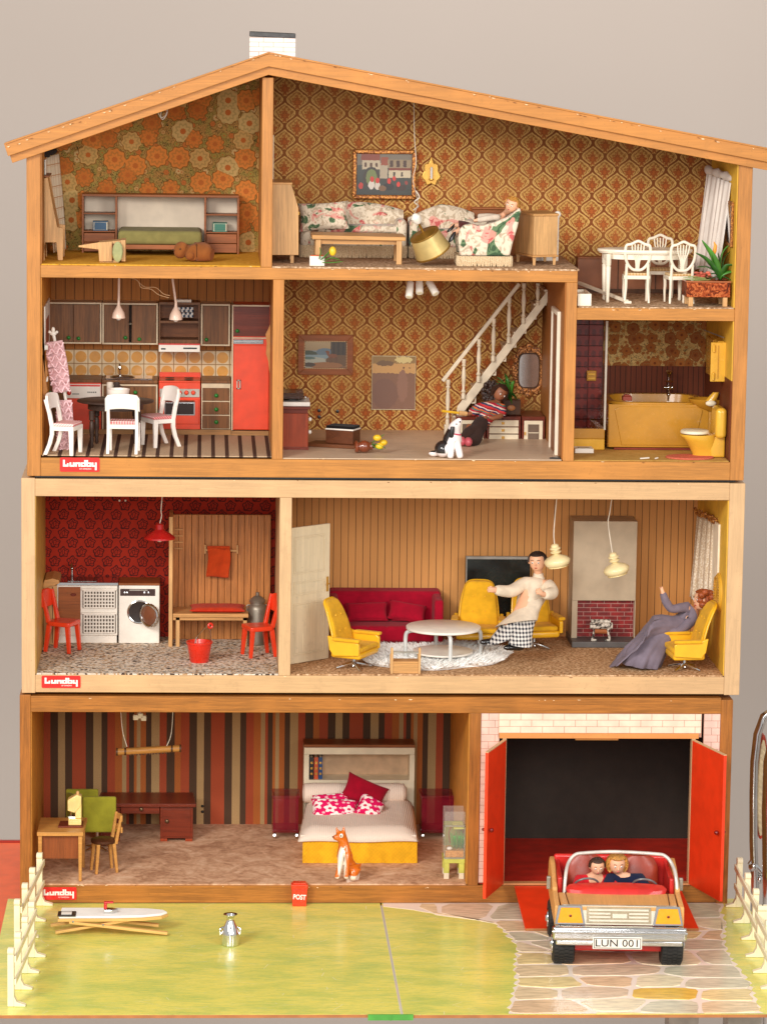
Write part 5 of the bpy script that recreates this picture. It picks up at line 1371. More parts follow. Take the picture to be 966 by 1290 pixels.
f_ = P3(151, 477, YK+34); MB().tube(smooth_path([(f_[0], YK+34, d+2), (f_[0], YK+34, d+14), (f_[0], YK+30, d+18), (f_[0], YK+22, d+15)]), 1.5, 8).ell((f_[0], YK+34, d+12), 2.6).build('tap', m_chr, T, smooth=True)
# cooker
T, a, b, c, d = unit('cooker', 'red cooker with black oven window and row of dials', 'cooker', 200, 252.5, 482, 540.5, YK, m_red, None, toph=0)
MB().box(a, b, YK-1.5, YW-2, d+.05, d+2.2).build('hob_top', m_red, T, bev=.5)
for px in (214, 238):
    for yy in (YK+12, YK+34): q = U(px, 480, yy); MB().lathe([(6,0),(6.4,.4),(5.4,.9),(.5,1)], (q.x, yy, d+2.2), 18).build('hotplate', m_blk, T, smooth=True)
MB().box(a, b, YW-6, YW-3, d+2.2, d+8).build('splash_plate', m_red, T)
z1, z0 = U(225,489.5,YK).z, U(225,500,YK).z
MB().box(a+1, b-1, YK-1.6, YK-.05, z0, z1).build('dial_panel', m_grey, T, bev=.3)
for k in range(5):
    q = P3(209+k*8.6, 494.5, YK-2); MB().lathe([(2.7,0),(2.7,1.5),(2,2.5)], (0,0,0), 12)
    mb = MB(); mb.M = Matrix.Translation((q[0], YK-1.7, q[2])) @ RX(90); mb.lathe([(3.0,0),(3.0,1.5),(2.2,2.8),(.4,3)], n=14).build('dial', m_red if k else m_blk, T, smooth=True)
z1, z0 = U(225,503,YK).z, U(225,534,YK).z
D = MB().box(a+1.5, b-1.5, YK-1.5, YK-.05, z0, z1).build('oven_door', m_red, T, bev=.6)
MB().box(a+7, b-7, YK-2, YK-1.55, U(225,523,YK).z, U(225,506,YK).z).build('window_rim', m_chr, D, bev=.5)
MB().box(a+8.5, b-8.5, YK-2.4, YK-2.05, U(225,521.5,YK).z, U(225,507.5,YK).z).build('window', flat('oven_glass', (48,36,32), .1), D)
MB().tube([(a+8, YK-4, z1-1.5), (b-8, YK-4, z1-1.5)], .9, 6).build('handle', m_chr, D, smooth=True)
# drawers
T, a, b, c, d = unit('drawer_cabinet', 'dark three drawer kitchen cabinet between cooker and red fridge', 'cabinet', 253.5, 290.5, 479, 540.5, YK, mfrm, mcab)
for y0_, y1_, ky in ((488.5,504.5,498),(506,522,515.5),(523.5,539.5,531.5)):
    D = MB().box(a+1.5, b-1.5, YK-1.6, YK-.05, U(270,y1_,YK).z, U(270,y0_,YK).z).build('drawer', mcab, T, bev=.5); knob(T, 272.5, ky, YK-1.6, 2.8, par=D)
# fridge
T, a, b, c, d = unit('fridge', 'tall orange red fridge with dark red cupboard door above', 'fridge', 291.5, 343.6, 385, 541.5, YK-3, m_red, None, toph=0)
b = min(b, xk0-.4)
MB().box(a-.3, a+1.5, YK-5, YW-2, zk1, d+1).box(a+1.5, b, YK-5, YK-3.1, d-1, d+1).box(a+1.5, b, YK-5, YK-3.1, U(315,425,YK).z-1, U(315,425,YK).z+.6).build('frame', mfrm, T)
MB().box(a+1.8, b-.4, YK-4.6, YK-3.1, U(315,423,YK).z, d-1.2).build('upper_door', m_mah, T, bev=.3)
knob(T, 299, 416.5, YK-5)
MB().box(a+2, b-8, YK-5, YK-3.1, U(315,432.5,YK).z, U(315,427,YK).z).build('vent_strip', m_chr, T, bev=.3)
for k in range(2): zz = U(315,428.4+k*2.4,YK).z; MB().box(a+3, b-9, YK-5.3, YK-5.05, zz-.4, zz+.2).build('vent_slot', m_blk, T)
D = MB().box(a+2, b-.4, YK-5.2, YK-3.05, zk1+1, U(315,434,YK).z).build('door', m_red, T, bev=.8)
mb = MB(); x_0, x_1, z_0, z_1 = RR(298, 478.5, 303, 490, YK-8); 
for s1 in ((x_0,x_0+1.3,z_0,z_1),(x_1-1.3,x_1,z_0,z_1),(x_0,x_1,z_1-1.2,z_1),(x_0,x_1,z_0,z_0+1.2)): mb.box(s1[0], s1[1], YK-7.5, YK-5.3, s1[2], s1[3])
mb.build('handle', m_grey, D)
MB().box(a, b, YK-1, YW-4, z, zk1-1).build('plinth', kick, T)
# tan wavy thing at fridge
T = thing('tan_cloth', 'tan wavy edged cloth hanging on the divider beside the fridge', 'cloth', (xk0-4, 150, z+60))
ps = [(343,407),(338,414),(334.5,421),(336,432),(335,445),(338,455),(339,466),(343,471)]
pts = [(U(px,py,140).x, U(px,py,140).z) for px, py in ps]; pts = [(min(p_[0], xk0-.3), p_[1]) for p_ in pts]
MB().prism(pts, 'xz', 138, 144).build('cloth', fabric('tan_felt', (196,138,84)), T, bev=1.5, seg=3)
# lamps
mplamp = flat('pale_pink_lamp', (226,196,176), .3, var=.03)
def pendant(label, px, pt, py0, py1, wpx, Y, mat, group):
    a, b, c, d = RR(px-wpx/2, py0, px+wpx/2, py1, Y)
    cx = (a+b)/2; r = (b-a)/2; h = d-c
    T = thing('pendant_lamp', label, 'lamp', (cx, Y, c), 0, group)
    MB().lathe([(r*.95,0),(r,.02*h),(r*.98,.1*h),(r*.86,.35*h),(r*.5,.62*h),(r*.25,.8*h),(r*.2,h),(r*.17,h*1.15),(0.3,h*1.16)], (cx, Y, c), 24).build('lamp_shade', mat, T, smooth=True)
    MB().tube([(cx, Y, d), (U(pt,352,Y).x, Y, aF-.2)], 1.5, 8).build('lamp_rod', mat, T, smooth=True)
    MB().ell((cx, Y, c+1), r*.45).build('bulb', m_white, T, smooth=True)
pendant('pale pink bell pendant lamp hanging above the left kitchen cupboard', 149.5, 150, 381, 400.5, 17, 120, mplamp, 'pink kitchen pendant lamps')
pendant('pale pink bell pendant lamp hanging before the mug shelf', 221.5, 216, 382, 402.5, 17, 120, mplamp, 'pink kitchen pendant lamps')
w0 = smooth_path([P3(153,350,60), P3(165,350,60), P3(174,354,60), P3(178,362,62), P3(190,364,62), P3(200,371,64), P3(213,375,64)])
w1 = smooth_path([P3(172,352,66), P3(182,361,66), P3(196,362,66), P3(206,370,66), P3(214,372,66)])
single(MB().tube(w0, .45, 6).tube(w1, .45, 6), 'lamp_wire', flat('thin_brown_wire', (190,150,110), .5), 'tangled thin wire drooping between the two kitchen pendant lamps', 'wire', w0[0], smooth=True)
# round table
T = thing('round_table', 'round dark wooden kitchen table on turned legs', 'table', (U(145,560,90).x, 90, z))
a, b = U(97,505,90).x, U(194,505,90).x; cx = (a+b)/2; zt = U(145,503.5,90).z; rr_ = (b-a)/2
mdt = wood('dark_table', (74,54,44), 'x', con=.2)
MB().lathe([(rr_-2,-3),(rr_,-2.4),(rr_,-.5),(rr_-.8,0),(.5,0)], (cx, 90, zt), 40, 1, .8).build('table_top', mdt, T, smooth=True)
MB().lathe([(rr_*.72,-12),(rr_*.72,-3)], (cx, 90, zt), 32, 1, .8).build('apron', mdt, T, smooth=True)
for sx in (-1, 1):
    for sy in (-1, 1):
        c_ = (cx+sx*rr_*(.60 if sy < 0 else .5), 90+sy*rr_*.42, z); hl = zt-z-12
        MB().lathe([(1.5,0),(2.8,3),(2,6),(3.1,12),(2.2,15),(3.4,hl*.45),(3.0,hl*.7),(2.1,hl*.73),(3.6,hl*.76),(3.8,hl)], c_, 12).build('leg', mdt, T, smooth=True)
# bowl
a, b, c, d = RR(134.5, 490, 163.5, 504, 70); cx = (a+b)/2
g = GM('dotted_bowl', .3); x = g.xyz(); th = x[0].atan2(x[1]); dd_ = ((th*(14/(2*PI))).fr()-.5).abs()*6; dz_ = (x[2]-(d-zt)*.52).abs()
T = thing('bowl', 'white bowl with pink dots standing on the dark kitchen table', 'bowl', (cx, 70, zt))
mbowl = g.out(g.mix((dd_*dd_*1.0+dz_*dz_*.9) < 1.9, (240,226,214), (206,60,76)), x[0], .01)
r_ = (b-a)/2; MB().lathe([(r_*.75,0),(r_*.8,1),(r_*.96,(d-zt)*.8),(r_,d-zt),(r_*.92,d-zt),(r_*.7,2.4),(.5,2.2)], (cx, 70, zt+.1), 32).build('body', mbowl, T, smooth=True)
for i, (px, c_, lb) in enumerate(((138.5,(222,206,190),'pale pink cup standing left behind the dotted bowl'),(147,(60,44,40),'dark brown cup standing right behind the dotted bowl'))):
    q = P3(px, 498, 112); T = thing('cup', lb, 'cup', (q[0], 112, zt))
    m_ = flat('cup_glaze', c_, .3); MB().lathe([(3.4,0),(4,1),(4.2,20),(3.6,20),(3.4,2)], (q[0], 112, zt+.1), 14).build('body', m_, T, smooth=True)
    MB().tube(smooth_path([(q[0]+4, 112, zt+16), (q[0]+7.5, 112, zt+13), (q[0]+4, 112, zt+8)]), .8, 6).build('handle', m_, T, smooth=True)
# white kitchen chairs
mging = gingham('red_gingham', (206,70,78), (244,222,214), 3.4); mwch = flat('white_chair_lacquer', (246,236,226), .32, var=.02)
def kchair():
    T = thing('kitchen_chair', 'x', 'chair', (0,0,0), 0, 'white kitchen chairs with gingham seats', local=True)
    h = 38; W = 38
    for sx in (-1, 1):
        MB().prism([(-17,0),(-12.5,0),(-11,h-8),(-11,h-2),(-17.5,h-2)], 'yz', sx*18-2 if sx > 0 else -18-2, sx*18+2).build('leg', mwch, T, bev=.6)
        # rear leg + back post, curved
        mb = MB(); P = [(20,0),(14,14),(11,26),(11,36),(14,52),(18,66),(19,70)]
        L_ = [(p[0]-2.6, p[1]) for p in P]; R2 = [(p[0]+2.6, p[1]) for p in reversed(P)]
        mb.prism(L_+R2, 'yz', sx*18-2, sx*18+2); mb.build('back_post', mwch, T, bev=.6)
    MB().box(-W/2, W/2, -17.5, 13, h-7, h-1.5).build('seat_frame', mwch, T, bev=.8)
    MB().box(-W/2+1, W/2-1, -17, 10, h-1.5, h+2.5).build('seat_pad', mging, T, bev=1.4, seg=3)
    # curved top rail
    n = 14; out = []
    for i in range(n+1):
        u = -1+2*i/n; out.append(u)
    vs = []; mb = MB()
    ztp_, zb_ = lambda u: 77-3*u*u-(4 if abs(u) > .93 else 0), lambda u: 56-1*(1-u*u)*-2.5-(1 if abs(u) < .9 else 3)
    for u in out:
        x_ = u*22; yc = 17+ -4*(u*u)+1
        for yy, zz in ((yc-1.8+3, ztp_(u)), (yc+1.8+3, ztp_(u)), (yc+1.8, zb_(u)), (yc-1.8, zb_(u))): vs.append((x_, yy, zz))
    fs = [(i*4+k, i*4+(k+1) % 4, (i+1)*4+(k+1) % 4, (i+1)*4+k) for i in range(n) for k in range(4)]+[(0,1,2,3),(n*4+3,n*4+2,n*4+1,n*4)]
    mb.add(vs, fs).build('top_rail', mwch, T, bev=.8)
    return T
k0 = kchair()
q = Fz(155, 572, z); k0.location = Vector((q.x, q.y+20, z))*.001; k0.rotation_euler.z = R_(176); k0['label'] = 'white gingham chair seen from behind in front of the dark table'
q = Fz(84, 574, z); dup(k0, (q.x-3, q.y+20, z), 74+0, 'white gingham chair in side view at the left wall facing right')
q = Fz(203, 563, z); dup(k0, (q.x-3, q.y+12, z), -62, 'white gingham chair right of the dark table facing left')
# pink ruffle
g = GM('pink_tulle', .55, spec=.4); g.p.inputs['Alpha'].default_value = .86; mpnk = g.out(g.mix(g.noise(.3), (232,178,182), (246,212,212)), g.noise(.8), .2)
T = thing('ruffled_curtain', 'pink ruffled curtain on a white rod leaning at the left kitchen wall', 'curtain', P3(75,570,60))
def ruff(P0, P1, wpx, n, amp, name='ruffle'):
    A_, B_ = Vector(P3(*P0, 55)), Vector(P3(*P1, 55)); d_ = (B_-A_); L = d_.length; d_.normalize(); s_ = Vector((d_.z, 0, -d_.x))
    def f(u, v):
        ph = u*n*2*PI; k = wpx*(.85+.15*math.sin(PI*u)); c = A_+d_*(L*u)
        off = s_*((v-.5)*2*k) + d_*(amp*.9*math.sin(ph*1+v*2.4*math.sin(ph*.5))*(.4+abs(v-.5)))
        return tuple(c+off+Vector((0, amp*1.5*math.cos(ph)*(abs(v-.5)*1.7+.15), 0)))
    MB().grid(f, int(n*14), 12).build(name, mpnk, T, smooth=True, solid=.5)
    # frilled lines
    for k in range(int(n)):
        c = A_+d_*(L*(k+.5)/n); pts = []
        for j in range(17):
            t = -1+2*j/16; pts.append(c+s_*(t*wpx*.95)+d_*(3.4*math.sin(t*7+k*2))+Vector((0, -6-2*math.cos(t*7+k), 0)))
        MB().tube(pts, .9, 5).build('frill_edge', mpnkl, T, smooth=True)
mpnkl = flat('pink_frill', (248,206,210), .5, var=.03)
ruff((68,430), (78,494), 12.5, 8, 3)
ruff((81,504), (82,572), 11, 8, 2.6)
MB().tube([P3(67,418,62), P3(84,510,62)], 2, 8).build('rod', m_white, T, smooth=True)
q = P3(67,420,62); MB().ell(q, (4.5,3,3)).ell((q[0], q[1], q[2]+5), (2.5,2.5,3.5)).ell((q[0]-4.5, q[1], q[2]+2), 2).ell((q[0]+4.5, q[1], q[2]+2), 2).build('finial', m_white, T, smooth=True)
T = thing('scroll_board', 'orange wooden board with wavy edge along the left kitchen wall', 'board', (x0k, 30, z))
ps = [(50.5,380),(52,395),(54,420),(55,432),(53,445),(57,455),(60,470),(58,480),(60,492),(56,500),(50.5,504)]
pts = [(U(px,py,24).x, U(px,py,24).z) for px, py in ps]; pts = [(max(p_[0], x0k), p_[1]) for p_ in pts]
MB().prism(pts, 'xz', 22, 26).build('board', m_frz, T, bev=.5)
for py in (438, 478): q = P3(58, py, 34); MB().box(x0k, q[0]+2.5, 27, 40, q[2]-2, q[2]+4).build('white_bracket', m_white, T, bev=.8)
T = thing('wall_calendar', 'narrow white paper strip with brown print at the upper left kitchen wall', 'paper', (x0k, 120, z))
a, b, c, d = RR(56, 378, 59.5, 433, 150)
MB().box(x0k+.1, x0k+1.5, 60, 190, c, d).build('paper', m_white, T); MB().box(x0k+1.5, x0k+2.2, 80, 150, c+5, c+38).build('print', m_mahl, T)

# ================= HALL
z = zHL+.4; YH = BK['hl']-.3
T = thing('record_cabinet', 'red brown cabinet against the kitchen divider with white knobs', 'cabinet', (xk1+16, 95, z))
a = xk1+.3; b = U(388,563,80).x; d = U(370,512,80).z
MB().box(a, b, 80, 150, z, d-9).build('body', m_mahl, T, bev=.5); MB().box(a, b+2.5, 78, 152, d-3.5, d).build('top_board', m_mah, T, bev=.5)
MB().box(a, b-.5, 82, 148, d-8.9, d-3.6).build('recess', m_mah, T)
for py, yy in ((528, 92), (544, 92)): q = P3(390.5, py, yy); MB().ell((b+2.4, yy, q[2]), (2.4,2.8,2.8)).build('knob', m_white, T, smooth=True)
MB().box(a, b+.6, 79.2, 79.9, z, z+4).build('base_strip', m_mah, T)
T = thing('record_player', 'white record player with smoked lid on the red brown cabinet', 'record player', (a+14, 95, d))
MB().box(a, b+2, 82, 138, d+.1, d+5.5).build('base', m_white, T, bev=.6)
g = GM('smoked_lid', .08); g.p.inputs['Alpha'].default_value = .75; msm = g.out((66,40,30))
MB().box(a, b-6, 84, 134, d+9, d+17).build('smoked_lid', msm, T, bev=1)
MB().lathe([(13,5.6),(13,7.6),(.4,7.8)], (a+13, 110, d), 24).build('turntable', m_blk, T, smooth=True)
MB().tube([(b-3, 124, d+8), (b-7, 92, d+8), (b-12, 88, d+7.5)], .8, 6).ell((b-3, 124, d+7), (2.6,2.6,2)).build('tonearm', m_chr, T, smooth=True)
T = thing('white_candle', 'white upright bar standing behind the record player at the divider', 'ornament', (xk1+3, 150, d))
MB().box(xk1+.3, xk1+3.2, 141, 147, d+15, U(359,470,140).z).box(xk1+.3, xk1+5, 140, 148, d+12, d+15).build('bar', m_white, T, bev=.5); MB().tube([(xk1+2,144,d+.1),(xk1+2,144,d+12)],1.5,8).build('foot', m_white, T)
# sockets
for i, (px, py) in enumerate(((402,517),(402,525),(425,518))):
    q = P3(px, py, YH); single(MB().lathe([(2.2,0),(2.2,1.2),(.8,1.4)], (0,0,0), 12), 't', m_blk, '', '', (0,0,0)) if 0 else None
    mb = MB(); mb.M = Matrix.Translation((q[0], YH-.2, q[2])) @ RX(90); mb.lathe([(2.3,0),(2.2,1.2),(.8,1.5)], n=12)
    single(mb, 'wall_socket', m_blk, ['upper of two small black sockets','lower of two small black sockets','single black socket right of the pair'][i]+' low on the damask hall wall', 'socket', (q[0], YH, q[2]))
# deer picture
T = thing('framed_picture', 'landscape picture of a deer by a lake in wide brown frame', 'picture', P3(410,472,YH))
a, b, c, d = RR(375, 421.5, 445, 471.5, YH)
mfr2 = wood('red_brown_frame', (154,86,42), 'x', con=.15)
frame(T, a, b, c, d, YH-.2, 8.5, mfr2, 4, .5)
MB().box(a+8.4, b-8.4, YH-3.2, YH-.3, c+8.4, d-8.4).build('mount', m_mah, T)
mb = MB(); W_, H_ = b-a-17, d-c-17
for i in range(26):
    for zz in (c+8.8, d-8.8): x_ = a+9+(W_-1)*i/25; mb.box(x_-.5, x_+.5, YH-4.2, YH-3.3, zz-.6, zz+.6)
for i in range(17):
    for x_ in (a+8.8, b-8.8): zz = c+9+(H_-1)*i/16; mb.box(x_-.6, x_+.6, YH-4.2, YH-3.3, zz-.5, zz+.5)
tag(mb.build('beading', flat('cream_beads', (226,196,140), .5), T), kind='stuff')
dp = picture('deer_print', (120,84,50), (176,152,110), [('r',0,1,.55,.66,(132,142,140)),('e',.48,.6,.2,.14,(96,116,128)),('e',.08,.52,.22,.14,(64,72,52)),('r',0,.62,.36,.5,(128,148,152)),('e',.2,.2,.4,.22,(168,168,150)),
    ('r',.62,1,.42,1,(66,52,36)),('r',.68,.71,.4,1,(40,32,24)),('r',.78,.82,.4,1,(44,34,24)),('r',.9,.93,.4,1,(40,32,24)),('e',.85,.3,.35,.2,(104,74,42)),('e',.5,.12,.4,.12,(150,100,54)),('e',.12,.14,.14,.08,(70,54,38)),
    ('e',.67,.46,.11,.08,(126,70,34)),('e',.56,.56,.035,.09,(126,70,34)),('e',.53,.62,.04,.035,(120,66,32)),('r',.6,.615,.22,.44,(96,54,28)),('r',.64,.655,.22,.44,(96,54,28)),('r',.73,.745,.22,.44,(96,54,28)),('r',.76,.775,.22,.44,(96,54,28)),('e',.1,.38,.16,.05,(86,108,96))], W_, H_, .015)
setpic(MB().box(a+9.6, b-9.6, YH-3.7, YH-3.3, c+9.6, d-9.6), T, (a+b)/2, YH-3.5, (c+d)/2, dp)
# mirror plate
T = thing('metal_wall_plate', 'rectangular tarnished mirror plate on the damask hall wall', 'mirror', P3(496,516,YH))
a, b, c, d = RR(467.5, 448, 524, 516, YH)
MB().box(a, b, YH-2, YH-.2, c, d).build('silver_edge', flat('silver_edge', (190,172,138), .4, .6), T, bev=.4)
pm_ = picture('tarnish_print', (136,96,74), (132,92,66), [('r',-1,2,.68,2,(206,156,92)),('r',-1,2,.86,2,(150,116,64)),('e',.72,.93,.2,.06,(220,196,130)),('e',.3,.86,.2,.05,(120,90,58)),('e',.72,.78,.02,.015,(90,50,30)),('e',.86,.78,.02,.015,(90,50,30)),('e',.3,.3,.3,.28,(126,88,70)),('e',.7,.45,.12,.3,(146,104,82))], b-a, d-c, .03, .3)
setpic(MB().box(a+.8, b-.8, YH-2.4, YH-2.05, c+1.2, d-.8), T, (a+b)/2, YH-2.2, (c+d)/2, pm_, 'tarnished_face')
# spotlights
T = thing('spotlight_cluster', 'three white cylinder spotlights fixed under the hall ceiling', 'spotlight', (P3(530,354,60)[0], 60, aF))
MB().lathe([(9,0),(9,-2.5),(7,-3),(.3,-3)], (P3(530,354,60)[0], 60, aF-.1), 20).build('ceiling_plate', m_white, T, smooth=True)
for (p0, p1) in (((517,355),(515,374)),((528,353),(528.5,369)),((540,354),(549,370))):
    A_, B_ = Vector(P3(*p0, 60)), Vector(P3(*p1, 48)); d_ = (B_-A_).normalized()
    s = MB().tube([A_, A_+d_*1, B_-d_*.5, B_], [4,4.6,4.8,4.4], 14).build('spot', m_white, T, smooth=True)
    MB().tube([B_+d_*.05, B_+d_*.5], [3.4,3.2], 12).build('lamp_face', m_cream, s)
# stairs
T = thing('staircase', 'white wooden staircase with turned balusters climbing to the upper right of the hall', 'staircase', (P3(570,545,250)[0], 250, z))
mst_ = flat('stair_white', (222,204,176), .45)
def S(px, py, Y=200): q = U(px, py, Y); return (q.x, q.z)
YS = 225
lo, hi = S(572,520,YS), S(697,362,YS)
lo2, hi2 = S(583,520,YS), S(699,371,YS)
def stringer(y0, y1): MB().prism([S(576,512,YS), S(694,360,YS), S(699,360,YS), S(699,368,YS), S(588,514,YS), S(574,532,YS)], 'xz', y0, y1).build('stringer', mst_, T, bev=.4)
stringer(YS, YS+3)
Zs = [S(572,545,YS), ]
n = 9; a_ = S(571,524,YS); b_ = S(698,347,YS)
for i in range(n+2):
    t = i/(n+1); x_ = a_[0]+(b_[0]-a_[0])*t; zz = a_[1]+(b_[1]-a_[1])*t
    if zz > aF-2: break
    MB().box(x_, x_+ (b_[0]-a_[0])/(n+1)+4, YS+3.1, YH-1, zz-2.4, zz).build('tread', mst_, T, bev=.4)
    MB().box(x_+2, x_+4, YS+3.1, YH-1, zz-(b_[1]-a_[1])/(n+1), zz-2.5).build('riser', mst_, T)
r0, r1 = S(557.5,480,YS-4), S(654,357,YS-4)
e = (r1[0]-r0[0], r1[1]-r0[1]); k = 1.25
mb = MB(); mb.bar((r0[0], YS-3, r0[1]), (r0[0]+e[0]*1.0, YS-3, r0[1]+e[1]*1.0), 5, 5); mb.build('handrail', mst_, T, bev=.8)
for px, yt, yb in ((563.5,478,536),(583.5,452,502),(602.5,427,481),(621,401,455),(640.5,375,432),(659,356.5,407),(677,356.5,384)):
    x_, zb_ = S(px, yb, YS-3); zt_ = min(S(px, yt, YS-3)[1], aF-.3); hh = zt_-zb_
    rd = [(2.6,0),(2.6,.12),(1.8,.14),(3.1,.18),(1.5,.24),(2.2,.4),(2.9,.55),(2.2,.72),(1.5,.8),(3.0,.84),(1.8,.87),(2.6,.9),(2.6,1)]
    MB().lathe([(r*1.1, t*hh) for r, t in rd], (x_, YS-3, zb_), 12).build('baluster', mst_, T, smooth=True)
x_, zz = S(563,545,YS-3); MB().box(x_-4, x_+4, YS-7, YS+1, z, S(563,534,YS)[1]).build('newel_base', mst_, T, bev=.6)
# oval mirror
T = thing('wall_mirror', 'ornate bronze framed mirror with rounded glass under the staircase', 'mirror', P3(666,497,YH))
q = P3(665.5, 466, YH); mbz = GM('bronze_carving', .45, .35); n_ = mbz.noise(.45, det=4); mbz = mbz.out(mbz.mix(mbz.ss(n_,.4,.6), (116,68,34), (214,142,76)), n_, 1.0)
pts = []; 
for i in range(72):
    t = 2*PI*i/72; r = 1+.05*math.cos(12*t)+.03*math.cos(18*t+1); ex = .8
    pts.append((q[0]+22*r*math.copysign(abs(math.sin(t))**.75, math.sin(t)), q[2]+34*r*math.copysign(abs(math.cos(t))**.8, math.cos(t))))
MB().prism(pts, 'xz', YH-4, YH-.3).build('carved_frame', mbz, T, bev=1.6, seg=3)
mb = MB()
for i in range(40):
    t = 2*PI*i/40; mb.ell((q[0]+18*math.copysign(abs(math.sin(t))**.7, math.sin(t)), YH-4.5, q[2]+28*math.copysign(abs(math.cos(t))**.75, math.cos(t))), (3.2,2,2.6), 6)
tag(mb.build('carving', mbz, T, smooth=True), kind='stuff')
for sg in (-1, 1): MB().ell((q[0], YH-3, q[2]+sg*33), (6,2.5,5)).build('carved_crest', mbz, T, smooth=True)
pts = [(q[0]+14.6*math.copysign(abs(math.sin(t))**.45, math.sin(t)), q[2]+24*math.copysign(abs(math.cos(t))**.5, math.cos(t))) for t in [2*PI*i/48 for i in range(48)]]
MB().prism(pts, 'xz', YH-7.2, YH-5).build('inner_rim', m_dark, T, bev=.6)
pts = [(q[0]+(p[0]-q[0])*.9, q[2]+(p[1]-q[2])*.93) for p in pts]
o = MB().prism(pts, 'xz', YH-7.6, YH-7.25).build('mirror_glass', chrome('mirror_silver', (232,226,222), .12), T)
# sideboard
T = thing('sideboard', 'dark red brown sideboard with cream drawers and glazed doors under the mirror', 'sideboard', (P3(640,566,205)[0], 205, z))
YB_ = 205
def sb(x0, x1, y0=525, y1=566.5): return RR(x0, y0, x1, y1, YB_)
for (x0, x1) in ((574,612),(612.6,656),(656.6,697.5)):
    a, b, c, d = sb(x0, x1); b = min(b, x712-3)
    MB().box(a, b, YB_, YH-14, z, d).build('carcass', m_mah, T, bev=.4)
    if x0 == 612.6:
        for k in range(4):
            y0 = 529+k*9; D = MB().box(a+3, b-3, YB_-3, YB_-.1, U(640,y0+7.8,YB_).z, U(640,y0,YB_).z).build('drawer', m_cream, T, bev=.5)
            q = P3(633.5, y0+4, YB_-3); MB().box(q[0]-1.9, q[0]+1.9, YB_-4.3, YB_-3.1, q[2]-1.7, q[2]+1.7).build('knob', m_brass, D, bev=.3)
    else:
        D = MB().box(a+3, b-3, YB_-2.5, YB_-.1, U(640,563.5,YB_).z, U(640,529.5,YB_).z).build('door', m_cream, T, bev=.5)
        MB().box(a+8, b-8, YB_-3, YB_-2.6, U(640,559,YB_).z, U(640,534,YB_).z).build('glass', flat('smoked_glass', (116,98,84), .12), D)
        zz = U(640,545,YB_).z; MB().box(a+8.5, b-8.5, YB_-3.3, YB_-3.05, zz, zz+1).build('shelf_edge', m_cream, D)
        q = P3(x0+3.6, 546, YB_-3); MB().box(q[0], q[0]+2, YB_-4.6, YB_-2.6, q[2]-2, q[2]+2).build('knob', m_brass, D)
dsb = d
# plant on the sideboard
T = thing('potted_plant', 'feathery green plant in a dark box on the sideboard behind the girl doll', 'plant', P3(644,522,225))
a, b, c_, d_ = RR(633, 504, 656, 523, 222)
MB().box(a, b, 222, 242, dsb+.1, d_).build('pot', m_dark, T, bev=.6)
q = P3(644, 514, 220); MB().ell((q[0], 221.4, q[2]), (5.5,1.4,4), 10).build('peach_motif', flat('peach_motif', (196,128,76), .5), T, smooth=True)
rs = random.Random(9)
for i in range(26):
    t = i/25; ang = -1.25+1.9*t+rs.uniform(-.15,.15); L = rs.uniform(22,42)
    tip = (640+math.sin(ang)*L*.62-3, 500-math.cos(ang)*L*.72 if i % 3 else 500+rs.uniform(-3,14))
    mid = ((642+tip[0])/2+rs.uniform(-3,3), (500+tip[1])/2-6)
    leaf(T, [P3(643,503,230), P3(*mid, 226+rs.uniform(-10,10)), P3(*tip, 222+rs.uniform(-16,16))], 1.9, mlf if i % 2 else mlf2)
# girl doll
T = thing('doll', 'curly dark haired doll in striped sweater leaning back against the sideboard', 'doll', P3(605,560,160))
D = {'hip': (P3(605,535,170), 10), 'waist': (P3(611,525,180), 8), 'chest': (P3(620,513,186), 9.5), 'neck': (P3(626,505,188), 3.6), 'jaw': (P3(629,499,185), 6.5), 'head': (P3(629,494,186), 9.6),
     's1': (P3(604,511,180), 5), 'e1': (P3(597,518,172), 4), 'h1': (P3(592,521,166), 3.2), 'f1': (P3(588,522,163), 2), 's2': (P3(632,514,182), 5), 'e2': (P3(631,524,170), 4), 'h2': (P3(620,527,162), 3.2), 'f2': (P3(615,525,160), 2),
     'k1': (P3(592,545,150), 6.5), 'a1': (P3(582,556,135), 4), 'k2': (P3(600,552,146), 6.5), 'a2': (P3(590,562,130), 4)}
E_ = [('hip','waist'),('waist','chest'),('chest','neck'),('neck','jaw'),('jaw','head'),('chest','s1'),('s1','e1'),('e1','h1'),('h1','f1'),('chest','s2'),('s2','e2'),('e2','h2'),('h2','f2'),('hip','k1'),('k1','a1'),('hip','k2'),('k2','a2')]
bd_ = skinned(D, E_, 'hip').build('body', m_skinb, T, smooth=True)
g = GM('striped_knit', .9, spec=.1); x = g.xyz(); f = ((x[2]+x[0]*.35+(g.noise(.15)-.5)*4)/17).fr()
mk = g.out(g.ramp(f, [(0,(196,60,60)),(.14,(60,70,96)),(.26,(226,196,180)),(.36,(170,40,60)),(.5,(80,120,110)),(.6,(214,110,60)),(.7,(70,50,90)),(.82,(220,200,190)),(.9,(150,40,50))], True), g.noise(1), .4)
sub_skin(D, ['hip','waist','chest','s1','e1','h1','s2','e2'], [e for e in E_ if 'h2' not in e], 2.6, 'chest').build('sweater', mk, bd_, smooth=True)
sub_skin(D, ['hip','waist','k1','a1','k2','a2'], E_, 3.2, 'hip').build('trousers', fabric('dark_brown_trousers', (58,40,34)), bd_, smooth=True)
mpk = flat('pink_shoe', (206,92,104), .35)
for k_, (px, py, Y) in (('a1',(573,556,128)),('a2',(589,560,116))):
    A_ = Vector(D[k_][0]); A_.z = max(A_.z, z+8); MB().ell((A_.x-1, A_.y-9, z+6.5), (5.5,9,6.2)).build('shoe', mpk, bd_, smooth=True)
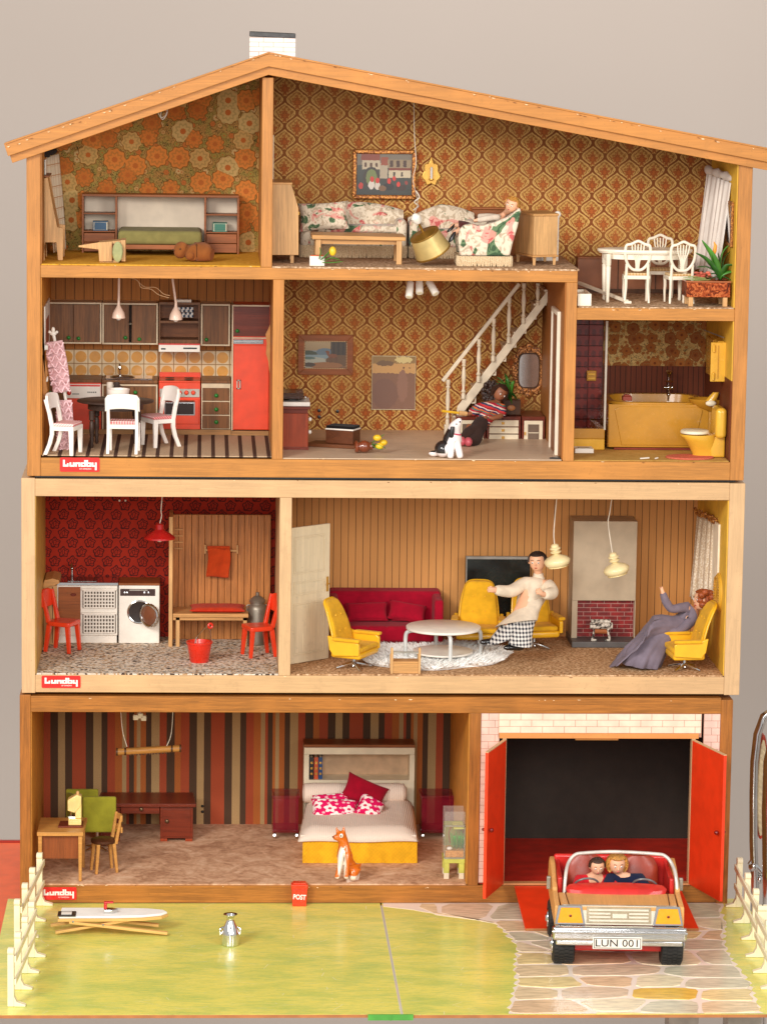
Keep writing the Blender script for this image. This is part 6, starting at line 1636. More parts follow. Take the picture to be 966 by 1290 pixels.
facekit(P3(630,494,184), bd_, (.25,-.85,-.35), (.55,-.1,.85), 10.2, mdkh, 'long', (150,70,60))
mb = MB()
for i in range(130):
    a1, a2 = rs.uniform(0, 2*PI), rs.uniform(.15, 1); q = P3(619+math.cos(a1)*12*a2, 494+math.sin(a1)*14*a2, 198+rs.uniform(-5,5)); mb.ell(q, rs.uniform(1.8,3.6), 6)
tag(mb.build('curls', mdkh, bd_, smooth=True), kind='stuff')
T = thing('pencil', 'yellow pencil lying level at the doll\'s hand below the stair newel', 'pencil', P3(567,518,150))
MB().tube([P3(556.5,517.5,150), P3(578,520,152)], 1.7, 6).build('body', flat('pencil_yellow', (226,176,40), .4), T); MB().tube([P3(578,520,152), P3(588,521,154)], [3.4,3.0], 6).build('brush_end', m_oak, T)
MB().tube([P3(567,519,151), (P3(567,519,151)[0], 151, z+.1)], .6, 6).build('prop', m_mah, T)
# dalmatian-like cat figurine
T = thing('dog_figurine', 'white porcelain dog with black patches sitting at the hall floor edge', 'dog figurine', P3(570,580,14))
g = GM('porcelain_patches', .18, spec=.6); n = g.noise(.06, det=1); x = g.xyz(); g.p.inputs['Coat Weight'].default_value = .4
q0 = P3(570,580,14)
lp = g.ss((n-.5)*34-x[0]-6.5, -1.0, 1.0)*(x[2] > 10); mdog = g.out(g.mix(lp, (240,228,224), (40,36,36)), n, .05)
D = {'base': (P3(563,569,22), 13.5), 'belly': (P3(566,558,20), 12), 'chest': (P3(570,548,17), 10), 'neck': (P3(572,540,15), 8), 'head': (P3(573,535,14), 8.4), 'muz': (P3(578,529,9), 4.6), 'nose': (P3(580,526,7), 2.6),
     'f1': (P3(577,562,8), 4.6), 'f1b': (P3(580,577,3), 4.8), 'f2': (P3(568,564,7), 4.6), 'f2b': (P3(567,577,3), 4.6)}
mb = skinned(D, [('base','belly'),('belly','chest'),('chest','neck'),('neck','head'),('head','muz'),('muz','nose'),('chest','f1'),('f1','f1b'),('chest','f2'),('f2','f2b'),], 'base')
mz = min(q[2] for q in mb.v); mb.v = [(q[0], q[1], q[2]+z-mz) for q in mb.v]; dz = z-mz
bo = mb.build('body', mdog, T, smooth=True)
q = P3(558,572,14); MB().ell((q[0], 16, z+11), (11,13,11), 16).ell((q[0]-11, 20, z+4.5), (7,4,4), 10).build('haunch', mdog, bo, smooth=True)
q = Vector(P3(570,540,4)); q.z += dz; MB().loft([(q+Vector((0,0,4)), (2.4,0,0), (0,1.6,0)), (q+Vector((-1,-1,-3)), (3.4,0,0), (0,1.6,0)), (q+Vector((-1.5,-.5,-10)), (2.2,0,0), (0,1.2,0))], 10).build('ear', m_blk, bo, smooth=True)
q = Vector(P3(579,530,6)); q.z += dz; MB().ell(q, 1.3).build('nose', m_blk, bo, smooth=True)
q = Vector(P3(575,533,5.5)); q.z += dz; MB().ell(q, .9).build('eye', m_blk, bo, smooth=True)
A_ = Vector(P3(572.5,544.5,15)); A_.z += dz; mb = MB(); mb.M = Matrix.Translation(A_) @ RY(12); 
mb.tube([(8.2*math.cos(2*PI*i/20), 8.2*math.sin(2*PI*i/20), 0) for i in range(21)], .9, 6).build('collar', flat('pink_collar', (206,60,90), .4), bo, smooth=True)
# hassock
T = thing('wooden_footrest', 'dark wooden footrest with black padded top on a flat board', 'footrest', P3(432,550,110))
q = Fz(430,558,z); Mx = Matrix.Translation((P3(432,548,120)[0], 120, z)) @ RZ(-18)
mb = MB(); mb.M = Mx; mb.prism([(-44,-22),(38,-26),(44,0),(8,22),(-40,10)], 'xy', .1, 4.5).build('base_board', wood('walnut', (112,64,34), 'x'), T, bev=.5)
mb = MB(); mb.M = Matrix.Translation((P3(432,548,120)[0], 120, z)) @ RZ(-24)
mb.box(-19,19,-13,13,4.6,22).build('box', wood('walnut_box', (104,56,30), 'x'), T, bev=.6)
mb = MB(); mb.M = Matrix.Translation((P3(432,548,120)[0], 120, z)) @ RZ(-24)
mb.box(-19.6,19.6,-13.6,13.6,22.05,24).build('white_piping', m_white, T, bev=.5)
mb = MB(); mb.M = Matrix.Translation((P3(432,548,120)[0], 120, z)) @ RZ(-24)
mb.box(-19,19,-13,13,24.05,27.5).build('black_pad', fabric('black_cloth', (26,22,22)), T, bev=1.2, seg=3)
T = thing('wooden_vase', 'turned brown wooden vase lying on its side on the hall floor', 'vase', P3(457,562,40))
mb = MB(); mb.M = Matrix.Translation((P3(447,559,52)[0], 52, z+8)) @ RZ(6) @ RY(88)
mb.lathe([(6.5,0),(7.6,1),(7.6,3),(5.6,5),(5.8,7),(7.5,9),(7.9,13),(6.5,17),(4.6,19),(5.2,22),(4,22.4),(3.6,20)], n=24).build('body', flat('glossy_brown', (128,62,36), .22, coat=.4), T, smooth=True)
T = thing('tulip_bunch', 'yellow tulips with green leaves spilled from the fallen wooden vase', 'tulips', P3(478,558,48))
for px, py in ((483,558),(475,551),(478,562)): MB().ell((P3(px,py,46)[0], 46+(px-478), max(P3(px,py,46)[2], z+4.5)), (5.5,4.5,4.2)).build('flower', mtul, T, smooth=True)
for P in ([(468,558),(476,552),(484,547)], [(468,559),(478,560),(486,565)], [(468,559),(474,564),(482,566)]): leaf(T, [(lambda v: (v[0], v[1], max(v[2], z+1.5)))(P3(px,py,45-i)) for i, (px, py) in enumerate(P)], 2.6)
T = thing('white_door', 'narrow white door frame standing open against the right hall wall', 'door', (x712-6, 60, z))
mb = MB(); zt_ = U(705,391,60).z
x_ = x712-1.6
MB().box(x_-4.5, x_, 44, 50, z, zt_).build('frame_post', m_ivw, T, bev=.6); MB().box(x_-4.5, x_, 118, 124, z, zt_).build('frame_post', m_ivw, T, bev=.6)
MB().box(x_-4.5, x_, 50.1, 117.9, zt_-6, zt_).build('frame_top', m_ivw, T, bev=.6); MB().box(x_-2.5, x_-.6, 50.1, 117.9, z, zt_-6.1).build('door_panel', mfr2, T)
single(MB().prism([(x712-16, 10), (x712-2, 6), (x712-2, 26)], 'xy', z+.1, z+1.6), 'dark_mat_corner', m_blk, 'black torn corner strip lying on the hall floor at the right post', 'floor strip', (x712-8, 12, z))

# ================= BATHROOM
z = zBT+.3; YT = BK['bt']-2
mbth = flat('ochre_bath_plastic', (190,134,40), .25, var=.03, coat=.3); mylp = flat('yellow_bath_plastic', (226,172,56), .25, var=.03, coat=.3)
a, b = x727+.4, U(763,500,100).x
T = thing('shower_cabin', 'dark red tiled shower corner with white post and yellow tray', 'shower', ((a+b)/2, 100, z))
g = GM('dark_red_tile', .25); x = g.xyz(); n = g.noise(.3, det=2); rg = g.voro(g.comb(x[0]/9.6, x[2]/14.4, 0), dim='2D', rnd=0)
mtl = g.out(g.mix(g.ss(X(g, rg.outputs['Distance'])+n*.2, .35, .5), (92,22,14), (124,34,20)), n, .05)
bk0 = MB().box(a, U(758,500,YT-30).x, YT-32, YT-30, z+30, U(740,404,60).z).build('tiled_wall', flat('dark_grout', (66,24,18), .6), T)
zz = U(740,541,YT-32).z; zt_ = U(740,404,60).z; xx1 = U(757.5,500,YT-32).x; nx = 2; tw2 = (xx1-a)/3
r = 0
while zz+14 < zt_+3:
    for k in range(3): MB().box(a+k*tw2+.4, a+(k+1)*tw2-.4, YT-33, YT-32, zz+.4, min(zz+13.6, zt_)).build('tile', mtl, bk0, bev=.3)
    zz += 14
q = RR(738.5, 466.5, 751, 479.5, YT-36)
MB().box(q[0], q[1], YT-38, YT-33.2, q[2], q[3]).build('soap_holder', mbth, T, bev=1); MB().box(q[0]+1.5, q[1]-1.5, YT-39.5, YT-38.1, q[2]+2, q[2]+5).box(q[0]+1.5, q[1]-1.5, YT-39.5, YT-38.1, q[2]+7.5, q[2]+10.5).build('soap_dish', mylp, T, bev=.5)
pa_, pb_, pc2, pd2 = RR(760, 404, 766, 541, 100)
MB().box(pa_, pb_, 100, 106, z+26, aF-46 if 0 else U(763,404,100).z).build('white_post', flat('post_white', (206,196,180), .5, bump=.3), T, bev=.5)
zt1 = U(745,540,100).z
MB().box(a, pb_-1, 100, YT, z, z+14).build('tray', mylp, T, bev=1); MB().box(a, pb_-1, 100, 108, z+14.05, max(zt1, z+19)).box(pb_-9, pb_-1, 108.1, YT, z+14.05, max(zt1, z+19)).build('tray_rim', mbth, T, bev=1)
for py in (466, 476, 486, 499): q = P3(728.5, py, 150); MB().ell((a+2, 150, q[2]), (2.6,2.6,2.6)).build('shower_valve', m_chr, T, smooth=True)
q = P3(728,485,150); MB().tube([(a+1,150,q[2]+25),(a+1,150,q[2]-16)], .9, 6).tube([(a+1,148,q[2]-2),(a+6,144,q[2]),(a+6,142,q[2]+6)], 1.3, 6).build('shower_pipe', m_chr, T, smooth=True)
T = thing('bathtub', 'ochre yellow bathtub with moulded front panel along the back wall', 'bathtub', (P3(825,556,110)[0], 110, z))
a, b, c, d = RR(765.5, 508, 893, 557, 105)
MB().prism([(a+1, z+3), (b, z+3), (b, d-2), (a, d-2)], 'xz', 105, 108).build('front_panel', mbth, T, bev=.8)
MB().prism([(a+18, z+6), (b-18, z+6), (b-8, d-9), (b-14, d-5), (a+14, d-5), (a+8, d-9)], 'xz', 103.8, 105.1).build('front_moulding', mbth, T, bev=1.0, seg=3)
mb = MB(); 
n = 40; cx, cy = (a+b)/2, 160
def rr2(k, s, z_): t = 2*PI*k/n; return (cx+(b-a)/2*s*math.copysign(abs(math.cos(t))**.5, math.cos(t)), cy+54*s*math.copysign(abs(math.sin(t))**.5, math.sin(t)), z_)
L_ = [(1,d-3),(1,d),(.95,d+1),(.86,d),(.82,d-14),(.74,z+14),(.3,z+10)]
vs = [rr2(k, s, z_) for s, z_ in L_ for k in range(n)]
fs = [(i*n+k, i*n+(k+1) % n, (i+1)*n+(k+1) % n, (i+1)*n+k) for i in range(len(L_)-1) for k in range(n)]+[tuple(range((len(L_)-1)*n, len(L_)*n))]
mb.add(vs, fs).build('tub', mbth, T, smooth=True)
MB().box(a, a+3, 108.1, 210, z+3, d-3.1).build('end_panel', mbth, T)
T = thing('soap_block', 'red brown soap block lying on the left rim of the bathtub', 'soap', P3(790,507,120))
q = RR(784, 500, 796, 508, 118); MB().box(q[0], q[1], 116, 128, d+1.1, d+7).build('block', flat('red_brown_soap', (142,52,30), .4), T, bev=1); MB().box(q[0]+2, q[1]-2, 117.5, 126, d+7.05, d+9).build('lid', flat('red_brown_soap', (142,52,30), .4), T, bev=.6)
T = thing('tub_mixer', 'chrome mixer tap with hand shower rising above the bathtub', 'tap', P3(842,506,200))
zz = lambda py: P3(842, py, 205)[2]; x_ = P3(842,490,205)[0]
MB().tube([(x_,205,zz(505)),(x_,205,zz(474))], 1.5, 8).ell((x_,205,zz(488)), (4,3,3)).ell((x_-5,205,zz(488)), 2.4).ell((x_+5,205,zz(488)), 2.4).ell((x_,205,zz(497)), (3,3,2.2)).build('pipe', m_chr, T, smooth=True)
mb = MB(); mb.M = Matrix.Translation((x_,204,zz(471))) @ RX(15); mb.lathe([(1.5,-4),(2,0),(4.2,2),(4.4,4),(.4,4.4)], n=14).build('shower_head', m_chr, T, smooth=True)
MB().tube([(x_,205,zz(480)),(x_+5,203,zz(480)),(x_-5,203,zz(480))], 1.4, 6).build('cross_handle', m_chr, T, smooth=True)
mrb = flat('red_brown_mat', (132,48,28), .8); 
T = thing('bath_board', 'dark red brown board lying on the floor under the bathtub front', 'board', P3(815,563,80))
MB().prism([(Fz(765,557,z).x, 103), (Fz(870,557,z).x, 103), (Fz(868,566,z).x, Fz(868,566,z).y), (Fz(790,566,z).x, Fz(790,566,z).y), (Fz(766,560,z).x, Fz(766,561,z).y)], 'xy', z+.1, z+2.5).build('board', mrb, T, bev=.5)
MB().box(Fz(785,563,z).x, Fz(790,563,z).x, Fz(785,563,z).y, Fz(785,563,z).y+5, z+2.6, z+5).build('foot', mbth, T)
# wall cabinet
T = thing('bathroom_cabinet', 'yellow mirrored bathroom wall cabinet with door standing open', 'cabinet', P3(903,480,60))
xw = xr-2
a = U(895,450,60).x; zt_, zb_ = U(905,431,60).z, U(905,480.5,60).z
MB().box(a, U(917,450,60).x, 58, 62, zb_, zt_).build('door', mylp, T, bev=.8)
MB().box(xw-9, xw-.2, 62.5, 150, zb_+1, zt_+1).build('body', mylp, T, bev=.8)
MB().box(xw-11, xw-9.1, 90, 148, zb_+2, zt_).build('second_door', mbth, T, bev=.5)
for py in (439, 474): q = P3(900, py, 57); MB().tube([(a+3.5, 56.5, q[2]-3), (a+3.5, 56.5, q[2]+3)], 2.0, 8).ell((a+3.5,56.5,q[2]+3.6),1.8).ell((a+3.5,56.5,q[2]-3.6),1.8).build('hinge', mylp, T, smooth=True)
MB().tube([(xw-2, 62, zt_+6), (a+5, 90, zt_+9), (a+1, 130, zt_+9)], .8, 6).build('rail', m_grey, T, smooth=True)
MB().box(a+9, a+10, 56.9, 57.9, zb_+4, zt_-4).build('groove', mbth, T)
# sink
T = thing('washbasin', 'yellow washbasin on a pedestal at the right bathroom wall', 'washbasin', P3(892,548,110))
q = P3(890, 505, 105); cx, cy = q[0]+1, 112; zb_ = q[2]
MB().loft([((cx+6, cy, zb_-14), (8,0,0), (0,8,0)), ((cx+3, cy, zb_-9), (16,0,0), (0,12,0)), ((cx, cy, zb_-2), (22,0,0), (0,19,0)), ((cx, cy, zb_+1.5), (24,0,0), (0,20,0)), ((cx, cy, zb_+2.5), (23,0,0), (0,19,0)), ((cx-1, cy, zb_+1.5), (18,0,0), (0,14,0)), ((cx, cy, zb_-6), (10,0,0), (0,8,0))], 32).build('basin', mbth, T, smooth=True)
MB().loft([((cx+5, cy, z), (9,0,0), (0,8,0)), ((cx+5, cy, z+10), (7,0,0), (0,7,0)), ((cx+6, cy, zb_-12), (7.5,0,0), (0,7.5,0))], 20).build('pedestal', mbth, T, smooth=True)
MB().tube(smooth_path([(cx+18, cy, zb_+2), (cx+16, cy, zb_+7), (cx+8, cy, zb_+8), (cx+4, cy, zb_+6)]), 1.3, 8).ell((cx+17, cy-5, zb_+5), 2).ell((cx+17, cy+5, zb_+5), 2).build('tap', m_chr, T, smooth=True)
MB().loft([((xw-12, cy-20, zb_+2), (7,0,0), (0,5,0)), ((xw-8, cy-20, zb_+8), (6,0,0), (0,5,0)), ((xw-5, cy-20, zb_+13), (4,0,0), (0,4,0))], 14).build('towel_holder', mylp, T, smooth=True)
MB().ell((xw-12, cy-24, zb_-1), (7,3,4)).build('paper_roll', m_cream, T, smooth=True)
# toilet
T = thing('toilet', 'yellow toilet with cream lid and tall rounded cistern in profile', 'toilet', P3(885,576,35))
cy = 42; q = lambda px, py: U(px, py, cy)
xa, xb2 = q(857,548).x, q(905,548).x; zr = q(880,548).z
cx = q(878,548).x
secs = []
for px0, px1, py, w_ in ((872,905,575.5,9),(872,903,571,9),(868,902,563,12),(862,902,554,17),(857,903,549,19),(857,905,546.5,19)):
    A_, B_ = q(px0, py), q(px1, py); zz = max(A_.z, z+.1) if py < 575 else z+.1
    secs.append((((A_.x+B_.x)/2, cy, zz), ((B_.x-A_.x)/2, 0, 0), (0, w_, 0)))
MB().loft(secs, 28).build('bowl', mylp, T, smooth=True)
A_, B_ = q(857,545), q(893,545); MB().loft([(((A_.x+B_.x)/2, cy, zr+k), ((B_.x-A_.x)/2*s, 0, 0), (0, 19*s, 0)) for k, s in ((2.6,.97),(3.4,1),(6,.98),(6.8,.9))], 28).build('lid', m_cream, T, smooth=True)
A_, B_ = q(898,550), q(918,512)
MB().box(A_.x, min(B_.x, xw-.5), cy-22, cy+22, A_.z, B_.z).build('cistern', mylp, T, bev=5.5, seg=6)
MB().box(q(893,576).x, min(q(917,556).x, xw-.5), cy-10, cy+10, z+.2, zr).build('rear_base', mylp, T, bev=2, seg=3)
T = thing('bath_rug', 'small rounded salmon red rug under the toilet', 'rug', P3(868,577,20))
A_ = Fz(869, 577, z); MB().loft([((A_.x, 30, z+k), (31*s,0,0), (0,22*s,0)) for k, s in ((.1,1),(1.6,1),(2.2,.96))], 30).build('rug', carpet('salmon_pile', [(170,70,52),(206,104,80),(220,130,104)], .8), T)
T = thing('white_scale', 'small white bathroom scale lying at the left post', 'scale', P3(732,567,20))
A_, B_ = Fz(724,571,z), Fz(741,563,z); MB().box(max(A_.x, x727+.3), B_.x, A_.y, A_.y+26, z+.1, z+6).build('body', m_white, T, bev=.8); MB().box(A_.x+5, B_.x-5, A_.y+4, A_.y+14, z+6.05, z+6.6).build('dial', m_grey, T)
for i, (px, py, lb) in enumerate(((812,578.5,'thin white scrap lying on the ochre bathroom floor'),(827,578.5,'tiny white crumb on the bathroom floor near the rug'))):
    A_ = Fz(px, py, z); single(MB().bar((A_.x-6+i*4, A_.y, z+1), (A_.x+6-i*4, A_.y+3, z+1.6), 1.4, 1.4), 'paper_scrap', m_white, lb, 'scrap', (A_.x, A_.y, z))
# ================= LAUNDRY ROOM (middle left)
z = zML+.8; YM = BK['ml']
T = thing('light_cabinet', 'light wooden cabinet with wavy top edge in the left corner of the red room', 'cabinet', (18, 195, z))
a, b = xm0+1.4, U(72,770,200).x; d = U(60,733,195).z
MB().box(a, b, 195, 252, z, d-5).build('body', m_oak, T, bev=.5)
pts = [(U(px,py,190).x, U(px,py,190).z) for px, py in ((50,745),(50,735),(56,731),(66,729),(74,731),(75,735),(68,738),(62,739))]; pts = [(max(p[0], a), p[1]) for p in pts]
MB().prism(pts, 'xz', 190, 253).build('wavy_top', m_oakx, T, bev=.6)
for k in (1, 2): MB().box(a+(b-a)*k/3-.4, a+(b-a)*k/3+.4, 194.4, 194.9, z+2, d-7).build('door_gap', m_dark, T)
YU = 205
def ubox(x0, y0, x1, y1, Y=YU): return RR(x0, y0, x1, y1, Y)
T = thing('sink_unit', 'white sink unit with two wire baskets and a brown door', 'cabinet', (P3(110,805,YU)[0], YU, z))
a, b, c, d = ubox(72, 734, 148, 806)
zk = U(110,790,YU).z
MB().box(a, b, YU, YM-3, z+11, d-4).build('body', m_white, T, bev=.4); MB().box(a+1, b-1, YU+4, YM-5, z, z+10.9).build('plinth', m_white, T)
MB().box(a-1, b+1, YU-2, YM-2, d-3.9, d).build('worktop', m_chr, T, bev=.6)
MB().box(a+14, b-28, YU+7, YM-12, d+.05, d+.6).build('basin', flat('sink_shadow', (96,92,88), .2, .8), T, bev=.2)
MB().tube(smooth_path([(a+18, YM-9, d), (a+18, YM-9, d+16), (a+18, YM-14, d+20), (a+18, YM-20, d+15)]), 1.3, 8).ell((a+18,YM-9,d+12), 2.6).build('tap', m_chr, T, smooth=True)
e0 = U(101.5,760,YU).x
MB().box(a+1.5, e0, YU-1.5, YU-.1, zk+1, d-6).build('door', mfr2, T, bev=.4); MB().loft([((U(92.5,0,YU).x, YU-1.6+k, U(92,749,YU).z), (4*s,0,0), (0,0,2.2*s)) for k, s in ((0,1),(-.8,.8))], 14).build('knob', m_mah, T)
for y0, y1 in ((742,766.5),(772,798)):
    ba, bb, bc, bd = ubox(104, y0, 146, y1, YU-3)
    B = MB().box(ba-1, bb+1, YU-4, YU-.1, bd-2.2, bd).build('basket', m_white, T, bev=.4)
    MB().box(ba, bb, YU-.9, YU-.2, bc, bd-2.3).build('basket_back', flat('basket_inside', (120,106,92), .8), B)
    mb = MB(); nx, nz = 10, 5
    for i in range(nx+1): x_ = ba+2+(bb-ba-4)*i/nx; t = abs(i-nx/2)/nx; mb.box(x_-.75, x_+.75, YU-3.2, YU-2, bc+1, bd-2.3)
    for k in range(nz+1): zz = bc+1+(bd-bc-4)*k/nz; mb.box(ba+1.5, bb-1.5, YU-3.6, YU-3.25, zz-.75, zz+.75)
    tag(mb.build('lattice', m_white, B), kind='stuff')
T = thing('washing_machine', 'white washing machine with its round glass door swung open', 'washing machine', (P3(175,805,YU)[0], YU, z))
a, b, c, d = ubox(149.5, 735, 201, 806)
MB().box(a, b, YU, YM-3, z+.1, d-3).build('body', m_white, T, bev=1, seg=3); MB().box(a-.3, b+.3, YU-1, YM-3, d-2.9, d).build('brown_top', m_teak, T, bev=.6)
pa = ubox(151.5, 742, 195.5, 750.5)
MB().box(pa[0], pa[1], YU-1.2, YU-.1, pa[2], pa[3]).build('control_panel', flat('dark_panel', (62,40,34), .3), T, bev=.4)
MB().box(pa[0]+12, pa[1]-10, YU-1.6, YU-1.25, pa[3]-2.2, pa[3]-.8).build('printed_line', m_grey, T)
for k in range(4): q = P3(157+k*3 if k < 2 else 182+(k-2)*5, 747, YU-1.2); mb = MB(); mb.M = Matrix.Translation((q[0], YU-1.2, q[2])) @ RX(90); mb.lathe([(1.6,0),(1.5,1),(.4,1.3)], n=10).build('dial', m_chr, T, smooth=True)
q = P3(175.5, 771, YU)
def ring(T, c, R, r, rot, name, mat, par=None):
    mb = MB(); mb.M = Matrix.Translation(c) @ rot; n = 28
    mb.tube([(R*math.cos(2*PI*i/n), 0, R*math.sin(2*PI*i/n)) for i in range(n+1)], r, 8); return mb.build(name, mat, par or T, smooth=True)
ring(T, (q[0], YU-.6, q[2]), 15, 1.5, RZ(0), 'door_ring', m_chr)
mb = MB(); mb.M = Matrix.Translation((q[0], YU-.3, q[2])) @ RX(90); mb.lathe([(14,0),(14,.4),(12.5,.2),(3,.15),(.3,.1)], n=28).build('drum', flat('drum_dark', (44,32,28), .3), T, smooth=True)
q2_ = P3(187, 776, YU-14); Rr = RZ(-38)
D = ring(T, (q2_[0]+1, YU-11, q2_[2]), 14.5, 2.2, Rr, 'open_door', m_chr)
mb = MB(); mb.M = Matrix.Translation((q2_[0]+1, YU-11, q2_[2])) @ Rr @ RX(90); mb.lathe([(13,-.6),(13,.6),(9,2.4),(6,2.8),(.4,2.9)], n=28).build('door_glass', flat('brown_door_glass', (120,74,52), .08, spec=.8), D, smooth=True)
# sauna panel
T = thing('sauna_bench', 'wooden slatted wall with bench seat standing in the red room', 'bench', (P3(277,805,200)[0], 200, z))
a, b, c, d = ubox(216, 649, 341.5, 806, 236)
ms = wood('sauna_pine', (206,134,72), 'z', con=.2)
n = 15; wv = (b-a)/n
bk1 = MB().box(a, b, 240, 243, z, d).build('back_board', m_teak, T)
for i in range(n): MB().box(a+i*wv+.3, a+(i+1)*wv-.3, 236.5, 240, z+.2, d).build('slat', ms, T, bev=.5)
pa = ubox(212, 655, 217.5, 808, 150)
MB().box(pa[0], pa[1], 182, 243, z, pa[3]-1).build('side_panel', m_oak, T, bev=.5)
zb1 = U(260,773,185).z; xa_, xb_ = pa[0]+5.5, U(313,773,185).x
MB().box(xa_+.1, xb_, 182, 236, zb1-5, zb1).build('bench_seat', m_oakx, T, bev=.6); MB().box(xa_+.1, xb_-2, 184, 187, zb1-9, zb1-5.1).build('apron', m_oakx, T)
for x_ in (xa_+4, xb_-7): MB().box(x_, x_+5, 184, 189, z, zb1-9.1 if 0 else zb1-5.1).build('leg', m_oak, T)
for k in range(4): zz = U(222,667+k*8,230).z; MB().box(a+3, a+15, 234, 236.3, zz-1.6, zz).build('vent_slat', m_oakx, T)
for px in (258.5, 299): q = P3(px, 692, 230); MB().box(q[0]-1, q[0]+1, 228, 236.4, q[2]-6, q[2]+6).build('rail_bracket', m_oak, T, bev=.4)
q = P3(259, 693, 230); q9 = P3(299,696,230); MB().tube([(q[0],230,q[2]),(q9[0],230,q9[2]+2)], 1.5, 8).build('towel_rail', m_oak, T, smooth=True)
T = thing('red_seat_cushion', 'flat orange red cushion lying on the sauna bench', 'cushion', P3(274,770,200))
A_, B_ = U(238,765,195), U(310,765,195); cushion(((A_.x+B_.x)/2, 207, zb1+3.6), (B_.x-A_.x)/2, 22, 4).build('cushion', fabric('red_corduroy', (206,62,26), bump=.6), T, smooth=True)
MB().tube([(A_.x+2, 186, zb1+3.4), (B_.x-2, 186, zb1+3.4)], .8, 6).build('piping', m_redp, T, smooth=True)
a_, b_, c_, d_ = ubox(261, 691, 289.5, 727, 226)
def tw_f(u, v):
    x_ = a_+(b_-a_)*u+1.2*math.sin(v*5); zz = d_+(c_-d_)*v; return (x_, 226.5+1.2*math.sin(u*9+v*2)-1.5*(1-v), zz+1.0*math.sin(u*6))
T = thing('towel', 'orange red towel hanging over the rail of the sauna wall', 'towel', ((a_+b_)/2, 226, c_))
MB().grid(tw_f, 20, 14).build('front_fold', fabric('orange_terry', (214,76,30), bump=.9), T, smooth=True, solid=1.2)
MB().tube([(a_, 229, d_+.6), (b_, 229, d_+.6)], 2.4, 10).build('top_fold', fabric('orange_terry', (214,76,30), bump=.9), T, smooth=True)
# red pendant
T = thing('pendant_lamp', 'red metal pendant lamp with wide shade in the red wallpapered room', 'lamp', P3(201,680,120))
q = P3(201, 679, 120); h = 19; mrl = flat('dark_red_lamp', (172,22,24), .25, coat=.4)
MB().lathe([(19,0),(20.5,.5),(20.3,2.5),(14,7.5),(8.5,10.5),(5.5,13),(5.4,19),(3.4,20.5),(.4,21)], q, 30).build('lamp_shade', mrl, T, smooth=True)
MB().ell((q[0], q[1], q[2]+2), 6).build('bulb', m_white, T, smooth=True)
cord(smooth_path([(q[0], 120, q[2]+20), P3(203.5,650,120), P3(203,640,120), (P3(206,628,120)[0], 120, 390.7)]), .7, mwire, '', T)
for i, px in enumerate((150.5,158)):
    q = P3(px, 630.5, YM-1); single(MB().ell(q, 1.6, 8), 'white_nail', m_white, ['left','right'][i]+' of two white nail heads high on the red rose wallpaper', 'nail', q, smooth=True)
# red chairs
mrc = flat('orange_red_chair', (230,62,28), .3, var=.03, coat=.2)
def rchair():
    T = thing('red_chair', 'x', 'chair', (0,0,0), 0, 'orange red plastic chairs in the laundry room', local=True)
    h = 41
    for sx in (-1, 1):
        MB().bar((sx*14,-14,h-5), (sx*15.5,-17,0), 6, 6, 4.2, 4.2).build('leg', mrc, T, bev=.6)
        MB().bar((sx*13,13,h-5), (sx*15,18,0), 6.5, 6, 4.4, 4.4).build('leg', mrc, T, bev=.6)
        MB().bar((sx*13,14,h-2), (sx*15,23,h+38), 6, 5, 4.5, 3.5).build('back_post', mrc, T, bev=.7)
    MB().prism([(-17,-18),(17,-18),(18.5,-14),(17,13),(13,17),(-13,17),(-17,13),(-18.5,-14)], 'xy', h-6, h).build('seat', mrc, T, bev=1.4, seg=3)
    n = 12; vs = []
    for i in range(n+1):
        u = -1+2*i/n; x_ = u*17.5; y_ = 21.5+3.4*(1-u*u)
        for dy, zz in ((-1.8, h+16+2*abs(u)**3), (1.8, h+16+2*abs(u)**3), (4.6, h+40-5*abs(u)**4), (1.0, h+40-5*abs(u)**4)): vs.append((x_, y_+dy, zz))
    MB().add(vs, [(i*4+k, i*4+(k+1) % 4, (i+1)*4+(k+1) % 4, (i+1)*4+k) for i in range(n) for k in range(4)]+[(0,1,2,3),(n*4+3,n*4+2,n*4+1,n*4)]).build('backrest', mrc, T, bev=.9, seg=3)
    return T
r0_ = rchair(); q = Fz(79, 820, z); r0_.location = Vector((q.x, q.y, z))*.001; r0_.rotation_euler.z = R_(66); r0_['label'] = 'orange red chair at the left wall of the red room facing right'
q = Fz(322, 828, z); dup(r0_, (q.x+4, q.y+11, z), -70, 'orange red chair facing left beside the middle divider')
# milk can
T = thing('milk_can', 'grey metal milk can with lid behind the right red chair', 'milk can', P3(324,800,200))
q = U(324, 800, 205); mgv = flat('galvanised', (146,136,122), .45, .7)
hc = U(324,750,q.y).z-z
MB().lathe([(12,0),(13,1),(13,hc*.72),(12,hc*.78),(9.5,hc*.82),(9.5,hc*.86),(.5,hc*.86)], (q.x, q.y, z), 24).build('body', mgv, T, smooth=True)
MB().lathe([(10.5,hc*.86),(11,hc*.9),(6,hc*.97),(2.5,hc),(2.5,hc+4),(.4,hc+4.5)], (q.x, q.y, z), 24).build('lid', mgv, T, smooth=True)
for sg in (-1, 1): MB().tube(smooth_path([(q.x+sg*8.6, q.y, z+hc*.8), (q.x+sg*14, q.y, z+hc*.78), (q.x+sg*12.6, q.y, z+hc*.6)]), 1, 6).build('handle', mgv, T, smooth=True)
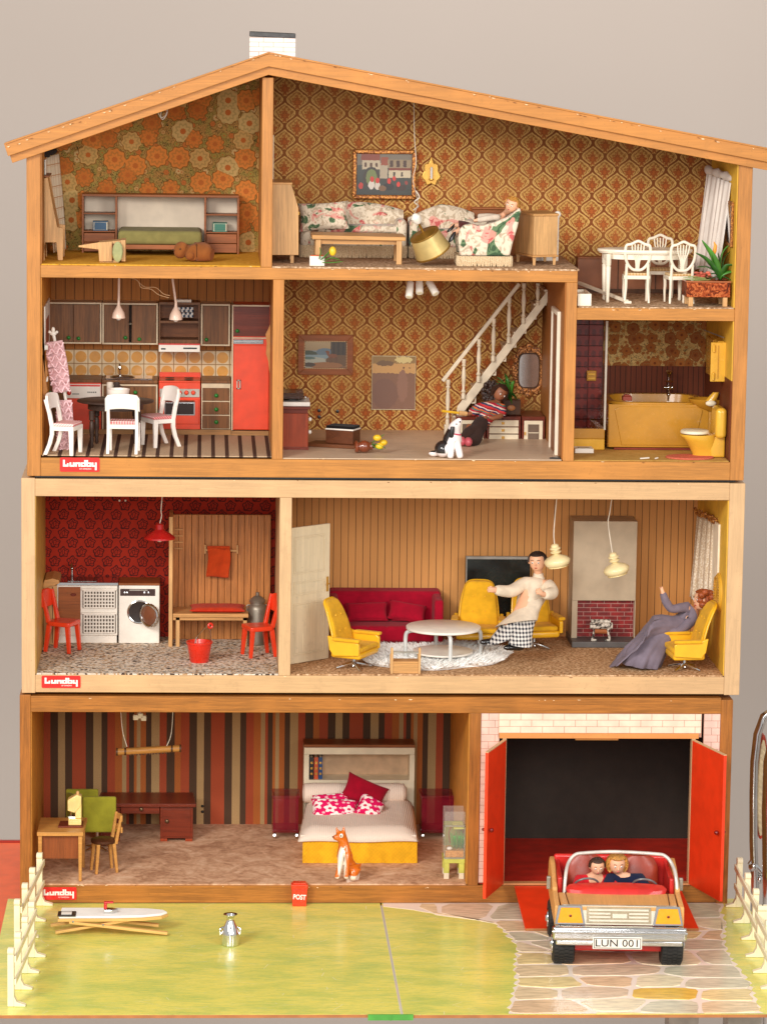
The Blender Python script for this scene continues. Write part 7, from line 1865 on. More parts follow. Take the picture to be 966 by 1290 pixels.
# bucket
T = thing('red_bucket', 'glossy red bucket with thin wire handle on the mottled carpet', 'bucket', P3(251,838,30))
q = Fz(251, 836, z); hb = 27; q.y += 12
MB().lathe([(11.5,0),(12.2,.8),(16,hb-3),(17.2,hb-2.5),(17.4,hb),(15.8,hb),(15.2,hb-3),(11,2),(.4,1.8)], (q.x, q.y, z), 30).build('body', m_redp, T, smooth=True)
MB().tube(smooth_path([(q.x-6, q.y-14, z+hb-3), (q.x-3, q.y-12, z+hb+8), (q.x+6, q.y-2, z+hb+17), (q.x+13, q.y+4, z+hb+22)]), .8, 6).tube(smooth_path([(q.x+15, q.y+5, z+hb-3), (q.x+14.5, q.y+5, z+hb+9), (q.x+13, q.y+4, z+hb+20)]), .8, 6).build('handle', m_chr, T, smooth=True)
ring(T, (q.x+14, q.y+3, z+hb+20), 2.8, 1.5, RZ(20), 'grip', m_redp)

# ================= LIVING ROOM (middle right)
z = zMR+.8; YM = BK['mr']
T = thing('panelled_door', 'loose cream panelled door leaning beside the middle divider', 'door', P3(392,830,60))
mdr = wood('weathered_cream_door', (232,214,180), 'z', con=.06)
P_ = [(xe1+.4, 661.5), ]
Y1 = 110; A_ = U(369.5,833,Y1-60); 
xl_ = xe1+.4; xr_ = U(414,823,Y1).x; zt_ = U(392,662,90).z; zb_ = z+1
Md = Matrix.Translation((xl_, 62, z+.5)) @ RZ(math.degrees(math.atan2(44, xr_-xl_))); W_ = math.hypot(44, xr_-xl_)
zt_ -= z
mb = MB(); mb.M = Md; D = mb.box(0, W_, 0, 4, 0, zt_).build('door_leaf', mdr, T, bev=.5)
for x0, x1, z0, z1 in ((6,W_-9,zt_*.06,zt_*.44),(6,W_-9,zt_*.50,zt_*.60),(6,W_-9,zt_*.655,zt_*.93)):
    for s in ((x0,x1,z0,z0+1.6),(x0,x1,z1-1.6,z1),(x0,x0+1.6,z0+1.6,z1-1.6),(x1-1.6,x1,z0+1.6,z1-1.6)):
        mb = MB(); mb.M = Md; mb.box(s[0], s[1], -1, -.05, s[2], s[3]).build('moulding', mdr, D, bev=.3)
    mb = MB(); mb.M = Md; mb.box(x0+3, x1-3, -.7, -.05, z0+3, z1-3).build('panel', mdr, D, bev=.4)
mb = MB(); mb.M = Md; mb.box(W_-6, W_-2.5, -1.2, -.06, zt_*.50, zt_*.61).build('lock_plate', m_brass, D, bev=.4)
mb = MB(); mb.M = Md; mb.tube([(W_-4, -1, zt_*.56), (W_-4, -4, zt_*.56), (W_-9, -4.5, zt_*.555)], .9, 6).build('handle', m_brass, D, smooth=True)
# sofa
T = thing('crimson_sofa', 'crimson sofa with button seat behind the round white table', 'sofa', P3(486,802,190))
mcr = fabric('crimson_velvet', (166,10,40), bump=.5)
a, b = U(415,780,200).x, U(557,780,200).x; ds = U(480,744,235).z
MB().box(a, b, 230, 262, z+4, ds).build('backrest', mcr, T, bev=5, seg=4)
MB().box(a+11, b-11, 176, 230, z+8, z+30).build('seat', mcr, T, bev=5, seg=4)
for x_ in (a, b-12): MB().box(x_, x_+12, 178, 245, z+4, ds-3).build('armrest', mcr, T, bev=4, seg=4)
MB().box(a+3, b-3, 182, 240, z+.2, z+8).build('base', mcr, T, bev=1)
for k in range(5): MB().ell((a+26+k*(b-a-52)/4, 178, z+29), (1.4,1.4,1.2)).build('button', flat('crimson_button', (150,20,40), .3), T, smooth=True)
for i, (px, py, rz, rr_) in enumerate(((462,758,2,(29,14,8)),(513,760,-10,(26,14,8)))):
    q = P3(px, py, 215); T = thing('sofa_cushion', ['flat crimson cushion at the left end of the crimson sofa','tilted crimson cushion at the right end of the crimson sofa'][i], 'cushion', (q[0], 215, z+30))
    cushion((q[0], 215, z+42), *rr_, RY(-rz) @ RX(58)).build('cushion', mcr, T, smooth=True); MB().tube([(q[0]-rr_[0]*.8, 206, z+33), (q[0]+rr_[0]*.8, 206, z+33)], .7, 6).build('piping', mcr, T, smooth=True)
# yellow swivel chairs
myc = fabric('yellow_upholstery', (232,174,36), sc=3, bump=.3, rough=.75); mys = flat('yellow_shell', (236,178,30), .35, var=.03, coat=.2)
def ychair():
    T = thing('swivel_chair', 'x', 'armchair', (0,0,0), 0, 'yellow swivel armchairs with chrome star feet', local=True)
    mb = MB()
    for k in range(4): a_ = PI/4+k*PI/2; c_, s_ = math.cos(a_), math.sin(a_); mb.tube([(0,0,7),(c_*10,s_*10,5),(c_*24,s_*24,1.6)], [3,2.2,1.4], 8)
    mb.build('star_base', m_chr, T, smooth=True)
    MB().lathe([(3.6,3),(2.4,6),(2.2,14),(5,15.5),(5,17)], n=16).build('column', m_chr, T, smooth=True)
    MB().box(-29,29,-22,20,17,26).build('seat_shell', mys, T, bev=3.5, seg=4)
    MB().box(-26,26,-23,14,26,33).build('seat_cushion', myc, T, bev=3, seg=4)
    for sx in (-1, 1):
        MB().prism([(-22,23),(-22,38),(-18,41),(12,43),(23,46),(20,28),(14,20)], 'yz', sx*28, sx*33).build('arm_panel', mys, T, bev=1.2, seg=3)
        MB().box(min(sx*26.5,sx*36), max(sx*26.5,sx*36), -23, 14, 40, 44.5).build('armrest', myc, T, bev=1.9, seg=4)
    # tapered high back, curved shell with padded rows
    def bk(u, v, off):
        w_ = 28-8*v**2.2; x_ = (u*2-1)*w_*(1-.08*(abs(2*u-1)**3)*v**4); zz = 24+65*v-2.5*((2*u-1)**4)*v**6*2
        y_ = 15+17*v*v*.75+8*v-3.5*(2*u-1)**2+off; return (x_, y_, zz)
    MB().grid(lambda u, v: bk(u, v, 3.2), 14, 14).build('back_shell', mys, T, smooth=True, solid=2.4)
    def pad(u, v):
        p = bk(u*.92+.04, .06+v*.92, 0); e = (max(0, math.sin(PI*u))**.4)*(max(0, math.sin(PI*v))**.35)
        return (p[0], p[1]+1.5-4.6*e*(.82+.18*abs(math.sin(v*PI*3))), p[2])
    MB().grid(pad, 18, 24).build('back_cushion', myc, T, smooth=True, solid=1.5)
    mb = MB()
    for v in (.36, .68):
        for u in (.33, .67): p = pad(u, v); mb.ell((p[0], p[1]-1.0, p[2]), (1.2,1,1.2), 8)
    mb.build('back_buttons', mys, T, smooth=True)
    return T
yc = ychair(); q = Fz(446, 843, z); yc.location = Vector((q.x, q.y+6, z))*.001; yc.rotation_euler.z = R_(62); yc['label'] = 'bright yellow swivel chair at the front left of the living room facing right'
q = U(602, 806, 168); dup(yc, (q.x, 168, z), -6, 'empty yellow swivel chair facing forward beside the seated man')
q = Fz(672, 819, z); dup(yc, (q.x+2, q.y+14, z), 12, 'yellow swivel chair in which the man in checked trousers lies')
q = Fz(862, 845, z); dup(yc, (q.x+1, q.y+8, z), -84, 'yellow swivel chair at the right wall under the auburn haired doll')
# table
T = thing('coffee_table', 'round white coffee table with lower shelf and curved grey legs', 'table', P3(559,828,110))
q = P3(558.5, 789, 100); a, b = U(511,790,100).x, U(605,790,100).x; r_ = (b-a)/2; zt = q[2]
cy = 100; q0 = Fz(558, 812, z)
MB().lathe([(r_-1,-3.6),(r_,-3),(r_,-.4),(r_-.6,0),(.5,0)], (q[0], cy, zt), 44).build('table_top', m_white, T, smooth=True)
MB().lathe([(r_*.78,-3),(r_*.8,-2.6),(r_*.8,-.4),(.5,0)], (q[0], cy, z+13), 40).build('lower_shelf', m_white, T, smooth=True)
mgl = flat('pale_grey_leg', (204,204,200), .35)
for k in range(4):
    a_ = -PI/2+k*PI/2+.12; c_, s_ = math.cos(a_), math.sin(a_)
    P = smooth_path([(q[0]+c_*(r_-14), cy+s_*(r_-14), zt-5), (q[0]+c_*(r_-3), cy+s_*(r_-3), zt-6), (q[0]+c_*(r_+1), cy+s_*(r_+1), zt-12), (q[0]+c_*(r_+1), cy+s_*(r_+1), z+12), (q[0]+c_*(r_-.5), cy+s_*(r_-.5), z+.5)])
    mb = MB(); mb.tube(P, 2.6, 8); mb.build('leg', mgl, T, smooth=True)
# fur rug
T = thing('fur_rug', 'white shaggy fur rug under the round white coffee table', 'rug', P3(545,840,70))
cx_, cy_ = Fz(541, 828, z)[0], Fz(541, 828, z)[1]
rx_ = (U(640,828,cy_).x-U(442,828,cy_).x)/2
def rfun(t): return 1+.05*math.sin(3*t+1)+.035*math.sin(7*t)
RYr = 92
pts = [(cx_+rx_*.95*rfun(t)*math.cos(t), cy_+RYr*.92*rfun(t)*math.sin(t)) for t in [2*PI*i/50 for i in range(50)]]
mfur = flat('white_fur', (255,250,244), .9, var=.02); mfur.node_tree.nodes['Principled BSDF'].inputs['Subsurface Weight'].default_value = .6; mfur.node_tree.nodes['Principled BSDF'].inputs['Subsurface Radius'].default_value = (.006, .006, .006)
MB().prism(pts, 'xy', z+.1, z+2.5).build('hide', mfur, T)
mb = MB(); rs = random.Random(2)
for i in range(7000):
    t = rs.uniform(0, 2*PI); r = math.sqrt(rs.random()); 
    x_ = cx_+rx_*rfun(t)*r*math.cos(t)*.97; y_ = cy_+RYr*rfun(t)*r*math.sin(t)*.96
    if abs(x_-U(600,850,0).x) < 16 and y_ < cy_-RYr*.72: continue
    L = rs.uniform(7, 13); a_ = t+rs.uniform(-1.3,1.3); ox, oy = math.cos(a_)*L*.75, math.sin(a_)*L*.75; w_ = rs.uniform(.8,1.5); px_, py_ = -math.sin(a_)*w_, math.cos(a_)*w_
    mb.add([(x_-px_, y_-py_, z+2), (x_+px_, y_+py_, z+2), (x_, y_, z+5.2), (x_+ox, y_+oy, z+rs.uniform(4,11))], [(0,1,3),(1,2,3),(2,0,3)])
tag(mb.build('fur_tufts', mfur, T), kind='stuff')
# crate
T = thing('small_crate', 'tiny pale wooden stool standing at the front edge before the fur rug', 'stool', P3(511,850,10))
a, b, c, d = RR(492, 834, 530, 851, 4); zt_ = U(511,820,6).z
for x_ in (a, b-3): MB().prism([(x_,z),(x_+3,z),(x_+3,zt_+3),(x_+1.5,zt_+4.5),(x_,zt_+3)], 'xz', 5, 9).build('upright', m_oak, T, bev=.3); MB().box(x_, x_+3, 24, 28, z, zt_-8).build('upright', m_oak, T, bev=.3)
MB().box(a+3.1, b-3.1, 5.5, 27, d-2.4, d).build('seat_board', m_oakx, T, bev=.3); MB().box(a+3.1, b-3.1, 6.5, 8, z+.3, d-2.5).build('front_panel', m_oakx, T)
MB().box(a+3.1, b-3.1, 5, 7, zt_-3, zt_-1).build('top_rail', m_grey, T)
# dark panel
T = thing('dark_screen', 'large dark framed picture panel leaning behind the yellow chairs', 'picture', P3(628,780,225))
a, b, c, d = RR(588, 707, 669, 786, 232); d_ = U(588,706,232).z
MB().box(a, b, 246, 250, z, d).build('panel', flat('black_green_panel', (30,34,28), .25, var=.4, sc=.02), T); MB().box(a, b+1, 244, 251, d+.1, d+4).build('grey_top_rail', flat('grey_rail', (150,146,138), .4), T, bev=.5)
MB().box(a-1.4, a-.1, 245, 251, z, d+4).build('side_rail', flat('grey_rail', (150,146,138), .4), T)
# fireplace
T = thing('fireplace', 'tall grey fireplace with red brick recess and slate hearth', 'fireplace', P3(761,812,215))
YF = 215
a, b, c, d = RR(719.5, 657, 803, 803, YF); mfp = flat('grey_beige_plaster', (190,170,142), .6, var=.04)
ra, rb, rc_, rd = RR(726.5, 757, 799.5, 800, YF)
MB().box(a, b, YF, YM-2, rd, d).build('chimney_breast', mfp, T, bev=.6)
MB().box(a, ra, YF, YM-2, z+8, rd-.05).build('side_pier', mfp, T); MB().box(rb, b, YF, YM-2, z+8, rd-.05).build('side_pier', mfp, T)
MB().box(a-2, b-3, YF-28, YM-2, z, z+7.9).build('hearth', flat('slate_grey', (92,88,86), .5), T, bev=.8)
bw = MB().box(ra+.1, rb-.1, YF+10, YF+12, z+8, rd).build('brick_wall', flat('white_pointing', (206,170,156), .7), T)
mfb = flat('deep_red_brick', (140,24,22), .55, var=.2, sc=.15)
h_ = (rd-z-8)/9; L_ = (rb-ra)/4.2
for r in range(9):
    xx = ra+.2-(L_/2 if r % 2 else 0)
    while xx < rb-1:
        a1, b1 = max(ra+.2, xx), min(rb-.2, xx+L_)
        if b1-a1 > 2: MB().box(a1+.35, b1-.35, YF+9.4, YF+10.2, z+8+r*h_+.35, z+8+(r+1)*h_-.35).build('brick', mfb, bw)
        xx += L_
T2 = thing('log_basket', 'stack of mottled grey birch logs on an andiron in the fireplace', 'logs', P3(758,803,200))
g = GM('birch_bark', .8); n = g.noise(.25, det=3); mbk = g.out(g.ramp(n, [(.4,(60,50,44)),(.5,(190,180,166)),(.65,(226,216,202))]), n, .4)
q = P3(757, 795, 197)
MB().tube([(q[0]-15,197,q[2]+7),(q[0]+15,197,q[2]+7)], 4.5, 10).tube([(q[0]-13,203,q[2]+11),(q[0]+13,203,q[2]+11)], 4, 10).build('log', mbk, T2, smooth=True)
MB().tube([(q[0]-9,196,q[2]),(q[0]+10,199,q[2]-1)], 3.4, 8).build('log', flat('orange_log', (170,96,50), .7), T2, smooth=True)
for sg in (-1, 1): MB().tube([(q[0]+sg*12, 195, z+8), (q[0]+sg*9, 196, q[2]+2), (q[0]+sg*13, 196, q[2]+5)], 1.6, 6).tube([(q[0]+sg*12, 195, z+9), (q[0]+sg*5, 195, z+9)], 1.6, 6).build('andiron', mbk, T2, smooth=True)
# lamps
mlm = flat('cream_enamel_lamp', (236,218,168), .25, var=.03, coat=.3)
def ylamp(px, py, Y, tilt, path, label):
    q = Vector(P3(px, py, Y)); T = thing('pendant_lamp', label, 'lamp', q, 0, 'cream pendant lamps in the living room')
    M_ = Matrix.Translation(q) @ RY(tilt)
    mb = MB(); mb.M = M_; mb.lathe([(12,-8),(15.5,-5.5),(17.2,-1.5),(16.8,1),(13,4.5),(6,7.2),(4,8)], n=28).build('lamp_shade', mlm, T, smooth=True)
    mb = MB(); mb.M = M_; mb.lathe([(3.6,8),(4,9),(7,10.6),(7.4,12),(4.4,13.2),(4.2,14),(7,15),(7.2,16.6),(5,18),(5,20.5),(3,22),(.4,22.4)], n=20).build('ribbed_neck', mlm, T, smooth=True)
    mb = MB(); mb.M = M_; mb.lathe([(13.5,-8.6),(12,-8.4),(11.5,-6),(.5,-5.6)], n=24).build('rim', mlm, T, smooth=True)
    top = M_ @ Vector((0,0,22)); cord(smooth_path([tuple(top)]+[P3(*p_, Y) for p_ in path[:-1]]+[(P3(*path[-1], Y)[0], Y, 390.7)]), .75, mwire, '', T)
ylamp(701.5, 706, 90, -10, [(697.5,672),(699,650),(702,630)], 'cream pendant lamp hanging directly right of the man\'s head')
ylamp(776, 716.5, 110, -14, [(771,695),(766,660),(768,645),(772,631)], 'cream pendant lamp hanging lower before the grey fireplace')
# curtain
g = GM('lace', .85, spec=.1); n = g.noise(.5, det=3); g.p.inputs['Alpha'].default_value = .95
mlace = g.out(g.mix(g.ss(n, .45, .6), (214,188,154), (240,226,206)), n, .5)
T = thing('curtain', 'cream lace curtain on a gilded rod at the living room window', 'curtain', (xm1-20, 140, z+60))
cur((878,648),(905,660),(868,752),(902,764), 200, 80, 3, 5, mlace, T)
MB().tube([P3(875,642,205), P3(893,652,140), P3(910,663,60)], 2, 8).build('curtain_rod', m_brass, T, smooth=True)
rs = random.Random(8)
mb = MB()
for i in range(26): t = i/25; q = P3(876+30*t, 643+14*t, 200-125*t); mb.ell((q[0]+rs.uniform(-1,1), q[1], q[2]+rs.uniform(-4,3)), rs.uniform(2,3.6), 6)
tag(mb.build('gilded_garland', mgilt, T, smooth=True), kind='stuff')
MB().box(xm1-4, xm1-1.5, 60, 150, U(906,755,100).z, U(906,655,100).z).build('window_frame', m_ivw, T)
T = thing('round_mirror', 'round gold mirror with beaded rim on the yellow living room wall', 'mirror', (xm1-2, 50, U(908,748,50).z))
zc_ = U(908,746,50).z; mb = MB(); mb.M = Matrix.Translation((xm1-1.5, 52, zc_)) @ RY(-90); mb.lathe([(25,0),(25,2),(22,4),(20,3.4),(.5,3)], n=36).build('disc', mylp, T, smooth=True)
mb = MB()
for i in range(34): a_ = 2*PI*i/34; mb.ell((xm1-6, 52+19.5*math.cos(a_), zc_+19.5*math.sin(a_)), 1.5, 6)
mb.build('bead_ring', m_brass, T, smooth=True)
# man
T = thing('doll', 'dark haired man doll in cream coat and checked trousers sprawled in a yellow chair', 'doll', P3(655,810,90))
D = {'hip': (P3(658,779,108), (12,9)), 'waist': (P3(665,763,118), 12), 'chest': (P3(674,744,128), (17,11)), 'neck': (P3(678,724,130), 4.6), 'jaw': (P3(677,716,127), 7), 'head': (P3(677.5,707,128), 11),
     's1': (P3(661,735,126), 7), 'e1': (P3(643,746,112), 6), 'h1': (P3(622,743,100), 4), 'p1': (P3(618,743,97), (4.2,2)), 'f1': (P3(614.5,740,94), 1.5), 'f2': (P3(613.5,743,94), 1.5), 'f3': (P3(614.5,746,95), 1.4), 'th': (P3(618,738,96), 1.4),
     's2': (P3(690,736,122), 7), 'e2': (P3(697,748,104), 6.4), 'h2': (P3(684,749,88), 4), 'p2': (P3(679,746,84), (4.2,2)), 'g1': (P3(675.5,742,81), 1.5), 'g2': (P3(674.5,745,81), 1.5), 'g3': (P3(675.5,748.5,82), 1.4), 'th2': (P3(680,741,82), 1.4),
     'k1': (P3(640,788,84), 5), 'a1': (P3(628,803,70), 4), 'k2': (P3(658,791,78), 5), 'a2': (P3(655,808,62), 4)}
E_ = [('hip','waist'),('waist','chest'),('chest','neck'),('neck','jaw'),('jaw','head'),('chest','s1'),('s1','e1'),('e1','h1'),('h1','p1'),('p1','f1'),('p1','f2'),('p1','f3'),('p1','th'),('chest','s2'),('s2','e2'),('e2','h2'),('h2','p2'),('p2','g1'),('p2','g2'),('p2','g3'),('p2','th2'),('hip','k1'),('k1','a1'),('hip','k2'),('k2','a2')]
bd_ = skinned(D, E_, 'hip').build('body', m_skin, T, smooth=True)
mcoat = fabric('cream_wool', (226,208,184), sc=1.5, bump=.3)
sub_skin(D, ['hip','waist','chest','s1','e1','h1','s2','e2','h2'], E_, 3.2, 'chest').build('coat', mcoat, bd_, smooth=True)
A_, B_, C_ = Vector(P3(668,762,114)), Vector(P3(657,776,100)), Vector(P3(650,786,90))
MB().loft([(A_+Vector((4,2,8)), (14,2,3), (0,12,0)), (A_, (17,2,4), (0,14,-2)), (B_, (23,2,4), (0,16,-4)), (C_, (28,2,4), (0,18,-6)), (C_+Vector((0,1,1)), (24,2,4), (0,15,-5))], 24).build('coat_skirt', mcoat, bd_, smooth=True)
MB().loft([(Vector(D['neck'][0])+Vector((0,0,k)), (6.2+j,0,0), (0,5.8+j,0)) for k, j in ((-5,2.4),(-1,.6),(2,.3),(2.2,-.6))], 18).build('collar', mcoat, bd_, smooth=True)
g = GM('houndstooth', .9, spec=.1); x = g.xyz(); pch = 4.4
u_ = (x[0]/pch).fr() < .5; v_ = (x[2]/pch).fr() < .5; mch = g.out(g.mix((u_+v_)*.5, (232,226,218), (34,36,50)), g.noise(1), .2)
nt = mch.node_tree
MB().loft([(P3(652,777,98), (12,0,4), (0,12,0)), (P3(642,786,84), (13,0,4), (0,12,0)), (P3(633,798,72), (14,0,4), (0,12,0)), (P3(628,808,64), (15.5,0,4), (0,13,0)), (P3(628.5,807,64), (13,0,4), (0,10,0))], 20).build('trouser_leg', mch, bd_, smooth=True)
MB().loft([(P3(664,779,96), (12,0,-2), (0,12,0)), (P3(660,788,80), (13,0,-2), (0,12,0)), (P3(657,800,68), (14,0,-2), (0,12,0)), (P3(655,813,58), (15.5,0,-2), (0,13,0)), (P3(655,812,58), (13,0,-2), (0,10,0))], 20).build('trouser_leg', mch, bd_, smooth=True)
msh = flat('black_shoe', (22,20,22), .2, coat=.5)
for px, py, Y, rz in ((620,808,52,20),(650,815,44,20)):
    A_ = Vector(P3(px, py, Y+18)); M_ = Matrix.Translation(A_) @ RZ(rz)
    mb = MB(); mb.M = M_; mb.loft([((k, 0, -.2), (0, w_, 0), (0, 0, h_)) for k, w_, h_ in ((-17,2,2),(-14,5,3.6),(-6,5.6,4.4),(3,4.8,5.4),(9,4.6,5),(11,3,3.4))], 14).build('shoe', msh, bd_, smooth=True)
facekit(P3(677,707,126), bd_, (-.35,-.9,-.1), (-.1,-.1,1), 12, hair('black_hair', (44,32,28)), 'short', (176,50,50))
# woman
T = thing('doll', 'auburn haired woman doll in grey lilac gown leaning back with one arm raised', 'doll', P3(850,840,70))
D = {'hip': (P3(846,792,88), 12), 'waist': (P3(858,784,94), 9), 'chest': (P3(871,775,100), 11), 'neck': (P3(878,766,104), 4.5), 'jaw': (P3(880,762,102), 6.5), 'head': (P3(885,756,98), 12),
     's1': (P3(866,764,88), 5.5), 'e1': (P3(845,768,80), 4.6), 'm1': (P3(838,757,78), 4.2), 'h1': (P3(834.5,746,76), 2.8), 'p1': (P3(833.5,743,76), 2.2), 'f1': (P3(831.5,739.5,76), 1.2), 'f2': (P3(834,739,75), 1.2),
     's2': (P3(874,780,86), 6), 'e2': (P3(854,797,76), 5.4), 'h2': (P3(834,792,72), 4), 'p2': (P3(829,791,70), 3.4), 'f3': (P3(825.5,788,69), 1.4), 'f4': (P3(824.5,791,69), 1.4), 'f5': (P3(825.5,794,69), 1.4)}
E_ = [('hip','waist'),('waist','chest'),('chest','neck'),('neck','jaw'),('jaw','head'),('chest','s1'),('s1','e1'),('e1','m1'),('m1','h1'),('h1','p1'),('p1','f1'),('p1','f2'),('chest','s2'),('s2','e2'),('e2','h2'),('h2','p2'),('p2','f3'),('p2','f4'),('p2','f5')]
bd_ = skinned(D, E_, 'hip').build('body', m_skin, T, smooth=True)
mgow = fabric('grey_lilac_cloth', (124,112,124), sc=1.2, bump=.15, rough=.7)
sub_skin(D, ['hip','waist','chest','s1','e1','m1','h1','s2','e2','h2'], E_, 1.7, 'chest').build('bodice', mgow, bd_, smooth=True)
def skirt(secs, mat, par, folds=7, amp=.09, n=56, name='skirt'):
    mb = MB(); vs = []; m_ = len(secs)
    for i, (c, u, v) in enumerate(secs):
        c, u, v = Vector(c), Vector(u), Vector(v); k = i/(m_-1)
        for j in range(n):
            t = 2*PI*j/n; r = 1+amp*k*math.sin(folds*t+.8*k)+amp*.5*k*math.sin((folds*2+1)*t); vs.append(c+u*math.cos(t)*r+v*math.sin(t)*r)
    fs = [(i*n+j, i*n+(j+1) % n, (i+1)*n+(j+1) % n, (i+1)*n+j) for i in range(m_-1) for j in range(n)]
    fs.append(tuple(range(n-1,-1,-1)))
    return mb.add(vs, fs).build(name, mat, par, smooth=True, solid=1.2)
skirt([(P3(862,783,94),(6,0,-9),(0,12,0)),(P3(850,789,88),(3,0,-13),(0,15,0)),(P3(833,789,80),(0,0,-15),(0,17,0)),(P3(818,793,72),(-6,0,-18),(0,18,0)),(P3(806,803,64),(-14,0,-20),(0,20,0)),(P3(798,812,58),(-20,0,-21),(0,22,0)),(P3(792,820,54),(-24,0,-22),(0,24,0))], mgow, bd_, 6, .10)
skirt([(P3(838,795,82),(10,0,-8),(0,14,0)),(P3(824,806,70),(20,0,-6),(0,18,0)),(P3(812,822,60),(25,0,-6),(0,21,0)),(P3(806,838,52),(24,0,-3),(0,23,0))], mgow, bd_, 7, .10, name='skirt_fold')
facekit(P3(885,756,97), bd_, (-.9,-.4,.1), (.0,.1,1), 13, maub, 'bun')
mb = MB()
for i in range(9): a_ = i*.75; q = P3(890+math.cos(a_)*7.5, 755+math.sin(a_)*9, 86+3*math.sin(i*2)); mb.ell(q, (5.6,4.4,4.8), 10)
mb.build('hair_rolls', maub, bd_, smooth=True)
q = P3(866,778,74); MB().ell(q, 1.3).build('button', m_blk, bd_, smooth=True)
# ================= BEDROOM
z = zBD+.8; YM = BK['bd']
T = thing('bamboo_lamp', 'slender bamboo tube lamp hanging on two cords before the striped wallpaper', 'lamp', P3(187,945,130))
mbam = wood('bamboo_gold', (196,136,66), 'x', con=.2); A_, B_ = P3(146.5,947.5,130), P3(228,943,130)
MB().tube([A_, B_], 4.6, 16).build('bamboo_tube', mbam, T, smooth=True)
for t in (.01, .14, .86, .99): c = Vector(A_).lerp(Vector(B_), t); MB().tube([c-Vector((1.2,0,0)), c+Vector((1.2,0,0))], 5.1, 16).build('end_ring', m_dark, T, smooth=True)
mb = MB()
for i in range(12): c = Vector(A_).lerp(Vector(B_), .22+.05*i); mb.ell((c.x, 129, c.z-4.8), 1.5, 6)
mb.build('bead_row', m_dark, T)
for p0, p1, p2 in (((160,941),(154,918),(151,898)),((210,940),(216,922),(219,899))): cord(smooth_path([P3(*p0,130), P3(*p1,130), (P3(*p2,130)[0], 130, zc2-.1)]), .6, mwire, '', T)
T = thing('ceiling_socket', 'small white plastic wiring block under the bedroom ceiling', 'socket', P3(175,903,110))
for px, py in ((171,904),(177,902),(181,905)): q = P3(px, py, 110); MB().box(q[0]-3.5, q[0]+3.5, 106, 114, q[2]-3, q[2]+4).build('block', m_cream, T, bev=1)
q = P3(176,898,110); MB().tube([(q[0],110,q[2]-3),(q[0],110,zc2-.1)], 1.4, 6).build('stem', m_cream, T)
for i, (px, py) in enumerate(((255,1016),(255,1023))):
    q = P3(px, py, YM-1); single(MB().ell(q, (2,1.4,2), 8), 'wall_socket', m_blk, ['upper','lower'][i]+' black socket low on the striped bedroom wall', 'socket', q, smooth=True)
# dark desk
T = thing('office_desk', 'dark red brown office desk with two pedestals before the striped wall', 'desk', P3(190,1060,240))
YD = 225; a, b, c, d = RR(125, 1012, 245, 1060, YD)
MB().prism([(a-3, YD-5), (b+2, YD-5), (b-2, YD+62), (a, YD+62)], 'xy', d-4.5, d).build('desk_top', m_mah, T, bev=.5)
p1, p2 = U(201,1030,YD).x, U(244,1030,YD).x
for (x0, x1) in ((a, U(152,1030,YD).x), (p1, p2)):
    B = MB().box(x0+1, x1-1, YD, YD+56, z+4, d-4.6).build('pedestal', m_mah, T, bev=.5)
    MB().box(x0+4, x1-4, YD-.8, YD-.05, z+7, d-8).build('door', m_mah, B, bev=.4); q = P3(210, 1034.5, YD)
    MB().ell((x0+10, YD-2.2, q[2]), (3,2.4,3)).build('knob', flat('bronze_knob', (120,96,70), .3, .7), B, smooth=True)
    for xx in (x0+1, x1-11): MB().box(xx, xx+9.5, YD-1, YD+50, z, z+3.9).build('foot', mahf if 0 else m_mahl, T, bev=.3)
D = MB().box(U(152,1020,YD).x, p1, YD+.5, YD+40, d-15, d-4.7).build('drawer', m_mah, T, bev=.4); q = P3(178,1019.5,YD); MB().ell((q[0], YD-1.6, q[2]), (2.8,2.2,2.8)).build('knob', flat('bronze_knob', (120,96,70), .3, .7), D, smooth=True)
# olive chair
mol = fabric('olive_green_felt', (150,146,44), bump=.2); 
T = thing('olive_chair', 'square olive green swivel armchair with chrome foot seen from behind', 'armchair', P3(125,1075,120))
q = Fz(118, 1072, z); cyo = q.y
bx = RR(104, 1004, 146.5, 1049, cyo-12)
MB().box(bx[0], bx[1], cyo-14, cyo-8, bx[2], bx[3]).build('backrest', mol, T, bev=2.5, seg=4)
bx2 = RR(83, 994, 124, 1040, cyo+34)
MB().box(bx2[0], bx2[1], cyo+30, cyo+36, bx2[2], bx2[3]).build('side_panel', mol, T, bev=2.5, seg=4)
MB().prism([(bx2[0], cyo+30), (bx2[0]+6, cyo+30), (bx[0]+6, cyo-8), (bx[0], cyo-8)], 'xy', bx2[2], bx2[3]-4).build('side_panel', mol, T, bev=1.5, seg=3)
MB().prism([(bx[1]-6, cyo-8), (bx[1], cyo-8), (bx2[1]+5, cyo+30), (bx2[1]-1, cyo+30)], 'xy', bx[2], bx[2]+12).build('seat', mol, T, bev=1)
MB().prism([(bx[0]+2, cyo-8), (bx[1]-2, cyo-8), (bx2[1]-2, cyo+30), (bx2[0]+2, cyo+30)], 'xy', bx[2]+2, bx[2]+12).build('seat_cushion', mol, T, bev=1)
cx_ = (bx[0]+bx[1])/2-4
MB().tube([(cx_, cyo+6, z+4), (cx_, cyo+6, bx[2]+2)], 2.6, 10).build('column', m_chr, T, smooth=True); mb = MB()
for k in range(4): a_ = PI/4+k*PI/2; mb.tube([(cx_, cyo+6, z+5), (cx_+20*math.cos(a_), cyo+6+20*math.sin(a_), z+1.6)], [2.2,1.4], 6)
mb.build('star_base', m_chr, T, smooth=True)
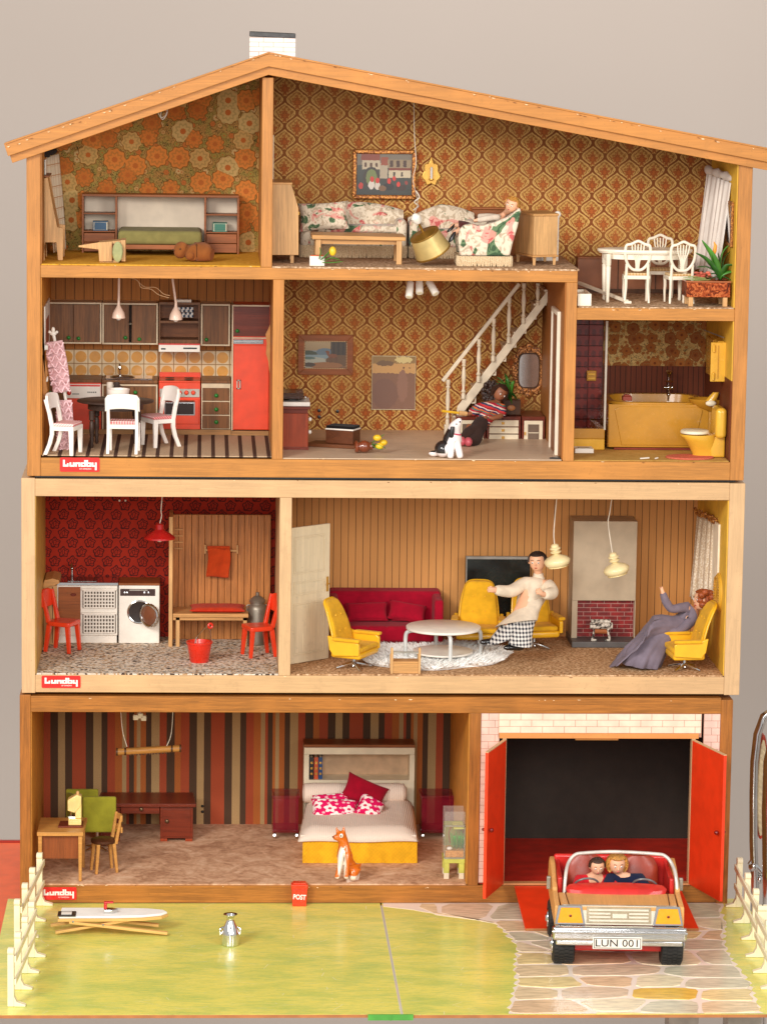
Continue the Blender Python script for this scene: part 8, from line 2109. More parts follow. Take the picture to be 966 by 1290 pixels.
# sewing table
T = thing('sewing_table', 'light oak table with brown side board at the left bedroom wall', 'table', P3(78,1110,20))
m_ok2 = wood('honey_oak', (210,150,78), 'x', con=.12); zt = U(78,1049,12).z
y2 = 92
MB().prism([(U(46.5,1049,12).x, 12), (U(105,1049,12).x, 12), (U(110,1028,y2).x, y2), (U(51,1027,y2).x, y2)], 'xy', zt-5, zt).build('table_top', m_ok2, T, bev=.5)
fx0, fx1 = U(48,1060,16).x, U(103.5,1060,16).x
for x_ in (fx0, fx1-5): MB().bar((x_+2.5, 17, zt-5.1), (x_+2.5, 16, z), 5, 5, 3.6, 3.6).build('leg', m_ok2, T, bev=.4); MB().bar((x_+4, y2-6, zt-5.1), (x_+4, y2-6, z), 5, 5, 3.6, 3.6).build('leg', m_ok2, T, bev=.4)
MB().box(fx0+5.1, fx1-5.1, 20, 22, U(78,1082,20).z, zt-5.1).build('modesty_board', wood('brown_board', (150,80,40), 'z'), T)
T = thing('sewing_machine', 'tiny cream sewing machine on a dark board on the oak table', 'sewing machine', P3(92,1040,45))
mdb = MB().prism([(U(73,1041,36).x, 36), (U(104,1043,36).x, 36), (U(105,1033,66).x, 66), (U(76,1033,66).x, 66)], 'xy', zt+.1, zt+2.2).build('dark_board', m_mah, T, bev=.3)
q = P3(94,1038,44); msw = flat('cream_enamel', (238,206,130), .3, coat=.3); X0, X1 = P3(86,0,44)[0], P3(103,0,44)[0]; zz = zt+2.3
MB().box(X0, X1, 40, 58, zz, zz+8.5).build('machine_base', msw, T, bev=1, seg=3)
MB().box(X1-8, X1, 42, 56, zz+8.6, zz+36).build('machine_post', msw, T, bev=1, seg=3)
MB().prism([(X0-1,zz+19),(X0-1,zz+33),(X1-6,zz+40),(X1,zz+38),(X1,zz+26),(X0+8,zz+16)], 'xz', 41, 57).build('machine_arm', msw, T, bev=1, seg=3)
MB().tube([(X0+3,48,zz+19),(X0+3,48,zz+10)], 1.1, 6).box(X0, X0+9, 44, 52, zz+8.6, zz+11).build('needle_bar', m_chr, T)
MB().lathe([(2,0),(2,5),(.4,6)], (X1-5,48,zz+38), 10).build('thread_spool', m_oak, T, smooth=True)
# small chair
T = thing('small_chair', 'small light wooden chair with dark round seat beside the sewing table', 'chair', P3(132,1100,40), 0, local=True)
q = Fz(128, 1100, z); T.location = Vector((q.x+2, q.y+8, z))*.001; T.rotation_euler.z = R_(-72)
hs = 42
MB().lathe([(15,-3),(16.5,-2),(16.5,1),(14,2),(.4,2)], (0,0,hs), 28).build('seat', wood('dark_seat', (84,46,26), 'x'), T, smooth=True)
for sx in (-1, 1):
    MB().bar((sx*10,-10,hs-3), (sx*12,-13,0), 6, 4.5, 3.6, 3.2).build('leg', m_ok2, T, bev=.5); MB().bar((sx*10,11,hs-3), (sx*12,15,0), 6, 4.5, 3.6, 3.2).build('leg', m_ok2, T, bev=.5)
    MB().bar((sx*9,14,hs-4), (sx*11,21,hs+34), 5, 4, 3.4, 3).build('back_post', m_ok2, T, bev=.5)
for zz in (hs+14, hs+29): MB().prism([(-12,20),(0,22.4),(12,20),(12,22.5),(0,25),(-12,22.5)], 'xy', zz-3.5, zz+4).build('back_slat', m_ok2, T, bev=.4)
# magenta trolleys
g = GM('magenta_acrylic', .12); g.p.inputs['Alpha'].default_value = .45; mmg = g.out(g.mix(g.noise(.05), (118,8,34), (150,14,48)))
for (x0, x1, lb) in ((342,378,'transparent magenta trolley table left of the double bed'),(529,575,'transparent magenta trolley table right of the double bed')):
    T = thing('trolley_table', lb, 'table', P3((x0+x1)/2, 1050, 235), 0, 'magenta trolley tables beside the bed'); YT_ = 235
    a, b, c, d = RR(x0, 1003, x1, 1052, YT_)
    MB().box(a, b, YT_, YT_+44, d-4, d).build('table_top', mmg, T, bev=1); MB().box(a+1, b-1, YT_+1, YT_+43, z+9, z+13).build('lower_shelf', mmg, T, bev=1)
    MB().box(a+2, b-2, YT_+1, YT_+2, z+13.1, d-4.1).build('front_panel', mmg, T)
    for xx in (a+2, b-5): MB().box(xx, xx+3, YT_+2.1, YT_+42, z+13.1, d-4.1).build('side_panel', mmg, T, bev=.5)
    mb = MB()
    for xx in (a+4, b-4):
        for yy in (YT_+5, YT_+38): mb.tube([(xx-1.5,yy,z+4.5),(xx+1.5,yy,z+4.5)], 4, 10).tube([(xx,yy,z+5),(xx,yy,z+9)], 1, 6)
    mb.build('castors', m_chr, T)
# bed
T = thing('headboard_shelf', 'cream headboard unit with open book shelf behind the yellow bed', 'headboard', P3(452,1030,270))
YB1 = 275; a, b, c, d = RR(382, 942.5, 522.5, 1036, YB1)
sa = RR(389, 951, 516, 983, YB1)
MB().box(a, b, YB1, YM-8, z, sa[2]-.1).build('lower_board', m_cream, T, bev=.5)
MB().box(a, b, YB1, YM-8, sa[3], d).build('top_board', m_cream, T, bev=.5)
MB().box(a, sa[0], YB1, YM-8, sa[2], sa[3]-.1).build('side_board', m_cream, T); MB().box(sa[1], b, YB1, YM-8, sa[2], sa[3]-.1).build('side_board', m_cream, T)
MB().box(sa[0], sa[1], YM-12, YM-8.1, sa[2], sa[3]-.1).build('back_panel', flat('beige_card', (206,170,134), .7), T); MB().box(a, b, YB1+1, YM-8, d+.1, d+4).build('brown_top', m_teak, T)
for k, (px, c_, lb) in enumerate(((389.8,(28,26,30),'black book, leftmost of three on the headboard shelf'),(395.5,(206,84,40),'orange book between the black and blue ones on the headboard shelf'),(401,(34,70,120),'blue book, rightmost of three on the headboard shelf'))):
    x0_ = U(px+.3,970,YB1).x; x1_ = x0_+5.4; T2 = thing('book', lb, 'book', (x0_+2.5, YB1+8, sa[2])); hh = U(395,955.5,YB1).z
    bm_ = flat('book_cover', c_, .4); MB().box(x0_, x1_, YB1+5, YB1+6, sa[2]+.1, hh).box(x0_, x0_+1, YB1+6, YB1+26, sa[2]+.1, hh).box(x1_-1, x1_, YB1+6, YB1+26, sa[2]+.1, hh).build('cover', bm_, T2)
    MB().box(x0_+1.05, x1_-1.05, YB1+6.05, YB1+25, sa[2]+.5, hh-.6).build('pages', m_cream, T2)
    for q_ in (.2, .45, .7): MB().box(x0_+1.2, x1_-1.2, YB1+4.6, YB1+4.95, sa[2]+(hh-sa[2])*q_, sa[2]+(hh-sa[2])*(q_+.1)).build('spine_print', m_brass, T2)
T = thing('double_bed', 'double bed with yellow valance and white coverlet', 'bed', P3(450,1088,90))
f0 = Fz(381, 1088, z); Yb = f0.y; a, b = f0.x, U(525,1088,Yb).x; zc1 = U(450,1059,Yb).z
a2, b2 = U(384,1000,265).x+4, U(519,1000,265).x
mvl = fabric('yellow_valance', (232,172,34), sc=.6, bump=.3)
n = 40; mb = MB(); vs = []
base = [(a,Yb),(b,Yb),(b2+4,268),(a2-4,268)]
def per(s):
    L = [base[(i+1) % 4] for i in range(4)]; seg = s*4 % 4; i = int(seg); t = seg-i; p, q_ = base[i], base[(i+1) % 4]; return (p[0]+(q_[0]-p[0])*t, p[1]+(q_[1]-p[1])*t)
n = 120
for k in range(n):
    p = per(k/n); w_ = .8*math.sin(k*1.9)+.5*math.sin(k*.7)
    vs += [(p[0]+w_*.7, p[1]+w_, z+.2), (p[0], p[1], (z+zc1)/2), (p[0]+w_*.2, p[1], zc1)]
mb.add(vs, [(3*k+j, 3*((k+1) % n)+j, 3*((k+1) % n)+j+1, 3*k+j+1) for k in range(n) for j in (0,1)]+[tuple(3*k+2 for k in range(n))]).build('valance', mvl, T, smooth=True)
g = GM('white_coverlet', .85, spec=.2); x = g.xyz(); rib = (x[0]*2.4).sin(); mcv = g.out(g.mix(g.ss(rib, .5, 1)*.25, (238,218,200), (214,192,174)), rib, .5)
def cov(u, v):
    y_ = Yb-4+(258-Yb)*v; x0 = (a-6)+(a2-a+3)*v; x1 = (b+1)+(b2-b)*v; x_ = x0+(x1-x0)*u
    e = min(1, min(u, 1-u)*9)**.5*min(1, v*8)**.5; return (x_, y_, zc1-1+14*e+10*v+.8*math.sin(u*9+v*7))
MB().grid(cov, 40, 30).build('coverlet', mcv, T, smooth=True, solid=1.6)
MB().prism([(a-3,Yb+2),(b-1,Yb+2),(b2,256),(a2,256)], 'xy', zc1+.2, zc1+7).build('mattress', mcv, T, bev=1)
zt = zc1+24
A_ = P3(381,999,246); B_ = P3(512,1001,246)
T = thing('bolster', 'long white bolster with ruched ends lying along the headboard', 'bolster', P3(446,1010,246)); L_ = B_[0]-A_[0]
mb = MB(); mb.loft([((A_[0]+L_*t, 248, A_[2]-1+.6*math.sin(t*9)), (0, 13*s, 0), (0, 0, 13.5*s)) for t, s in ((0,.3),(.005,.75),(.02,.97),(.1,1),(.3,1.02),(.5,.98),(.7,1.02),(.93,1),(.96,.9),(.965,1),(.98,.9),(1,.5))], 24).build('bolster', mcv, T, smooth=True)
ring(T, (B_[0]-3, 248, B_[2]), 9, 1, RZ(90), 'gathered_end', mcv)
g = GM('pink_flower_print', .85, spec=.15); x = g.xyz()
def fl(col, cell, off, R, prob, c1, c2):
    vec = g.comb(x[0]/cell+off, (x[2]+x[1])/cell+off*2, 0); vo = g.voro(vec, dim='2D', rnd=.6); sp = g.n('ShaderNodeSeparateXYZ'); g.lk(vec, sp.inputs[0]); sq = g.n('ShaderNodeSeparateXYZ'); g.lk(vo.outputs['Position'], sq.inputs[0])
    dx = X(g, sp.outputs[0])-X(g, sq.outputs[0]); dz = X(g, sp.outputs[1])-X(g, sq.outputs[1]); r = (dx*dx+dz*dz).sqrt(); m = r < (((dx.atan2(dz)*5).cos()*.08)+R)
    return g.mix((r < R*.35), g.mix(m, col, c1), c2)
mpf = g.out(fl(fl((214,20,90), 9, 2.2, .2, 1, (244,214,216), (214,20,90)), 20, .4, .36, 1, (246,228,222), (206,50,90)), g.noise(1), .2)
def pil(label, px, py, Y, rx, ry, rz_, M_, mat, name='pillow'):
    q = P3(px, py, Y); T = thing('pillow', label, 'pillow', (q[0], Y, q[2]-ry*.6)); cushion(q, rx, ry, rz_, M_).build(name, mat, T, smooth=True)
    mb = MB(); mb.M = Matrix.Translation(q) @ M_
    mb.tube([(-rx*.88,-ry*.92,0),(rx*.88,-ry*.92,0)], .8, 6).build('seam', mat, T, smooth=True)
pil('crimson square pillow leaning on the white bolster', 459, 999, 224, 30, 19, 9, RY(24) @ RX(62), mcr)
pil('pink flowered pillow lying behind the larger flowered one', 418, 1013, 214, 26, 15, 9, RY(-4) @ RX(50), mpf)
pil('large pink flowered pillow at the left on the white coverlet', 421, 1022, 190, 32, 17, 12, RY(3) @ RX(50), mpf)
pil('small round pink flowered pillow right of the large flowered one', 465, 1020, 190, 18, 17, 14, RY(28) @ RX(50), mpf)
# orange animal figurine
T = thing('dog_figurine', 'glazed orange and white dog figurine sitting before the yellow bed', 'dog figurine', P3(433,1107,14))
q0 = P3(433,1107,20)
g = GM('orange_white_glaze', .15, spec=.6); x = g.xyz(); n = g.noise(.12, det=2); g.p.inputs['Coat Weight'].default_value = .4
# the belly and chest are white: a patch fixed to the figurine's own frame
u_ = x[0]+3.2; v_ = x[2]-22; pm = g.ss((u_*u_)*.028+(v_*v_)*.0019+(n-.5)*.5, .95, .7); ft = g.ss(x[2]+(n-.5)*6, 6.5, 4.5)
mkg = g.out(g.mix(pm.max(ft), (218,110,30), (240,224,208)), n, .05)
D = {'base': (P3(438,1092,22), 11.5), 'belly': (P3(435,1080,20), 10.5), 'chest': (P3(433,1069,18), 8.5), 'neck': (P3(433,1058,17), 6.2), 'head': (P3(431,1050,15), 6.4), 'muz': (P3(424,1051,10), 4.2), 'nose': (P3(419.5,1051.5,8), 3.4),
     'e1': (P3(424.5,1042,16), 1.7), 'e1t': (P3(424,1038.5,16), .8), 'e2': (P3(433,1042,16), 1.9), 'e2t': (P3(433,1037.5,16), .8), 's': (P3(430,1072,10), 4.6), 'f1': (P3(428,1088,6), 3.6), 'f1b': (P3(424,1104,2), 3.6),
     's2': (P3(438,1072,10), 4.4), 'f2': (P3(437,1088,6), 3.6), 'f2b': (P3(436,1104,2), 3.4), 'h': (P3(446,1096,14), 7.5), 'hb': (P3(444,1105,6), 3.6)}
mb = skinned(D, [('base','belly'),('belly','chest'),('chest','neck'),('neck','head'),('head','muz'),('muz','nose'),('head','e1'),('e1','e1t'),('head','e2'),('e2','e2t'),('chest','s'),('s','f1'),('f1','f1b'),('chest','s2'),('s2','f2'),('f2','f2b'),('base','h'),('h','hb')], 'base')
mz = min(q[2] for q in mb.v); mb.v = [(q[0], q[1], q[2]+z-mz) for q in mb.v]; dz = z-mz
bo = mb.build('body', mkg, T, smooth=True)
q = Vector(P3(430,1049,8)); q.z += dz; MB().ell(q, (2.6,1.4,3), 10).build('eye_patch', m_white, bo, smooth=True); MB().ell(q+Vector((-.6,-1.2,0)), 1.0, 8).build('eye', m_blk, bo, smooth=True)
q = Vector(P3(419.5,1050.5,3.5)); q.z += dz; MB().ell(q, 1.2, 8).build('nose', m_mah, bo, smooth=True)
# aquarium
T = thing('aquarium', 'small clear aquarium with green water plants on a lime green stand', 'aquarium', P3(573,1110,20))
q = Fz(573, 1108, z); Ya = q.y; a, b, c, d = RR(559.5, 1023, 587.5, 1081, Ya); b = min(b, xf0-2)
g = GM('clear_acrylic', .06); g.p.inputs['Alpha'].default_value = .10; mac = g.out((232,230,224))
for (x0, x1, y0, y1) in ((a,b,Ya,Ya+1),(a,b,Ya+33,Ya+34),(a,a+1,Ya+1,Ya+33),(b-1,b,Ya+1,Ya+33)): MB().box(x0, x1, y0, y1, c, d).build('pane', mac, T, bev=.2)
zl = U(573,1041,Ya).z; mlm2 = flat('lime_plastic', (206,206,96), .35)
for (x0, x1, z0, z1) in ((a-.3,b+.3,zl-1,zl+1),(a-.3,b+.3,c-1.5,c+.5),(a-.4,a+.8,c,zl),(b-.8,b+.4,c,zl)): MB().box(x0, x1, Ya-.6, Ya-.05, z0, z1).build('chrome_edge', m_grey, T)
MB().box(a+1.1, b-1.1, Ya+1.1, Ya+32.9, c+.1, c+9).build('ochre_sand', carpet('ochre_gravel', [(168,104,40),(206,140,60),(226,170,90)], .4), T)
MB().box(a+1.1, b-1.1, Ya+30, Ya+32.8, c+9.1, zl-1).build('printed_back', flat('lime_back', (140,132,66), .5), T); MB().box(a+12, b-1.2, Ya+3, Ya+29.5, zl-5, zl-1.2).build('lid', mlm2, T)
mpl = flat('water_plant_green', (44,168,48), .4)
for k in range(9): xx = a+11+k*1.7; leaf(T, [(xx, Ya+10+(k % 3)*4, c+8), (xx+(k-4)*.4, Ya+9, c+24), (xx+(k-4)*.9, Ya+10, zl-9-(k % 3)*3)], 1.4, mpl)
MB().ell((a+7, Ya+6, c+11), (4,3,2.4), 8).build('white_shell', m_white, T, smooth=True)
MB().tube([(a+9, Ya+12, zl-4), (a+6, Ya+9, c+30), (a+8, Ya+8, c+18)], .8, 6).build('red_weed', m_mahl, T)
zs = U(573,1088,Ya).z
MB().box(a-.5, b+.5, Ya, Ya+34, zs, c-1.6).build('stand_top', mlm2, T, bev=.4)
for x_ in (a-.2, b-7):
    for yy in (Ya+.5, Ya+27): MB().box(x_, x_+7, yy, yy+6.5, z+8, zs-.1).build('leg', mlm2, T, bev=.3); MB().box(x_+.2, x_+6.8, yy+.2, yy+6.3, z, z+7.9).build('clear_foot', m_cream, T, bev=.3)

# ================= GARDEN THINGS
z = zGD+.25
rs = random.Random(11)
mchp = flat('bare_wood_chip', (246,214,170), .8); mdent = flat('dark_dent', (120,72,36), .8)
for par, runs in ((RF, [((10,184),(335,67.5),-17.2,26),((341,67.5),(960,188),-17.2,34)]), (TS, [((52,332),(330,335.5),.2,7),((346,338),(722,341),.2,12),((60,573.5),(900,582.5),-.1,16),((728,388.5),(920,389),.3,6)]), (MS, [((50,602),(915,610),.1,10),((50,851),(910,853.5),.1,10)]), (BS, [((60,1115),(580,1118),.1,14),((60,879),(900,882),.1,10)])):
    mb = MB(); md = MB()
    for p0, p1, Y_, n_ in runs:
        for i in range(n_):
            t = rs.random(); q = U(p0[0]+(p1[0]-p0[0])*t, p0[1]+(p1[1]-p0[1])*t+rs.uniform(-.4,1.2), Y_); L = rs.uniform(.5,2.6)
            sl = (p1[1]-p0[1])/(p1[0]-p0[0]); (mb if rs.random() < .7 else md).prism([(q.x-L,q.z+sl*L),(q.x+L,q.z-sl*L-.2),(q.x+L*.3,q.z-rs.uniform(.5,1.3)),(q.x-L*.6,q.z-.7)], 'xz', Y_-.25, Y_+.1)
    tag(mb.build('wood_chips', mchp, par), kind='stuff')
    if md.v: tag(md.build('dents', mdent, par), kind='stuff')
T = thing('letter_box', 'orange red letter box with worn white lettering on the front board', 'letter box', P3(377,1145,-8))
a, b, c, d = RR(366.5, 1113, 388, 1145.5, -14); k_ = (d-c)
MB().prism([(a+2, max(c, z)), (b-2, max(c, z)), (b-.8, d-8.5), (a+.8, d-8.5)], 'xz', -14, -2).build('box', mdoor, T, bev=.6)
MB().box(a, b, -15.5, -1.5, d-8.3, d-2).build('lid', mdoor, T, bev=.8); MB().box(a+2.5, b-2.5, -14.8, -2, d-1.9, d).build('lid_rim', mdoor, T, bev=.5)
text('POST', 9, WHT, T, ((a+b)/2, -14.3, c+k_*.45), 'lettering', .4, .25, rot=(90, 4, 0), wid=16.5)
T = thing('ironing_board', 'folded white topped ironing board with pale wooden legs on the lawn', 'ironing board', P3(139,1178,-100))
Yi = Fz(140, 1176, zGD).y; A_ = U(73.5,1163,Yi-14); zt = U(140,1158,Yi-14).z; mpw = wood('pale_pine', (222,176,104), 'x', con=.06)
xa, xb = U(73.5,1160,Yi).x, U(212,1145,Yi+10).x
out = [(xa, Yi-16), (xa+75, Yi-15), (xa+105, Yi-12), (xb-8, Yi-4), (xb, Yi+8), (xb-5, Yi+18), (xb-25, Yi+25), (xa+60, Yi+28), (xa+2, Yi+28)]
MB().prism(out, 'xy', zt-3.5, zt).build('board_edge', mpw, T, bev=.5)
MB().prism([(x_+(1 if x_ < xa+50 else -1), y_+(1 if y_ < Yi else -1)) for x_, y_ in out], 'xy', zt+.05, zt+3.4).build('cover', flat('white_cotton', (244,238,230), .8, var=.02), T, bev=1.4, seg=3)
MB().box(xa-.5, xa+22, Yi-16.5, Yi+6, zt+3.5, zt+4.6).build('iron_rest', m_blk, T, bev=.3); MB().box(xa+4, xa+17, Yi-11, Yi+1, zt+4.65, zt+5.4).build('rest_plate', m_white, T, bev=.3)
for yy, (p0, p1) in ((Yi-14, ((87,1160),(211,1176))), (Yi+10, ((92,1153),(200,1166)))): A_, B_ = P3(*p0, yy), P3(*p1, yy); MB().bar((A_[0], yy, A_[2]-2), (B_[0], yy, max(B_[2], z+3)), 3.4, 7).build('leg', mpw, T, bev=.5)
for yy, (p0, p1) in ((Yi-9, ((70,1176),(168,1158))), (Yi+14, ((64,1166),(160,1151)))): A_, B_ = P3(*p0, yy), P3(*p1, yy); MB().bar((A_[0], yy, max(A_[2], z+3.5)), (B_[0], yy, B_[2]), 3.4, 7).build('leg', mpw, T, bev=.5)
for px, py in ((92,1162),(130,1166)): MB().ell(P3(px, py, Yi-17), 1.6, 8).build('rivet', m_chr, T)
T = thing('toy_iron', 'tiny chrome iron with red handle standing on the ironing board', 'iron', P3(140,1142,Yi))
q = P3(140,1141,Yi+4); zi = zt+3.5
MB().prism([(q[0]-9, Yi-3), (q[0]+2, Yi-3), (q[0]+9, Yi+3), (q[0]+2, Yi+9), (q[0]-9, Yi+9)], 'xy', zi, zi+5).build('sole', m_chr, T, bev=1)
MB().box(q[0]-9, q[0]-5, Yi, Yi+5, zi+5.1, zi+12).box(q[0]-9, q[0]+3, Yi, Yi+5, zi+12, zi+14.5).build('handle', flat('glossy_red', (206,26,28), .25), T, bev=.8)
T = thing('chrome_jug', 'shiny chrome milk jug standing alone on the green lawn', 'jug', P3(290,1192,-200))
q = Fz(290, 1191, zGD); h = U(290,1152,q.y).z-z
mj = chrome('polished_chrome', (240,240,240), .07)
MB().lathe([(9.5,0),(11,.8),(11.4,5),(11.6,h*.36),(11.2,h*.42),(8.6,h*.58),(5,h*.78),(4.2,h*.86),(5.6,h*.93),(8.6,h*.98),(8.7,h),(5.8,h*.985),(3.6,h*.88)], (q.x, q.y, z), 32).build('body', mj, T, smooth=True)
for sg in (-1, 1): MB().tube(smooth_path([(q.x+sg*8, q.y, z+h*.58), (q.x+sg*12.6, q.y-2, z+h*.52), (q.x+sg*12, q.y-2, z+h*.34)]), 1.1, 6).build('handle', mj, T, smooth=True)

# ================= CAR
mcb = wood('wood_grain_car_paint', (224,164,98), 'y', con=.07); mcr2 = flat('red_car_plastic', (206,40,34), .35, coat=.2); mtr = flat('tyre_rubber', (34,33,32), .6)
AX = Fz(710, 1217, zGD); BX = Fz(845.5, 1217, zGD); cx = (AX.x+BX.x)/2; Yw = AX.y+10
CARX = cx; T = thing('toy_convertible', 'open topped toy convertible with wood grain sides leaving the garage', 'toy car', (cx, Yw, zGD+.8), local=True)
G0 = zGD+.8; ORG[T.name] = (0,0,0)
def c_(px, py, dY): q = U(px, py, Yw+dY); return (q.x-cx, q.z-G0)
hw = 78; zbp = c_(777,1175,-34)[1]; zg0 = c_(777,1166,-32)[1]; zg1 = c_(777,1143,-30)[1]; zh = c_(777,1127,28)[1]; YF_ = -32
YR = 150                                   # car rear
# tub sides, wood grain
for sg in (-1, 1):
    prof = [(YF_+2, zg0+1), (YF_+4, zg1), (34, zh+2), (36, zh+6), (90, zh+20), (120, zh+23), (YR-8, zh+12), (YR, zh-6), (YR, zg0-3), (40, zg0-6), (YF_+6, zg0-4)]
    MB().prism(prof, 'yz', sg*hw if sg < 0 else hw-6, -hw+6 if sg < 0 else hw).build('side_panel', mcb, T, bev=1.5, seg=3)
# hood
hx = hw-6.4
MB().add([(-hx+2,YF_+2,zg1),(hx-2,YF_+2,zg1),(hx,34,zh),(-hx,34,zh),(-hx+2,YF_+2,zg0),(hx-2,YF_+2,zg0),(hx,34,zg0),(-hx,34,zg0)], [(0,1,2,3),(7,6,5,4),(0,4,5,1),(1,5,6,2),(2,6,7,3),(3,7,4,0)]).build('bonnet', mcb, T, bev=1.5, seg=3)
for sg in (-1, 1): MB().tube([(sg*(hx-11), YF_+4, zg1+.5), (sg*(hx-9), 33, zh+.4)], .6, 4).build('panel_gap', m_dark, T)
MB().loft([((0, 33, zh-1), (60,0,0), (0,8,3)), ((0, 36, zh+5), (62,0,0), (0,9,2)), ((0, 42, zh+7.5), (58,0,0), (0,10,1))], 28).build('dashboard', mcr2, T, smooth=True)
# red tub interior
MB().box(-hx, hx, 40, YR-4, 14, 20).build('floor_pan', mcr2, T, bev=1); MB().box(-hx, hx, YR-12, YR-4, 20.1, zh+21).build('rear_wall', mcr2, T, bev=3, seg=3)
for sg in (-1, 1): MB().box(min(sg*(hx-6),sg*hx), max(sg*(hx-6),sg*hx), 44, YR-12.1, 20.1, zh+16).build('inner_panel', mcr2, T, bev=2, seg=3)
MB().box(-hw+20, hw-20, -10, 90, 17, zg0-7).build('under_body', mcr2, T, bev=2)
msb = flat('brown_red_seat', (160,58,34), .35)
for sg in (-1, 1):
    MB().box(sg*33-24, sg*33+24, 66, 112, 24, 40).build('seat', msb, T, bev=5, seg=4)
    sx0 = sg*33
    MB().loft([((sx0, 110+k*.22, 30+k), (w_,0,0), (0,6.5,0)) for k, w_ in ((0,20),(20,24),(46,25),(60,24),(70,19),(73,12))], 24).build('seat_back', msb, T, smooth=True)
    mb = MB()
    for k in range(7): mb.tube([(sx0-18+k*6, 105.5, 42), (sx0-16.5+k*5.5, 107.5, 72)], 2.6, 6)
    mb.build('seat_ribs', msb, T, smooth=True)
# windscreen frame
zw1 = c_(777,1075.5,62)[1]; wl, wr = c_(712,1100,55)[0], c_(844,1100,55)[0]
mwf = flat('silver_white_frame', (214,206,196), .3, .25)
P = smooth_path([(wl-5, 34, zh-12), (wl-3, 42, zh+18), (wl+1, 58, zw1-12), (wl+9, 63, zw1-3), (wl+22, 64, zw1-.5), (0, 66, zw1+1), (wr-22, 64, zw1-.5), (wr-9, 63, zw1-3), (wr-1, 58, zw1-12), (wr+3, 42, zh+18), (wr+5, 34, zh-12)], 5)
MB().tube(P, 2.2, 10).build('windscreen_frame', mwf, T, smooth=True)
# nose
mgr = GM('silver_grille', .22, .55); mgr = mgr.out(mgr.mix(mgr.noise(.1), (226,214,190), (244,236,216)), mgr.noise(.4), .1)
def slope(px, py): return c_(px, py, YF_)
nose = MB().add([(-hx-3,YF_-1,zg0),(hx+3,YF_-1,zg0),(hx-2,YF_+3,zg1+1),(-hx+2,YF_+3,zg1+1),(-hx-3,YF_+6,zg0),(hx+3,YF_+6,zg0),(hx-2,YF_+8,zg1+1),(-hx+2,YF_+8,zg1+1)], [(0,1,2,3),(7,6,5,4),(0,4,5,1),(1,5,6,2),(2,6,7,3),(3,7,4,0)]).build('nose_panel', mgr, T, bev=.8)
def npt(x_, t, o): return (x_, YF_-1+4*t-o, zg0+(zg1+1-zg0)*t)
def nplate(x0, x1, t0, t1, o0, o1, name, mat, k=0, bev=.4, par=None):
    v = [npt(x0, t0, o0), npt(x1, t0, o0), npt(x1-k, t1, o0), npt(x0+k, t1, o0), npt(x0, t0, o1), npt(x1, t0, o1), npt(x1-k, t1, o1), npt(x0+k, t1, o1)]
    return MB().add(v, [(0,1,2,3),(7,6,5,4),(0,4,5,1),(1,5,6,2),(2,6,7,3),(3,7,4,0)]).build(name, mat, par or T, bev=bev)
GR = nplate(-40, 38, .1, .93, .2, .9, 'grille', flat('grille_shadow', (168,152,124), .35, .4))
for k in range(4):
    t = .2+k*.18
    for s0, s1 in (((-37,-11),(11,35)) if 0 < k < 3 else ((-37,35),)): nplate(s0, s1, t, t+.11, 1.0, 2.4, 'grille_bar', mgr, 0, .3, GR)
nplate(-9, 9, .38, .62, 1, 2.6, 'emblem', mgr, 0, .3, GR)
mamb = flat('amber_lens', (244,160,18), .2, var=.03, spec=.6)
for sg in (-1, 1):
    xs = (-75, -44) if sg < 0 else (43, 74)
    H = nplate(xs[0]-3, xs[1]+2.5, .02, 1.0, .2, 1.6, 'headlight', m_chr, 4)
    nplate(xs[0], xs[1], .12, .9, 1.7, 3.6, 'amber_lens', mamb, 4, .8, H)
    c0_ = npt((xs[0]+xs[1])/2, .5, 4); MB().ell(c0_, (1.7,1,1.7), 8).build('bulb_dot', m_mah, H)
MB().box(-hx-9, hx+9, YF_-12, YF_-.5, zg0-17, zg0-.3).build('bumper', m_chr, T, bev=3, seg=4)
MB().box(-hx-10, hx+10, YF_-13.5, YF_-11, zg0-8, zg0-4.5).build('bumper_ridge', m_chr, T, bev=1)
MB().box(-hx-5, hx+5, YF_-8, YF_-1.5, zg0-24, zg0-17.1).build('lower_bumper', m_chr, T, bev=2, seg=3)
pz1 = c_(777,1181,-46)[1]; pz0 = c_(777,1196.5,-46)[1]; px0, px1 = c_(749,1189,-46)[0], c_(811,1189,-46)[0]
PL = MB().box(px0, px1, -47, -45, pz0, pz1).build('number_plate', m_white, T, bev=.8)
for s in ((px0+1.6,px1-1.6,pz0+1.4,pz0+2),(px0+1.6,px1-1.6,pz1-2,pz1-1.4),(px0+1.6,px0+2.2,pz0+2,pz1-2),(px1-2.2,px1-1.6,pz0+2,pz1-2)): MB().box(s[0], s[1], -47.4, -47.05, s[2], s[3]).build('border_line', m_blk, PL)
text('LUN 001', 12.5, m_blk, PL, ((px0+px1)/2, -47.3, (pz0+pz1)/2-.2), 'lettering', .4, .0, wid=px1-px0-9)
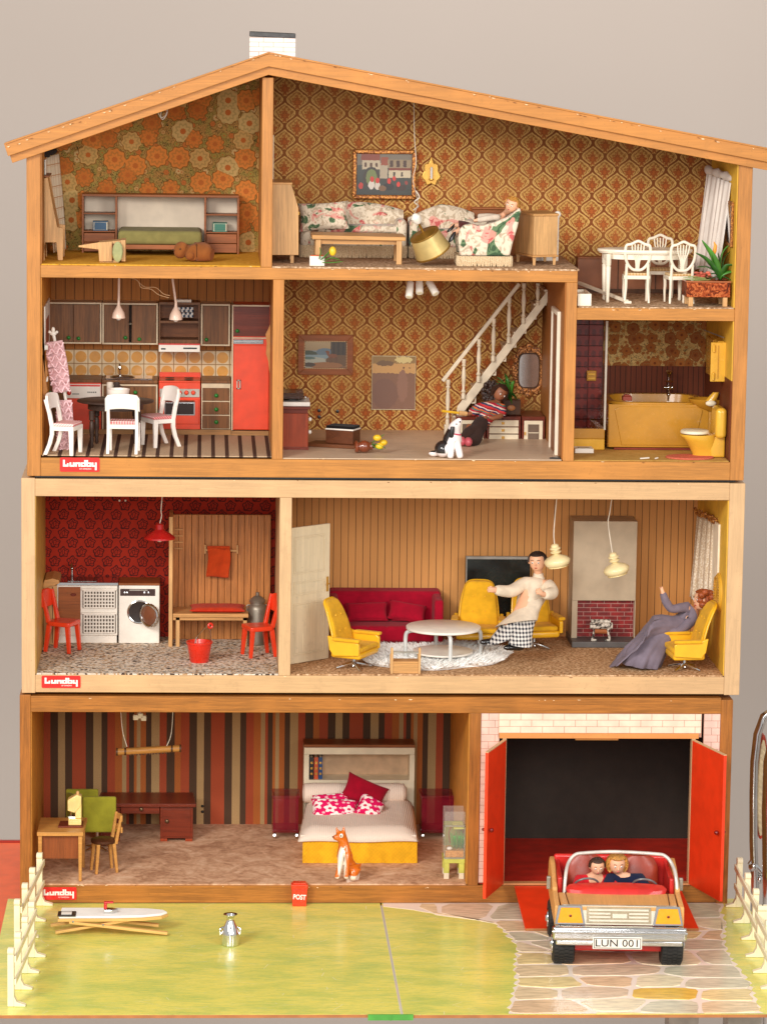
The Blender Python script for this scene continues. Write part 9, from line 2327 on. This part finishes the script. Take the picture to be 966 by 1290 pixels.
for x_ in (AX.x-cx, BX.x-cx):
    for yy in (0, 118):
        mb = MB(); mb.M = Matrix.Translation((x_, yy, 23)) @ RY(90); mb.lathe([(12,-13),(20,-13.5),(22.5,-12),(23,-9),(23,9),(22.5,12),(20,13.5),(12,13),(.5,12)], n=36)
        W = mb.build('wheel', mtr, T, smooth=True)
        mb = MB()
        for k in range(30):
            a_ = 2*PI*k/30; 
            for xx in (-9, -3, 3, 9): mb.M = Matrix.Translation((x_, yy, 23)) @ RX(math.degrees(a_)+(3 if xx in (-3, 9) else 0)); mb.box(xx-2.4, xx+2.4, -1.5, 1.5, 22.8, 24.0)
        tag(mb.build('tyre_tread', mtr, W), kind='stuff')
        sg = 1 if x_ > 0 else -1; mb = MB(); mb.M = Matrix.Translation((x_+sg*13.2, yy, 23)) @ RY(90*sg); mb.lathe([(11.5,0),(11,1.4),(5,1),(4,3),(.4,3.4)], n=24).build('hubcap', m_chr, W, smooth=True)
    MB().tube([(AX.x-cx, (0 if x_ < 0 else 118), 23), (BX.x-cx, (0 if x_ < 0 else 118), 23)], 2.2, 8).build('axle', m_grey, T)
for sg in (-1, 1):
    MB().box(min(sg*(hw+1),sg*(hw+6)), max(sg*(hw+1),sg*(hw+6)), 62, 68, zh-4, zh+12).build('wing_mirror', m_grey, T, bev=1)
    mb = MB(); mb.M = Matrix.Translation((sg*36, 52, zh+5)) @ RX(-55) @ RY(sg*6)
    mb.tube([(15*math.cos(2*PI*i/24), 15*math.sin(2*PI*i/24)*.8, 0) for i in range(25)], 1.4, 6).tube([(-14,0,0),(14,0,0)], 1.1, 6).build('steering_wheel', flat('steering_grey', (96,92,92), .35), T, smooth=True)
T.rotation_euler.z = R_(-3)
# dolls in the car
def bust(label, px, py, r, Y, hm, st, shirt, dx):
    q = P3(px, py, Y); T = thing('doll', label, 'doll', (q[0], Y, G0+30))
    zc = q[2]; D = {'hip': ((q[0]+dx, Y+14, G0+46), (17,10)), 'chest': ((q[0]+dx*.6, Y+6, zc-r-15), (15,9)), 'neck': ((q[0]+dx*.2, Y+2, zc-r-1), 5), 'jaw': ((q[0], Y-1, zc-r*.45), r*.72), 'head': ((q[0], Y, zc+1), r*.92),
        's1': ((q[0]+dx*.6-18, Y+4, zc-r-13), 6.5), 'e1': ((q[0]+dx*.6-24, Y-16, zc-r-22), 5.5), 'h1': ((q[0]+dx*.6-16, Y-32, zc-r-24), 4), 's2': ((q[0]+dx*.6+18, Y+4, zc-r-13), 6.5), 'e2': ((q[0]+dx*.6+26, Y-16, zc-r-22), 5.5), 'h2': ((q[0]+dx*.6+18, Y-32, zc-r-24), 4)}
    E_ = [('hip','chest'),('chest','neck'),('neck','jaw'),('jaw','head'),('chest','s1'),('s1','e1'),('e1','h1'),('chest','s2'),('s2','e2'),('e2','h2')]
    bd_ = skinned(D, E_, 'chest').build('body', m_skin, T, smooth=True)
    D2 = {k: ((v[0][0], v[0][1], v[0][2]+(3 if k in ('chest','s1','s2') else 0)), (v[1][0]+5, v[1][1]+6) if isinstance(v[1], tuple) else v[1]+3) for k, v in D.items() if k not in ('neck','jaw','head','h1','h2')}
    skinned(D2, [e for e in E_ if e[0] in D2 and e[1] in D2], 'chest').build('jumper', shirt, bd_, smooth=True)
    facekit((q[0], Y-1, zc), bd_, (.06,-.95,-.25), (0,-.2,1), r, hm, st, (206,70,80))
bust('brown haired doll in red jumper sitting at the left in the toy convertible', 752, 1091, 9.8, Yw+84, mbrown, 'short', fabric('red_jumper', (214,32,44)), -4)
bust('blond doll in navy jumper sitting at the right in the toy convertible', 777, 1088, 11.2, Yw+82, mblond, 'bob', fabric('navy_jumper', (30,36,62)), 18)
